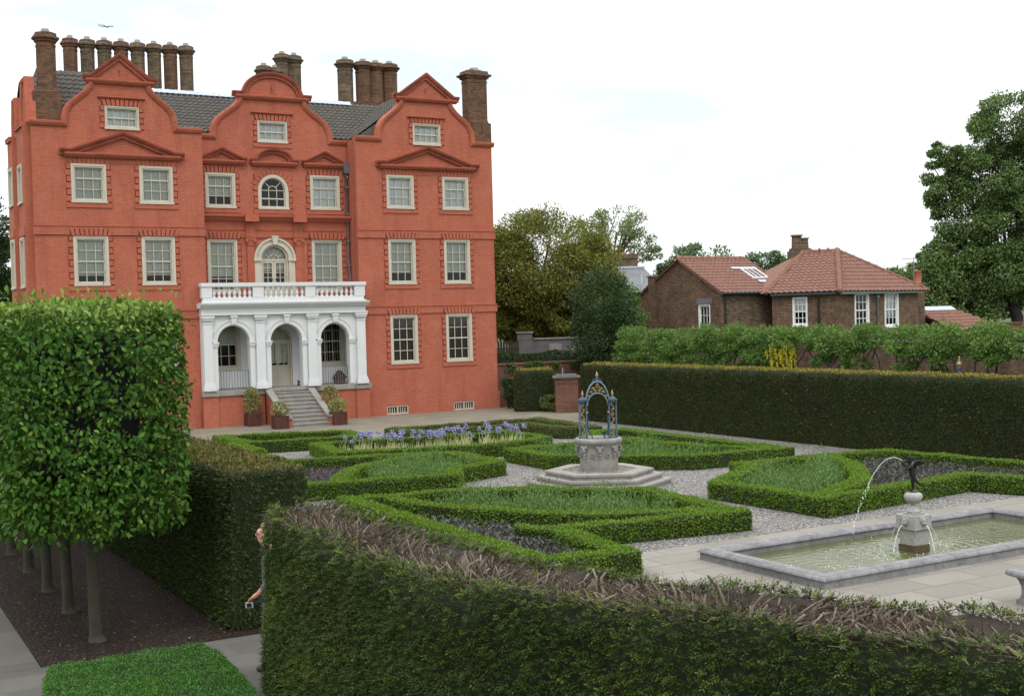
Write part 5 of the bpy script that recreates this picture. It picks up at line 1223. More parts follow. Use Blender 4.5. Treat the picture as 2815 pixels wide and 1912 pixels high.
# ============================================================ pond and fountain
pond = thing('pond', (8.8, -35.55, 0), 'long rectangular stone pond with a moulded rim and green water', 'pond')
PX0, PX1, PY0, PY1 = 5.10, 12.5, -37.05, -34.05
rim = [(PX0, PY0), (PX1, PY0), (PX1, PY1), (PX0, PY1)]
m = MB(); m.sweep(rim, [(.03, 0), (.03, .125), (.0, .13), (0, .14), (.012, .165), (.04, .185), (.07, .188), (.075, .196), (.255, .196), (.26, .188), (.29, .185), (.315, .165), (.33, .14), (.33, .13), (.30, .125), (.30, -.3), (.29, -.3)], closed=True)
m.build('rim', 'stone2', pond)
# water: a fine sheet rippled by rings from each jet
def watermat():
    m_, t, b_ = newmat('green_pond_water')
    b_.inputs['Base Color'].default_value = (0.085, 0.092, 0.03, 1); b_.inputs['Roughness'].default_value = 0.06; b_.inputs['IOR'].default_value = 1.33; b_.inputs['Specular IOR Level'].default_value = 0.6
    n1 = noise(t, objco(t), 7, 3); n2 = noise(t, objco(t), 26, 2)
    a = N(t, 'ShaderNodeMath', operation='MULTIPLY_ADD'); t.links.new(n2, a.inputs[0]); a.inputs[1].default_value = .4; t.links.new(n1, a.inputs[2])
    bump(t, b_, a.outputs[0], .6, .03); return m_
MT['water'] = watermat()
nx, ny = 240, 96; X = np.linspace(PX0 + .28, PX1 - .28, nx); Y = np.linspace(PY0 + .28, PY1 - .28, ny); gx, gy = np.meshgrid(X, Y, indexing='ij'); gz = np.full_like(gx, .024)
FX, FY = 8.40, -35.80
jets_in = [(FX - .57, FY + .02), (FX + .02, FY - .53), (FX + .65, FY + .03), (FX - .02, FY + .57), (6.35, -36.2)]
for jx, jy in jets_in:
    d_ = np.hypot(gx - jx, gy - jy); gz += .011 * np.sin(d_ * 32) * np.exp(-d_ * 1.5) / (1 + .3 * d_)
V = np.stack([gx, gy, gz], -1).reshape(-1, 3); wm = MB(); wm.v = [tuple(p) for p in V]; wm.f = [(i * ny + j, (i + 1) * ny + j, (i + 1) * ny + j + 1, i * ny + j + 1) for i in range(nx - 1) for j in range(ny - 1)]; wm.m = [0] * len(wm.f); wm.sm = [True] * len(wm.f)
struct(wm.build('water', 'water'))
mfo, tfo, bfo = newmat('white_foam'); bfo.inputs['Base Color'].default_value = (.8, .84, .82, 1); bfo.inputs['Roughness'].default_value = .35; MT['foam'] = mfo
fm = MB()
for k in range(330):
    jx, jy = random.choice(jets_in[:2] + jets_in[2:]); rr = abs(random.gauss(0, .55)) + .05; a = random.random() * 6.28
    x, y = jx + rr * math.cos(a) * 1.5, jy + rr * math.sin(a)
    if not (PX0 + .36 < x < PX1 - .36 and PY0 + .36 < y < PY1 - .36) or (abs(x - FX) < .24 and abs(y - FY) < .24): continue
    s_ = random.uniform(.004, .011); fm.ball((x, y, .03), (s_, s_, s_ * .7), 4)
tag(fm.build('foam', 'foam'), 'white bubbles floating on the green pond water', 'foam', None, 'stuff')

ft = thing('fountain', (FX, FY, 0.03), 'square stone fountain pedestal with a fluted urn standing in the pond', 'fountain')
m = MB(); m.box(FX - .18, FX + .18, FY - .18, FY + .18, -.2, .15); m.build('base', 'mossy', ft)
m = MB(); m.box(FX - .165, FX + .165, FY - .165, FY + .165, .151, .40); m.box(FX - .15, FX + .15, FY - .15, FY + .15, .40, .418); m.build('pedestal', 'pale', ft)
m = MB(); m.box(FX - .205, FX + .205, FY - .205, FY + .205, .416, .655, taper=.0); m.box(FX - .13, FX + .13, FY - .13, FY + .13, .655, .685); m.build('block', 'pale', ft)
m = MB(); m.lathe([(.105, .686), (.118, .70), (.112, .725), (.085, .735), (.075, .76), (.05, .80), (.042, .825), (.055, .84)], (FX, FY), 24)
m.lathe([(.05, .838), (.10, .86), (.135, .90), (.15, .945), (.148, .985), (.125, 1.02), (.08, 1.035)], (FX, FY), 48, lobes=16, lobeamp=.07); m.build('urn', 'pale', ft)
def lion(nx_, ny_):
    n_ = Vector((nx_, ny_, 0)); s_ = Vector((-ny_, nx_, 0)); o = Vector((FX, FY, .55)) + n_ * .205
    q = MB().frame(o=o, a=s_, b=(0, 0, 1), c=n_)
    q.ball((0, .0, .01), (.062, .075, .04), 7); q.ball((0, -.02, .05), (.034, .032, .032), 6); q.ball((0, .015, .055), (.015, .03, .02), 5); q.ball((0, -.055, .038), (.026, .014, .028), 5)
    for e in (-1, 1): q.ball((e * .052, .055, .015), (.02, .022, .018), 5); q.ball((e * .026, .028, .042), (.013, .01, .012), 4); q.ball((e * .03, -.022, .05), (.02, .018, .018), 5)
    for k in range(9): a = math.pi * k / 8; q.ball((.068 * math.cos(a), .02 + .06 * math.sin(a), .005), (.02, .02, .02), 4)
    q.build('lion_mask', 'pale', ft)
for d_ in ((-1, 0), (0, -1), (1, 0), (0, 1)): lion(*d_)
def jetmat():
    m_, t, b_ = newmat('falling_water'); b_.inputs['Base Color'].default_value = (.80, .85, .87, 1); b_.inputs['Roughness'].default_value = .12
    tr = N(t, 'ShaderNodeBsdfTransparent'); mm = N(t, 'ShaderNodeMixShader'); mm.inputs[0].default_value = .5; t.links.new(b_.outputs[0], mm.inputs[1]); t.links.new(tr.outputs[0], mm.inputs[2]); t.links.new(mm.outputs[0], t.nodes['Material Output'].inputs[0]); return m_
MT['jet'] = jetmat()
for (dx, dy), reach in (((-1, 0), .24), ((0, -1), .18), ((1, 0), .34), ((0, 1), .28)):
    q = MB(); p0 = Vector((FX + dx * .27, FY + dy * .27, .495)); pts = []
    for k in range(12):
        t_ = k / 11; pts.append(p0 + Vector((dx, dy, 0)) * reach * t_ - Vector((0, 0, .45 * t_ * t_)))
    q.tube(pts, [.0065 + .002 * math.sin(k * 2) for k in range(12)], 6)
    for k in range(9): t_ = .45 + .55 * random.random(); p = p0 + Vector((dx, dy, 0)) * reach * t_ - Vector((0, 0, .45 * t_ * t_)) + Vector([random.gauss(0, .02) for _ in range(3)]); q.ball(p, random.uniform(.004, .010), 4)
    q.build('water_jet', 'jet', ft)

def skinned(name, nodes, edges, mat, parent=None, org=(0, 0, 0), sub=2, rot=0.0, scale=1.0, root=0):
    """one continuous surface grown round a skeleton; evaluated to a plain mesh"""
    me = bpy.data.meshes.new(name + '_skeleton'); me.from_pydata([n_[0] for n_ in nodes], edges, []); ob = bpy.data.objects.new(name, me); COL.objects.link(ob)
    md = ob.modifiers.new('skin', 'SKIN'); md.use_smooth_shade = True; ob.modifiers.new('sub', 'SUBSURF').levels = sub; ob.modifiers['sub'].render_levels = sub
    for i, n_ in enumerate(nodes):
        r_ = n_[1]; me.skin_vertices[0].data[i].radius = (r_, r_) if not hasattr(r_, '__len__') else r_
        me.skin_vertices[0].data[i].use_root = (i == root)
    dg = bpy.context.evaluated_depsgraph_get(); ev = ob.evaluated_get(dg); nm = bpy.data.meshes.new_from_object(ev); nm.name = name
    bpy.data.objects.remove(ob); bpy.data.meshes.remove(me); nm.materials.clear(); nm.materials.append(MT[mat])
    nm.transform(Matrix.Translation(Vector(org)) @ Matrix.Rotation(rot, 4, 'Z') @ Matrix.Scale(scale, 4))
    for p in nm.polygons: p.use_smooth = True
    po = ORG.get(parent, (0, 0, 0)) if parent is not None else (0, 0, 0); nm.transform(Matrix.Translation(-Vector(po)))
    o = bpy.data.objects.new(name, nm); COL.objects.link(o)
    if parent is not None: o.parent = parent
    ORG[o] = po
    return o
# winged bronze child on one foot on the urn, turned to the left of the picture
st = thing('cherub_statue', (FX, FY, 1.035), 'small dark bronze winged cherub dancing on the fountain urn and spouting water', 'statue')
CR_ = math.atan2(-rv.y, -rv.x)
so_ = (FX, FY, 1.035)
cb = MB(); cb.lathe([(.075, 1.03), (.08, 1.045), (.055, 1.055), (.02, 1.06)], (FX, FY), 14); cb.build('base', 'bronze', st)
nodes = [((0, 0, .30), .055), ((.02, 0, .38), .062), ((.035, 0, .45), .05), ((.045, 0, .485), .026), ((.055, 0, .53), .052), ((.065, 0, .575), .045),
         ((.0, .035, .26), .042), ((.015, .02, .15), .032), ((0, .005, .06), .023), ((.05, .0, .025), .016),
         ((-.02, -.045, .25), .042), ((-.075, -.05, .17), .031), ((-.15, -.045, .12), .02), ((-.17, -.045, .085), .014),
         ((.05, .07, .445), .026), ((.11, .065, .40), .022), ((.13, .01, .44), .018),
         ((.05, -.07, .445), .026), ((.10, -.08, .38), .022), ((.13, -.03, .37), .018), ((.15, .0, .47), .03), ((.175, .0, .535), .022)]
edges = [(0, 1), (1, 2), (2, 3), (3, 4), (4, 5), (0, 6), (6, 7), (7, 8), (8, 9), (0, 10), (10, 11), (11, 12), (12, 13), (2, 14), (14, 15), (15, 16), (2, 17), (17, 18), (18, 19), (16, 20), (20, 21)]
skinned('body', nodes, edges, 'bronze', st, so_, 2, CR_)
ca, sa = math.cos(CR_), math.sin(CR_)
for s_ in (-1, 1):
    q = MB(); q.frame(o=Vector(so_) + Vector((0, 0, .44)), a=(ca, sa, 0), b=(-sa, ca, 0), c=(0, 0, 1))
    fe = []
    for k in range(6):
        a = .25 + k * .22; L_w = .20 - .018 * k; d0 = Vector((-math.cos(a) * .9, s_ * .45, math.sin(a) * .9)).normalized(); b0 = Vector((-.025, s_ * .03, .03 - .012 * k))
        up_ = Vector((0, 0, 1)).cross(d0).normalized().cross(d0); e0 = b0 + d0 * L_w
        wd = .026; n_ = d0.cross(up_) * .006
        pts = [b0 - up_ * wd * .6, b0 + d0 * L_w * .6 - up_ * wd, e0, b0 + d0 * L_w * .6 + up_ * wd, b0 + up_ * wd * .6]
        q.add([p + n_ for p in pts] + [p - n_ for p in pts], [(0, 1, 2, 3, 4), (9, 8, 7, 6, 5)] + [(i, (i + 1) % 5, 5 + (i + 1) % 5, 5 + i) for i in range(5)])
    q.build('wing', 'bronze', st)
hq = MB(); hq.frame(o=Vector(so_), a=(ca, sa, 0), b=(-sa, ca, 0), c=(0, 0, 1))
for k in range(26): a, e_ = random.random() * 6.28, random.uniform(.2, 1.45); hq.ball((.05 + .05 * math.cos(a) * math.cos(e_), .05 * math.sin(a) * math.cos(e_), .555 + .05 * math.sin(e_)), .016, 4)
hq.build('curls', 'bronze', st)
# the high arc of water breaking into drops
jq = MB(); jp0 = Vector(so_) + Vector((ca * .18, sa * .18, .545)); vx, vz = 1.42, 1.05
def jetp(t_): return jp0 + Vector((ca, sa, 0)) * vx * t_ + Vector((0, 0, vz * t_ - 4.9 * t_ * t_))
jq.tube([jetp(k * .021) for k in range(21)], [.0055] * 21, 6)
jw = jq.build('water_jet', 'jet', st)
jq = MB()
for k in range(44):
    t_ = .40 + .22 * (k / 43) ** .9; p = jetp(t_) + Vector([random.gauss(0, .012) for _ in range(3)])
    if p.z > .05: jq.ball(p, random.uniform(.006, .012), 5)
jd = jq.build('water_drops', 'jet', st); jd['kind'] = 'stuff'

# ============================================================ bench at the right edge
bn = thing('stone_bench', (7.25, -39.7, 0), 'weathered stone garden bench on the paving, cut by the right edge', 'bench')
def benchloc(): return MB().frame(o=(6.42, -39.38, 0), a=(math.cos(R(-14)), math.sin(R(-14)), 0), b=(-math.sin(R(-14)), math.cos(R(-14)), 0), c=(0, 0, 1))
m = benchloc(); m.sweep([(0, -.22), (1.6, -.22), (1.6, .22), (0, .22)], [(0.02, .42), (0, .44), (0, .47), (.02, .50), (.2, .50), (.2, .42)], closed=True); m.box(.15, 1.45, -.05, .05, .425, .498); m.build('seat', 'stone2', bn)
for x in (.22, 1.38):
    m = benchloc(); m.frame(o=m.P((x, 0, 0)), a=m.b, b=(0, 0, 1), c=m.a)
    m.prism([(-.20, 0), (.20, 0), (.20, .06), (.12, .10), (.085, .18), (.09, .27), (.14, .34), (.19, .37), (.19, .42), (-.19, .42), (-.19, .37), (-.14, .34), (-.09, .27), (-.085, .18), (-.12, .10), (-.20, .06)], -.06, .06); m.build('leg', 'stone2', bn)

# ============================================================ planters by the steps
def planter(x, y, label, tall, stake=False):
    t = thing('potted_shrub', (x, y, 0), label, 'potted shrub', 'shrubs in wooden boxes by the steps'); h = .25
    b = MB()
    for sx in (-1, 1):
        for sy in (-1, 1): b.box(x + sx * h - .035, x + sx * h + .035, y + sy * h - .035, y + sy * h + .035, 0, .54)
    for sx in (-1, 1):
        for i in range(6):
            u0 = -h + .036 + i * (2 * h - .072) / 6; u1 = u0 + (2 * h - .072) / 6 - .008
            b.box(x + u0, x + u1, y + sx * (h - .012), y + sx * (h + .012), .06, .48); b.box(x + sx * (h - .012), x + sx * (h + .012), y + u0, y + u1, .06, .48)
        b.box(x - h + .036, x + h - .036, y + sx * h - .022, y + sx * h + .022, .48, .52); b.box(x - h + .036, x + h - .036, y + sx * h - .022, y + sx * h + .022, .02, .06)
        b.box(x + sx * h - .022, x + sx * h + .022, y - h + .036, y + h - .036, .48, .52); b.box(x + sx * h - .022, x + sx * h + .022, y - h + .036, y + h - .036, .02, .06)
    b.box(x - h + .02, x + h - .02, y - h + .02, y + h - .02, .05, .44); b.build('planter_box', 'wood', t)
    n_ = 1700 if tall else 1300; d_ = rng.normal(0, 1, (n_, 3)); d_ /= np.linalg.norm(d_, axis=1, keepdims=True)
    if tall: c = np.array([x, y, 1.12]); rad = np.array([.35, .35, .62]); f = 1 - .25 * np.clip(d_[:, 2], 0, 1)
    else: c = np.array([x, y, .78]); rad = np.array([.37, .37, .27]); f = np.ones(n_)
    rr = rng.uniform(.55, 1.04, n_) ** .6; P_ = c + d_ * rad * (rr * f)[:, None]; P_ += d_ * wav(P_, .03, 9)[:, None]
    leaf_mesh('foliage', P_, orient(d_, .3, .6), orient(d_, .4, .6), .065 * rng.uniform(.6, 1.3, n_), .04, 'holly', t, shape=4)
    s_ = MB(); s_.tube([(x, y, .4), (x + .01, y, .8), (x, y, 1.3 if tall else .85)], .03, 6)
    if stake: s_.tube([(x + .13, y - .3, .45), (x + .12, y - .36, 1.25)], .025, 6)
    s_.build('stem', 'bark', t)
planter(8.22, -.68, 'tall potted shrub with a pale stake in a brown box against the podium', True, True)
planter(8.62, -2.95, 'low round potted shrub left of the foot of the steps', False)
planter(11.33, -1.55, 'tall conical potted shrub half hidden behind the low round one right of the steps', True)
planter(11.12, -2.95, 'low round potted shrub right of the foot of the steps', False)
# boot scraper and little wooden house in the porch
m = MB(); o_ = (10.85, .62, 1.515); m.frame(o=o_); m.box(-.15, .15, -.09, .09, 0, .03)
for s_ in (-1, 1): m.box(s_ * .11 - .03, s_ * .11 + .03, -.03, .03, .03, .2); m.ball((s_ * .11, 0, .2), .045, 5)
m.box(-.1, .1, -.015, .015, .12, .17); tag(m.build('boot_scraper', 'iron', None, o_), 'black cast iron boot scraper beside the porch door', 'boot scraper')
m = MB(); o_ = (12.55, .35, 1.515); m.frame(o=o_, a=(1, 0, 0), b=(0, 0, 1), c=(0, -1, 0)); m.prism([(-.2, 0), (.2, 0), (.2, .28), (0, .52), (-.2, .28)], -.2, .2)
m.prism([(-.26, .24), (0, .54), (.26, .24), (.26, .29), (0, .60), (-.26, .29)], -.23, .23); m.box(-.06, .06, .05, .2, .2, .215); tag(m.build('wooden_hutch', 'wood', None, o_), 'small brown wooden hutch with a pitched roof behind the right porch railing', 'hutch')

# ============================================================ walls and plants right of the mansion
m = MB(); m.box(20.42, 31, .3, .65, 0, 1.98); m.box(20.42, 31.05, .24, .71, 1.98, 2.06)
gw = thing('garden_wall', (25, .47, 0), 'low red brick garden wall with creeper along its top, right of the mansion', 'wall'); m.build('brickwork', 'gardenbrick', gw)
P_ = np.stack([rng.uniform(20.5, 30, 2600), rng.normal(.22, .05, 2600), 2.02 - np.abs(rng.normal(0, .16, 2600))], 1); k = np.sin(P_[:, 0] * 2.3) + np.sin(P_[:, 0] * 5.1) > -.5; P_ = P_[k]; P_[:, 2] += .07 * np.sin(P_[:, 0] * 3.7)
leaf_mesh('creeper', P_, orient(np.tile([[0, -1., .2]], (len(P_), 1)), 0, .7), orient(np.tile([[0, -.7, .7]], (len(P_), 1)), 0, .6), .11, .085, 'creeper', gw, shape=4)
def facing(x, y, rot=-30): ca_, sa_ = math.cos(R(rot)), math.sin(R(rot)); return dict(o=(x, y, 0), a=(ca_, sa_, 0), b=(-sa_, ca_, 0), c=(0, 0, 1))
t = thing('brick_pier', (21.15, -4.75, 0), 'stout red brick pier with a stepped stone cap between the clipped yews', 'pier')
m = MB().frame(**facing(21.15, -4.75)); m.box(-.5, .5, -.35, .35, 0, 1.45)
for i in range(6): m.box(-.47 + i * .17, -.38 + i * .17, -.39, -.351, 1.28, 1.36)
m.box(-.53, .53, -.38, .38, 1.45, 1.53); m.build('brickwork', 'gardenbrick', t)
m = MB().frame(**facing(21.15, -4.75)); m.box(-.6, .6, -.45, .45, 1.532, 1.60); m.box(-.45, .45, -.33, .33, 1.60, 1.67); m.tube([(-.15, 0, 1.66), (-.15, 0, 1.95)], .03, 6); m.build('cap', 'sootstone', t)
m = MB(); m.frame(**facing(20.75, -1.35)); m.box(-.16, .16, -.15, .15, 0, 1.15); m.box(-.05, .22, -.2, .1, 1.15, 1.2); o_ = m.build('brick_post', 'gardenbrick', None, (20.75, -1.35, 0)); tag(o_, 'short pale mortared brick post at the mansion corner', 'post')

def bush(name, label, cat, c, rad, n_, L, mat, nclump=26, group=None, trunk=True, loc=None):
    loc = loc or (c[0], c[1], 0)
    t = thing(name, loc, label, cat, group)
    crown_part(t, [(c, rad)], n_, L, mat, nclump)
    if trunk:
        b_ = MB()
        for k in range(5): a = k * 1.3; b_.tube([(c[0] + .1 * math.cos(a), c[1] + .1 * math.sin(a), 0), (c[0] + rad[0] * .35 * math.cos(a), c[1] + rad[1] * .35 * math.sin(a), c[2])], [.05, .02], 5)
        b_.build('stems', 'darkbark', t)
    return t
def crown_part(t, ells, n_, L, mat, nclump, name='crown', spread=.35, clr=None, aspect=.55, inner=.35):
    """leaves in clumps scattered over (and some inside) a set of ellipsoids"""
    vol = np.array([r_[0] * r_[1] * r_[2] for _, r_ in ells]) ** (2 / 3); vol /= vol.sum(); P_, D_ = [], []; cc = []
    for (c, r_), f in zip(ells, vol):
        kc = max(5, int(nclump * f)); d_ = rng.normal(0, 1, (kc, 3)); d_ /= np.linalg.norm(d_, axis=1, keepdims=True)
        q = rng.uniform(inner, 1.0, kc) ** .45; C_ = np.array(c) + d_ * np.array(r_) * q[:, None] * .86; cs = np.mean(r_) * (clr or .30) * rng.uniform(.65, 1.35, kc)
        m_ = int(n_ * f / kc) + 1
        for i in range(kc):
            e = rng.normal(0, 1, (m_, 3)); e /= np.linalg.norm(e, axis=1, keepdims=True); rr = rng.uniform(.2, 1.0, m_) ** .5
            P_.append(C_[i] + e * (cs[i] * rr)[:, None] * [1.15, 1.15, .75]); D_.append(e * .6 + d_[i] * .8); cc.append(C_[i])
    P_ = np.concatenate(P_); D_ = np.concatenate(D_); D_ /= np.linalg.norm(D_, axis=1, keepdims=True); k = P_[:, 2] > .05; P_, D_ = P_[k], D_[k]
    n2 = len(P_); leaf_mesh(name, P_, orient(D_, 0, .8), orient(D_ * .5 + np.array([0, 0, .7]), 0, .7), L * rng.uniform(.6, 1.35, n2), L * aspect * rng.uniform(.7, 1.3, n2), mat, t, shape=4)
    return np.array(cc)
bush('climbing_shrub', 'narrow dark green shrub climbing the right corner of the mansion', 'shrub', (20.62, -.72, .95), (.36, .36, 1.05), 2600, .085, 'bay')
bush('round_shrub', 'small loose olive shrub at the foot of the block shaped yew', 'shrub', (21.0, -4.0, .42), (.62, .5, .5), 2400, .08, 'greybox')

def tree(name, label, base, ells, n_, L, mat, trunk, nclump=90, group=None, limbs=14, bark='darkbark', clr=None, inner=.35, lrad=1.0):
    t = thing(name, (base[0], base[1], 0), label, 'tree', group); cc = crown_part(t, ells, n_, L, mat, nclump, clr=clr, inner=inner)
    b_ = MB(); top = np.mean([e[0] for e in ells], 0); fork = np.array([base[0], base[1], max(1.5, min(e[0][2] - e[1][2] for e in ells) * .8 + .6)])
    b_.tube([(base[0], base[1], -.1), tuple(np.array([base[0], base[1], 0]) * .6 + fork * .4 + [0, 0, 0]), tuple(fork), tuple(fork * .4 + top * .6)], [trunk * 1.35, trunk, trunk * .85, trunk * .4], 10)
    for i in rng.choice(len(cc), min(limbs, len(cc)), replace=False):
        e = cc[i]; f = rng.uniform(.0, .5); s0 = fork * (1 - f) + (fork * .4 + top * .6) * f; mid_ = s0 * .5 + e * .5 + np.array([0, 0, .3]) + rng.normal(0, .25, 3)
        b_.tube([tuple(s0), tuple(mid_), tuple(e)], [trunk * .32 * lrad, trunk * .2 * lrad, trunk * .07], 5)
    b_.build('trunk', bark, t); return t
tree('holm_oak', 'big dome shaped olive yellow evergreen oak right of the mansion', (29.5, 10.6), [((29.7, 10.7, 6.9), (4.5, 3.9, 3.85)), ((31.6, 9.5, 6.0), (2.6, 2.4, 2.9)), ((27.0, 12.1, 6.6), (2.8, 2.6, 3.7)), ((32.2, 9.2, 4.6), (2.3, 2.2, 1.9)), ((30.0, 9.6, 4.6), (2.6, 2.4, 1.7)), ((28.0, 10.9, 4.4), (2.2, 2.2, 1.7))], 150000, .15, 'oak', .55, 420, clr=.22, inner=.72)
tree('plane_tree', 'pale open tree with visible limbs rising behind the olive oak', (46.0, 27.9), [((46.6, 27.5, 10.9), (2.6, 2.6, 1.8)), ((48.0, 26.7, 9.6), (1.7, 1.7, 1.4)), ((45.0, 28.4, 11.3), (1.6, 1.6, 1.3)), ((49.0, 26.1, 8.6), (1.0, 1.0, .9))], 5200, .20, 'airy', .35, 70, limbs=30, clr=.26, inner=.2, lrad=.8)
bush('bay_tree', 'dark green bay shaped like a broad cone, in front of the slate roof', 'tree', (25.8, -.85, 3.5), (1.65, 1.5, 3.3), 17000, .13, 'bay', 70)
bush('light_shrub', 'light green leafy shrub between the dark bay and the brick gable', 'shrub', (28.1, 1.0, 3.3), (1.35, 1.5, 2.6), 11000, .14, 'bright', 34)
tree('far_tree', 'grey green tree rising behind the left cottage roof', (55.6, 28.1), [((55.2, 28.4, 8.2), (2.6, 2.6, 2.0)), ((53.4, 29.4, 7.2), (1.7, 1.7, 1.6)), ((57.0, 27.3, 7.6), (1.6, 1.6, 1.5))], 8500, .26, 'distant', .4, 60)
tree('bright_tree', 'bright green round tree just behind the left cottage ridge', (50.0, 19.0), [((50.0, 19.0, 6.6), (1.9, 1.9, 1.6))], 4500, .24, 'bright', .3, 26)
tree('far_tree', 'small rusty green tree between the two cottage roofs', (63.4, 29.4), [((63.4, 29.4, 8.2), (1.9, 1.9, 1.6)), ((65.0, 28.5, 7.0), (1.6, 1.6, 1.8))], 6000, .26, 'distant', .35, 40)
tree('lime_tree', 'mid green tree between the hipped roof and the tall plane tree', (51.6, 1.8), [((51.3, 1.9, 5.4), (2.5, 2.4, 2.7)), ((52.8, 1.0, 4.4), (2.6, 2.4, 2.8)), ((53.6, .6, 6.2), (1.6, 1.6, 1.8)), ((52.1, 1.5, 7.3), (1.4, 1.4, 1.2))], 34000, .20, 'plane_t', .35, 80)
def bp(px, py, d_=0): s_ = .0268 * (px - 2290); return (55.86 + rv.x * s_ + fv.x * d_, -.86 + rv.y * s_ + fv.y * d_, 4.18 + (718 - py) * .0268)
be = [(bp(2300, 300), (2.3, 2.3, 1.7)), (bp(2200, 355), (1.6, 1.6, 1.4)), (bp(2240, 430), (2.5, 2.4, 1.8)), (bp(2150, 415), (1.1, 1.1, 1.0)), (bp(2330, 430, .5), (2.4, 2.4, 2.4)), (bp(2195, 510), (1.8, 1.8, 1.9)), (bp(2290, 550, -.5), (2.5, 2.2, 2.4)), (bp(2205, 610), (2.2, 2.0, 1.9)), (bp(2320, 640), (2.2, 2.2, 1.8)), (bp(2260, 640, -1.0), (2.0, 2.0, 1.6)), (bp(2390, 370), (2.2, 2.2, 2.5)), (bp(2390, 560), (2.4, 2.4, 3.0)), (bp(2170, 670, .5), (1.3, 1.3, 1.0))]
be = [(c_, tuple(v * 1.12 for v in r_)) for c_, r_ in be] + [(bp(2140, 480), (1.0, 1.0, 1.2)), (bp(2160, 580), (1.3, 1.3, 1.3)), (bp(2135, 440), (1.4, 1.4, 1.5)), (bp(2145, 385), (1.2, 1.2, 1.2)), (bp(2190, 690), (1.8, 1.8, 1.3)), (bp(2250, 695), (1.9, 1.8, 1.1)), (bp(2290, 700, 1.5), (2.4, 2.2, 1.1)), (bp(2140, 660, 1.0), (1.5, 1.5, 1.5)), (bp(2370, 680, 1.0), (2.0, 2.0, 1.6))]
tree('plane_tree', 'very tall dark plane tree with sky showing through, at the right edge', (bp(2300, 0)[0], bp(2300, 0)[1]), be, 165000, .18, 'plane_t', .42, 640, limbs=44, clr=.28, inner=.4, lrad=.7)
tree('left_tree', 'dark tree glimpsed beyond the left corner of the mansion', (3.0, 41.5), [((2.4, 41.3, 10.0), (2.6, 3, 4.8)), ((3.8, 40.8, 6.0), (2.0, 2, 3.4))], 34000, .24, 'bay', .4, 60)

# hedge, fence and stone wall beyond the garden wall
hedge_block('low dark shrubby hedge beyond the garden wall, below the grey stone wall', 7.5, 1.1, 2.3, R(-30), 'bay', 'bay', 330, .13, .06, (25.6, 2.9, 0), name='dark_hedge', wamp=.07, round_=.3)
t = thing('stone_wall', (28.2, 7.2, 0), 'grey stone wall with a raised left end under the olive oak', 'wall')
m = MB().frame(**facing(28.2, 7.2)); m.box(-2.2, 2.6, -.2, .2, 0, 3.0); m.box(-2.2, -1.35, -.21, .21, 3.0, 3.36); m.build('masonry', 'sootstone', t)
m = MB().frame(**facing(28.2, 7.2)); m.box(-2.25, -1.3, -.27, .27, 3.36, 3.44); m.box(-1.3, 2.65, -.27, .27, 3.002, 3.08); m.box(-.45, .25, -.24, -.2, 2.2, 2.75); m.box(.75, .95, -.24, -.2, 2.35, 2.6); m.build('coping', 'stone', t)
m = MB().frame(**facing(25.2, 8.6))
for i in range(16): m.box(-1.2 + i * .15, -1.08 + i * .15, -.02, .02, 0, 2.95)
m.box(-1.2, 1.2, -.04, -.021, 2.5, 2.58); tag(m.build('dark_fence', 'darkbark', None, (25.2, 8.6, 0)), 'dark board fence between the mansion corner and the grey stone wall', 'fence')
#@@PART5
# ============================================================ cottages behind the right hedge
def roofplane(mb, pts, mi=0, over=0.0):
    p = [Vector(q) for q in pts]; U = (p[1] - p[0]).normalized(); n_ = U.cross(p[2] - p[1]).normalized()
    if n_.z < 0: n_ = -n_
    Vv = n_.cross(U).normalized()
    if Vv.z < 0: Vv = -Vv
    st_ = [((q - p[0]).dot(U), (q - p[0]).dot(Vv)) for q in p]; s0, s1 = min(a for a, _ in st_), max(a for a, _ in st_); t1 = max(b_ for _, b_ in st_)
    o = p[0] + U * s0; pantiles(mb, o, o + U * (s1 - s0), o + Vv * t1, .27, .33, .04, [(a - s0, b_) for a, b_ in st_], mi)
    mb.add([tuple(q - n_ * .03) for q in p], [tuple(range(len(p)))], mi)
def wframe(p0, p1): 
    a = Vector((p1[0] - p0[0], p1[1] - p0[1], 0)).normalized(); return dict(o=(p0[0], p0[1], 0), a=tuple(a), b=(0, 0, 1), c=(a.y, -a.x, 0))
cot = thing('brick_cottage', (32.6, -.5, 0), 'brown brick cottage with a gable end, red pantiled roof and a skylight', 'cottage')
FG = dict(o=(30.8, 0, 0), a=(0, -1, 0), b=(0, 0, 1), c=(-1, 0, 0))
m = MB().frame(**FG); m.plate([(-2.8, 0), (3.75, 0), (3.75, 5.25), (.47, 6.95), (-1.3, 6.05), (-2.8, 5.35)], [rect(2.03, 2.93, 2.6, 4.62)[::-1]], -.3, 0); m.build('wall', 'housebrick', cot)
m = MB().frame(**FG); m.box(-1.95, -1.45, 0, 6.15, .001, .16); m.box(-2.0, -1.4, 6.15, 6.22, .001, .2); m.build('buttress', 'housebrick', cot)
m = MB(); m.box(31.1, 35.6, -3.75, -3.45, 0, 5.25); m.build('wall', 'stock', cot)
m = MB(); m.box(31.1, 35.6, 2.5, 2.8, 0, 5.25); m.build('wall', 'housebrick', cot)
m = MB().frame(**FG); m.box(1.9, 3.06, 4.64, 4.92, .001, .03); m.build('lintel', 'sootstone', cot)
window(2.48, 2.6, 4.62, .88, 3, 4, 2, 0, F=FG, sur=False, bord=.07, par=cot, fm='whitepaint', rec=.05)
rb = MB(); roofplane(rb, [(30.66, -3.98, 5.17), (35.3, -3.98, 5.17), (35.3, -.47, 7.0), (30.66, -.47, 7.0)]); roofplane(rb, [(35.3, 3.0, 5.2), (30.66, 3.0, 5.2), (30.66, -.47, 7.0), (35.3, -.47, 7.0)]); crf = rb.build('roof', 'redtile', cot)
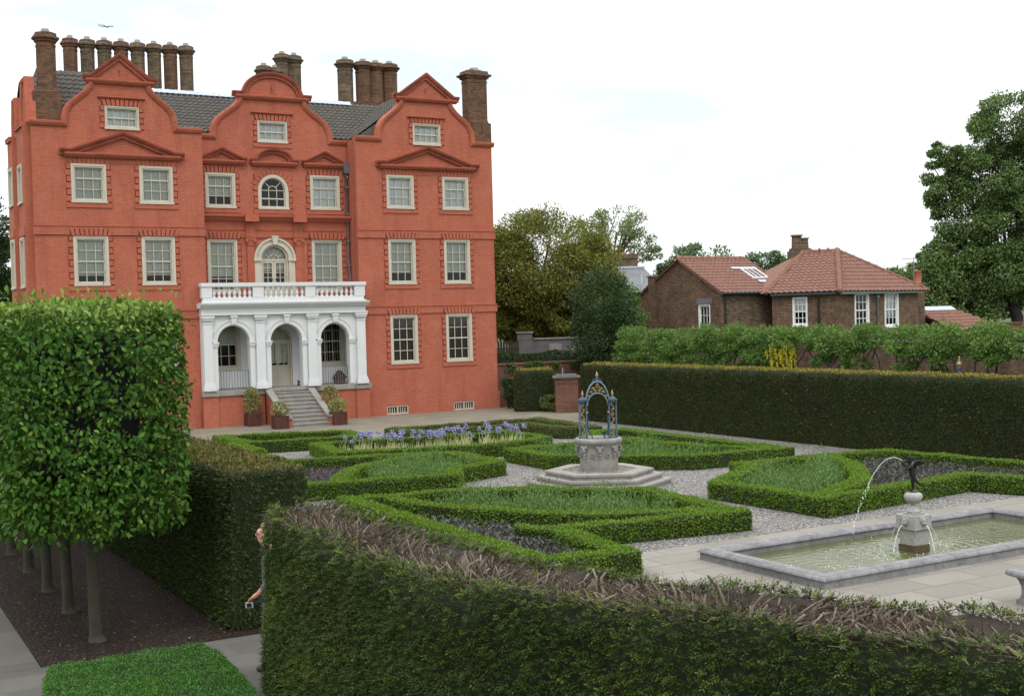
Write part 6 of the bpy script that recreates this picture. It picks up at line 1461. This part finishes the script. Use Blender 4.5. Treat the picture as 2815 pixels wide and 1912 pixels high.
m = MB(); m.tube([(30.6, -.47, 7.0), (35.1, -.47, 7.0)], .13, 8)
for i in range(11): m.tube([(30.62 + i * .42, -.47, 7.0), (30.68 + i * .42, -.47, 7.0)], .15, 8)
m.build('ridge', 'ridge', crf)
m = MB().frame(**FG); m.sweep([(3.98, 5.13), (.47, 6.98), (-1.3, 6.08), (-3.0, 5.22)], [(0, -.02), (0, .12), (.07, .12), (.07, -.02)][::-1]); m.build('verge', 'ridge', crf)
sl = Vector((0, 3.51, 1.83)).normalized(); nn = Vector((0, -1.83, 3.51)).normalized()
m = MB(); m.frame(o=Vector((33.75, -2.75, 5.81)), a=(1, 0, 0), b=sl, c=nn); m.plate(rect(0, 1.0, 0, 1.15), [rect(.06, .94, .06, 1.09)[::-1]], .02, .13); m.box(.3, .32, .06, 1.09, .08, .125); m.box(.62, .64, .06, 1.09, .08, .125); sk = m.build('skylight', 'whitepaint', crf)
m = MB(); m.frame(o=Vector((33.75, -2.75, 5.81)), a=(1, 0, 0), b=sl, c=nn); m.add([(.06, .06, .09), (.94, .06, .09), (.94, 1.09, .09), (.06, 1.09, .09)], [(0, 1, 2, 3)]); m.add([(.06, .06, .05), (.94, .06, .05), (.94, 1.09, .05), (.06, 1.09, .05)], [(0, 1, 2, 3)], 1); m.build('skylight_glass', ['glass', 'dark'], sk)
m = MB(); m.frame(o=Vector((33.75, -2.75, 5.81)), a=(1, 0, 0), b=sl, c=nn); m.box(-.5, 1.1, 1.16, 1.34, .07, .10); m.box(.1, 1.3, -.42, -.2, .07, .10); m.build('flashing', 'lead', crf)
m = MB(); m.tube([(30.7, -4.03, 5.13), (34.4, -4.03, 5.13)], .06, 6); m.tube([(31.0, -3.99, 5.1), (31.0, -3.83, 4.95), (31.0, -3.83, 0)], .045, 6); m.build('gutter', 'pipe', cot)

hip = thing('brick_house', (36.5, -4.5, 0), 'brown brick house with a hipped red pantiled roof, white sash windows and twin chimney pots', 'house')
A_, B_, C_, D_, E_ = (33.3, -4.6), (35.0, -7.3), (40.7, -7.1), (41.0, -.4), (33.6, -.8); ZE = 5.12
FA, FB = wframe(A_, B_), wframe(B_, C_); LA, LB = math.dist(A_, B_), math.dist(B_, C_)
m = MB().frame(**FA); m.plate(rect(0, LA, 0, ZE), [rect(1.0, 1.75, 3.42, 4.85)[::-1]], -.3, 0); m.build('wall', 'housebrick', hip)
m = MB().frame(**FB); m.plate(rect(0.001, LB, 0, ZE), [rect(1.12, 2.14, 3.25, 5.02)[::-1], rect(3.22, 4.24, 3.25, 5.02)[::-1]], -.3, 0); m.build('wall', 'housebrick', hip)
m = MB().frame(**wframe(C_, D_)); m.box(0.01, math.dist(C_, D_), 0, ZE, -.3, 0); m.build('wall', 'housebrick', hip)
window(1.375, 3.42, 4.85, .74, 3, 4, 2, .5, 'paleblind', F=FA, sur=False, bord=.07, par=hip, fm='whitepaint', rec=.06)
window(1.63, 3.25, 5.02, 1.0, 3, 4, 2, 0, F=FB, sur=False, bord=.1, par=hip, fm='whitepaint', rec=.04)
window(3.73, 3.25, 5.02, 1.0, 3, 4, 2, .7, 'paleblind', F=FB, sur=False, bord=.1, par=hip, fm='whitepaint', rec=.04)
RR_, LL_ = (37.93, -4.39, 7.2), (37.0, -2.9, 7.2)
Ao, Bo, Co, Do, Eo = (32.95, -4.55, 5.08), (34.85, -7.62, 5.08), (41.15, -7.42, 5.05), (41.3, -.1, 5.05), (33.2, -.5, 5.08)
rb = MB(); roofplane(rb, [Ao, Bo, RR_, LL_]); roofplane(rb, [Bo, Co, RR_])
rb.add([Co, Do, LL_, RR_], [(0, 1, 2, 3)]); rb.add([Do, Eo, LL_], [(0, 1, 2)]); rb.add([Eo, Ao, LL_], [(0, 1, 2)])
hr = rb.build('roof', 'redtile', hip)
for p_, q_, nm in ((RR_, Bo, 'hip_ridge'), (RR_, Co, 'hip_ridge'), (RR_, LL_, 'ridge'), (LL_, Ao, 'hip_ridge')):
    m = MB(); p_, q_ = Vector(p_), Vector(q_); n_ = max(2, int((q_ - p_).length / .4)); m.tube([p_, q_], .11 if nm == 'ridge' or q_.x > 40 or q_.x < 34 else .15, 8)
    for i in range(n_): m.tube([p_.lerp(q_, i / n_), p_.lerp(q_, (i + .15) / n_)], .14 if q_.x > 40 or q_.x < 34 else .175, 8)
    m.build(nm, 'ridge', hr)
m = MB(); m.frame(o=(37.05, -2.55, 0), a=(math.cos(R(-30)), math.sin(R(-30)), 0), b=(-math.sin(R(-30)), math.cos(R(-30)), 0)); m.box(-.55, .62, -.3, .3, 6.6, 7.28); m.box(-.46, .55, -.25, .25, 7.28, 7.42)
m.box(-.34, .12, -.2, .2, 7.42, 8.05, taper=.02); m.box(-.38, .16, -.24, .24, 8.05, 8.12); m.box(.13, .47, -.17, .17, 7.42, 7.9, taper=.02); m.box(.12, .5, -.2, .2, 7.9, 7.96); m.build('chimney', 'stock', hip)
m = MB().frame(**FB); m.box(-.1, LB + .1, 4.93, 5.05, .18, .30); m.build('gutter', 'gutter', hip)
m = MB().frame(**FB); m.tube([(2.68, 4.95, .2), (2.68, 4.8, .06), (2.68, 0, .06)], .05, 6); m.box(2.6, 2.76, 4.72, 4.9, .02, .14); m.build('drainpipe', 'gutter', hip)
m = MB().frame(**FA); m.box(0, LA, 4.94, 5.04, .17, .28); m.build('gutter', 'pipe', hip)
m = MB().frame(**FA); m.tube([(2.3, 4.95, .2), (2.3, 4.8, .06), (2.3, 0, .06)], .045, 6); m.build('drainpipe', 'pipe', hip)
m = MB(); m.box(41.25, 41.75, -6.6, -6.1, 0, 5.35); m.box(41.2, 41.8, -6.65, -6.05, 5.35, 5.45); ch = m.build('chimney', 'housebrick', hip)
m = MB(); m.lathe([(.2, 5.45), (.17, 5.5), (.16, 6.0), (.19, 6.03), (.19, 6.08)], (41.55, -6.35), 10); m.build('chimney_pot', 'pot', ch)
m = MB(); m.tube([(41.33, -6.3, 5.45), (41.33, -6.3, 6.75)], .018, 5); m.tube([(40.85, -6.0, 6.7), (41.85, -6.6, 6.7)], .014, 4)
for k in range(6): c_ = Vector((40.9 + k * .17, -6.03 - k * .1, 6.7)); m.tube([c_ - Vector((.1, .17, 0)), c_ + Vector((.1, .17, 0))], .009, 3)
m.build('aerial', 'leadpipe', ch)
ob = thing('outbuilding', (44, -5.5, 0), 'low outbuilding with a red pantiled roof right of the hipped house', 'outbuilding')
m = MB(); m.box(41.9, 47.0, -6.8, -3.5, 0, 3.05); m.build('wall', 'housebrick', ob)
rb = MB(); roofplane(rb, [(41.9, -7.05, 3.0), (47.3, -7.05, 3.0), (45.4, -5.1, 4.15), (43.2, -5.1, 4.15)]); roofplane(rb, [(47.3, -7.05, 3.0), (47.3, -3.3, 3.0), (45.4, -5.1, 4.15)]); roofplane(rb, [(41.85, -3.3, 4.5), (41.85, -7.1, 3.6), (43.1, -7.1, 3.0), (43.1, -3.3, 3.9)] ); rf = rb.build('roof', 'redtile', ob)
m = MB(); m.frame(o=(43.2, -5.1, 4.13), a=(1, 0, 0), b=(0, -.87, -.5), c=(0, -.5, .87)); m.box(-.05, 2.25, -.05, .35, .05, .09); m.build('lead_ridge', 'lead', rf)

sl_ = thing('slate_house', (40.5, 19.5, 0), 'far house with a pale slate roof and a long brick chimney stack', 'house')
FS = dict(o=(41.2, 19.0, 0), a=(math.cos(R(-30)), math.sin(R(-30)), 0), b=(-math.sin(R(-30)), math.cos(R(-30)), 0), c=(0, 0, 1))
m = MB().frame(**FS); m.box(-8, 2.2, -2.4, 5, 0, 5.9); m.build('wall', 'stock', sl_)
m = MB().frame(**FS); m.add([(-8.3, -2.7, 5.85), (2.5, -2.7, 5.85), (1.3, 0, 7.45), (-7, 0, 7.45), (2.5, 5.3, 5.85), (-8.3, 5.3, 5.85)], [(0, 1, 2, 3), (1, 4, 2), (4, 5, 3, 2), (5, 0, 3)]); sr_ = m.build('roof', 'slate', sl_)
m = MB().frame(**FS); m.box(-7.1, 1.4, -.12, .12, 7.43, 7.55); m.box(-8.35, 2.55, -2.8, -2.68, 5.74, 5.9)
for x in (-.9, .95): m.box(x - .04, x + .04, -2.0, -1.92, 6.1, 6.9)
m.build('lead_ridge', 'lead', sr_)
m = MB().frame(**FS); m.box(-3.4, .95, .3, 1.2, 6.8, 8.1); m.box(-1.1, 1.0, .25, 1.25, 8.1, 8.42); ch = m.build('chimney', 'stock', sl_)
for i in range(7): m = MB().frame(**FS); m.lathe([(.10, 8.4), (.085, 8.62), (.10, 8.64)], (-2.6 + i * .52, .75), 8) if i > 2 else m.lathe([(.10, 8.08), (.085, 8.3), (.10, 8.32)], (-3.0 + i * .6, .75), 8); m.build('chimney_pot', 'pot', ch)
wb = thing('white_building', (78, 2.5, 0), 'white building glimpsed under the tall plane tree', 'building')
m = MB().frame(**facing(79, 5.5)); m.box(-3.5, 5, -2, 3, 0, 5.6); m.build('wall', 'whitepaint', wb)
m = MB().frame(**facing(79, 5.5)); m.prism([(-3.8, -2.3), (5.3, -2.3), (5.3, 3.3), (-3.8, 3.3)], 5.6, 5.75); m.build('roof', 'slate', wb)
for i in range(4): m = MB().frame(**facing(79, 5.5)); m.box(-3 + i * 2.1, -1.9 + i * 2.1, -2.04, -2.001, 3.7, 4.9); m.build('window', 'dark', wb)
t = thing('far_wall', (58, -6, 0), 'long low brick wall under the tall plane tree', 'wall'); m = MB(); m.frame(**facing(58, -5.2)); m.box(-9, 9, -.2, .2, 0, 3.1); m.box(-9.05, 9.05, -.25, .25, 3.1, 3.2); m.build('brickwork', 'gardenbrick', t)

# ============================================================ laburnum walk
bw = thing('kitchen_garden_wall', (28, -16, 0), 'tall dark brick wall behind the laburnums and the iron pergola', 'wall')
m = MB(); m.box(27.9, 28.25, -36, -6.4, 0, 2.88); m.build('brickwork', 'housebrick', bw); m = MB(); m.box(27.84, 28.31, -36.05, -6.35, 2.882, 2.95); m.build('coping', 'sootstone', bw)
pg = thing('iron_pergola', (25.9, -20, 0), 'thin iron hoops and wires of the pergola carrying the laburnums', 'pergola')
hy = [-5 - 1.75 * i for i in range(14)]
for y in hy: m = MB(); m.tube([(24.55, y, 0), (24.55, y, 1.9)] + [(25.9 - 1.35 * math.cos(math.pi * k / 12), y, 1.9 + 1.15 * math.sin(math.pi * k / 12)) for k in range(1, 12)] + [(27.25, y, 1.9), (27.25, y, 0)], .028, 5); m.build('hoop', 'iron', pg)
for x, z in ((24.55, 1.95), (24.6, 2.35), (24.95, 2.72), (25.5, 2.98), (26.4, 2.98), (27.2, 2.3)): m = MB(); m.tube([(x, hy[0], z), (x, hy[-1], z)], .011, 4); m.build('wire', 'iron', pg)
lys = [-4.9, -6.6, -8.4, -10.2, -12.0, -13.7, -15.3, -17.3, -18.9, -21.0, -22.4, -24.3, -26.3]
for i, y in enumerate(lys):
    thick = y > -14.5; x = 24.5 + random.uniform(-.1, .15)
    lab = 'laburnum trained over the iron pergola behind the tall right hedge'; fl = abs(y + 15.3) < .1
    t = thing('laburnum', (x, y, 0), 'laburnum with hanging yellow flower chains, in the row behind the tall hedge' if fl else lab, 'laburnum', 'laburnums trained over the pergola')
    ells = [((x + .3, y, 3.05), (1.0, 1.2, .56))] + ([((x, y, 2.35), (.75, .95, .75))] if thick else [((x - .05, y + random.uniform(-.2, .2), 2.45), (.42, .5, .65))])
    crown_part(t, ells, 6800 if thick else 5200, .105, 'labur', 44 if thick else 34, clr=.34)
    m = MB()
    for k in range(3):
        a = random.random() * 6.28; m.tube([(x + .08 * math.cos(a), y + .08 * math.sin(a), 0), (x + .12 * math.cos(a), y + .16 * math.sin(a), 1.1), (x + .3 * math.cos(a), y + .45 * math.sin(a), 2.2), (x + .4, y + .8 * math.sin(a), 2.95)], [.075, .055, .035, .02], 6)
    m.build('trunk', 'darkbark', t)
    if fl:
        n_ = 1500; k = rng.integers(0, 46, n_); cx_, cy_ = rng.uniform(-.35, .25, 46), rng.uniform(-.55, .5, 46); zt_ = rng.uniform(2.35, 3.1, 46); f = rng.random(n_)
        P_ = np.stack([x - .3 + cx_[k], y + cy_[k], zt_[k] - .42 * f], 1) + rng.normal(0, .03, (n_, 3)) * (1.1 - f)[:, None]
        leaf_mesh('flower_chains', P_, orient(np.tile([[0, 0, -1.]], (n_, 1)), 0, .8), orient(np.tile([[-1., -.5, .3]], (n_, 1)), 0, .6), .05, .042, 'laburfl', t, shape=4)
m = MB(); o_ = (23.9, -23.75, 0); m.tube([(23.9, -23.75, 0), (23.9, -23.75, 2.2)], .045, 8); m.lathe([(.07, 2.2), (.09, 2.24), (.05, 2.28)], (23.9, -23.75), 10)
gp = m.build('finial_post', 'blue', None, o_); tag(gp, 'blue post with a gilded finial, its tip showing above the tall hedge', 'post')
m = MB(); m.lathe([(.04, 2.26), (.08, 2.31), (.095, 2.36), (.065, 2.42), (.03, 2.45), (.05, 2.48), (.02, 2.52), (.03, 2.55), (.008, 2.61)], (23.9, -23.75), 12); m.build('finial', 'gold', gp)

# ============================================================ visitor behind the end of the foreground hedge
PR = R(150); po = (-3.125, -36.225, 0); per = thing('person', po, 'person in grey walking out from behind the foreground hedge, camera in hand', 'person')
body_n = [((0, 0, .96), .125), ((0, 0, 1.12), .115), ((.01, 0, 1.33), .135), ((.02, 0, 1.46), .075), ((.06, 0, 1.53), .052), ((.11, 0, 1.60), .07), ((.095, 0, 1.675), .088), ((.09, 0, 1.735), .06),
          ((.155, 0, 1.565), .034), ((.198, 0, 1.635), .016),
          ((0, .17, 1.42), .06), ((-.02, .23, 1.15), .043), ((.14, .21, .97), .030), ((.20, .20, .93), (.034, .018)),
          ((0, -.17, 1.42), .06), ((-.06, -.22, 1.15), .043), ((.02, -.22, .93), .030), ((.05, -.21, .86), (.034, .018)),
          ((.01, .09, .88), .088), ((.06, .09, .50), .056), ((.03, .09, .10), .038), ((.17, .09, .035), .034),
          ((-.01, -.09, .88), .088), ((-.10, -.09, .50), .056), ((-.30, -.09, .14), .038), ((-.2, -.09, .04), .034)]
fing = [((.24, .215, .915), .010), ((.262, .21, .88), .009), ((.245, .20, .90), .010), ((.268, .195, .862), .009), ((.242, .188, .89), .0095), ((.262, .182, .855), .0085), ((.235, .178, .88), .009), ((.252, .172, .85), .008), ((.205, .165, .91), .011), ((.235, .155, .885), .010)]
n0 = len(body_n); body_n += fing
be_ = [(0, 1), (1, 2), (2, 3), (3, 4), (4, 5), (5, 6), (6, 7), (5, 8), (6, 9), (2, 10), (10, 11), (11, 12), (12, 13), (2, 14), (14, 15), (15, 16), (16, 17), (0, 18), (18, 19), (19, 20), (20, 21), (0, 22), (22, 23), (23, 24), (24, 25)]
for k in range(5): be_ += [(13, n0 + 2 * k), (n0 + 2 * k, n0 + 2 * k + 1)]
skinned('body', body_n, be_, 'skin', per, po, 2, PR)
skinned('jacket', [((0, 0, .90), .15), ((0, 0, 1.12), .138), ((.01, 0, 1.33), .158), ((.025, 0, 1.455), .088), ((.05, 0, 1.51), .066), ((0, .18, 1.42), .08), ((-.02, .235, 1.15), .06), ((.10, .215, 1.0), .045), ((0, -.18, 1.42), .08), ((-.06, -.225, 1.15), .06), ((0, -.222, .99), .045)],
        [(0, 1), (1, 2), (2, 3), (3, 4), (2, 5), (5, 6), (6, 7), (2, 8), (8, 9), (9, 10)], 'jacket', per, po, 2, PR)
skinned('trousers', [((0, 0, .95), .142), ((.01, .09, .86), .105), ((.06, .09, .50), .078), ((.025, .09, .12), .062), ((-.01, -.09, .86), .105), ((-.10, -.09, .50), .078), ((-.29, -.09, .17), .062)], [(0, 1), (1, 2), (2, 3), (0, 4), (4, 5), (5, 6)], 'jeans', per, po, 2, PR)
for nd in ([((-.01, .09, .05), .05), ((.07, .09, .05), .05), ((.17, .09, .038), .042), ((.22, .09, .03), .03)], [((-.34, -.09, .10), .045), ((-.26, -.09, .06), .048), ((-.17, -.09, .04), .042), ((-.13, -.09, .035), .03)]):
    skinned('shoe', nd, [(0, 1), (1, 2), (2, 3)], 'shoe', per, po, 2, PR)
skinned('hair', [((.02, 0, 1.62), .06), ((.03, 0, 1.70), .085), ((.085, 0, 1.755), .072), ((.135, 0, 1.745), .03)], [(0, 1), (1, 2), (2, 3)], 'hair', per, po, 2, PR)
cpr_, spr = math.cos(PR), math.sin(PR)
for s_ in (-1, 1): m = MB(); m.frame(o=po, a=(cpr_, spr, 0), b=(-spr, cpr_, 0), c=(0, 0, 1)); m.ball((.168, s_ * .032, 1.655), .012, 5); m.build('eye', 'dark', per)
for s_ in (-1, 1): m = MB(); m.frame(o=po, a=(cpr_, spr, 0), b=(-spr, cpr_, 0), c=(0, 0, 1)); m.ball((.08, s_ * .085, 1.64), (.018, .01, .032), 5); m.build('ear', 'skin', per)
m = MB(); m.frame(o=po, a=(cpr_, spr, 0), b=(-spr, cpr_, 0), c=(0, 0, 1)); m.box(.21, .30, .165, .195, .80, .865); m.box(.225, .285, .196, .203, .808, .855, 1); m.box(.29, .297, .15, .164, .815, .85, 1)
o_ = m.build('compact_camera', ['silver', 'dark'], None, (po[0] + .25 * cpr_ - .18 * spr, po[1] + .25 * spr + .18 * cpr_, .83)); tag(o_, 'small silver compact camera held low by the walking person', 'camera')

# ============================================================ aeroplane
pc = Vector((657.6, 3028, 736)); rvl = (rv.x, rv.y, -.02); fl3 = (fv.x, fv.y, 0)
ap = thing('aeroplane', tuple(pc), 'distant pale twin engined aeroplane crossing the sky above the chimneys', 'aeroplane')
def apf(): return MB().frame(o=pc, a=rvl, b=fl3, c=(0, 0, 1))
m = apf(); m.tube([(-18.5, 0, 1.2), (-12, 0, .6), (-6, 0, 0), (12, 0, 0), (16.5, 0, -.2), (18.3, 0, -.6)], [.4, 1.6, 2.0, 2.0, 1.5, .3], 12); m.build('fuselage', 'plane', ap)
for s_ in (-1, 1):
    m = apf(); m.add([(4, s_ * 1.5, -1), (-2, s_ * 1.5, -1), (-9, s_ * 17, 1.2), (-7, s_ * 17, 1.2), (4, s_ * 1.5, -.4), (-2, s_ * 1.5, -.5), (-9, s_ * 17, 1.35), (-7, s_ * 17, 1.35)], [(0, 1, 2, 3), (4, 5, 6, 7), (0, 1, 5, 4), (1, 2, 6, 5), (2, 3, 7, 6), (3, 0, 4, 7)]); m.build('wing', 'plane', ap)
    m = apf(); m.tube([(3.5, s_ * 5.5, -2.2), (1, s_ * 5.5, -2.2), (-1.5, s_ * 5.5, -2.0)], [1.0, 1.15, .7], 10); m.build('engine', 'plane', ap)
    m = apf(); m.add([(-13.5, s_ * .8, 1), (-17, s_ * .8, 1.1), (-18.5, s_ * 6, 1.6), (-17, s_ * 6, 1.6), (-13.5, s_ * .8, 1.3), (-17, s_ * .8, 1.3)], [(0, 1, 2, 3), (4, 5, 2, 3), (0, 4, 3), (1, 5, 2)]); m.build('tailplane', 'plane', ap)
m = apf(); m.prism([(0, 0)], 0, 0) if False else m.add([(-12.5, -.15, 1.5), (-17.5, -.15, 1.2), (-20, -.1, 7.5), (-17.8, -.1, 7.5), (-12.5, .15, 1.5), (-17.5, .15, 1.2), (-20, .1, 7.5), (-17.8, .1, 7.5)], [(0, 1, 2, 3), (4, 5, 6, 7), (0, 1, 5, 4), (1, 2, 6, 5), (2, 3, 7, 6), (3, 0, 4, 7)]); m.build('tail_fin', 'plane', ap)
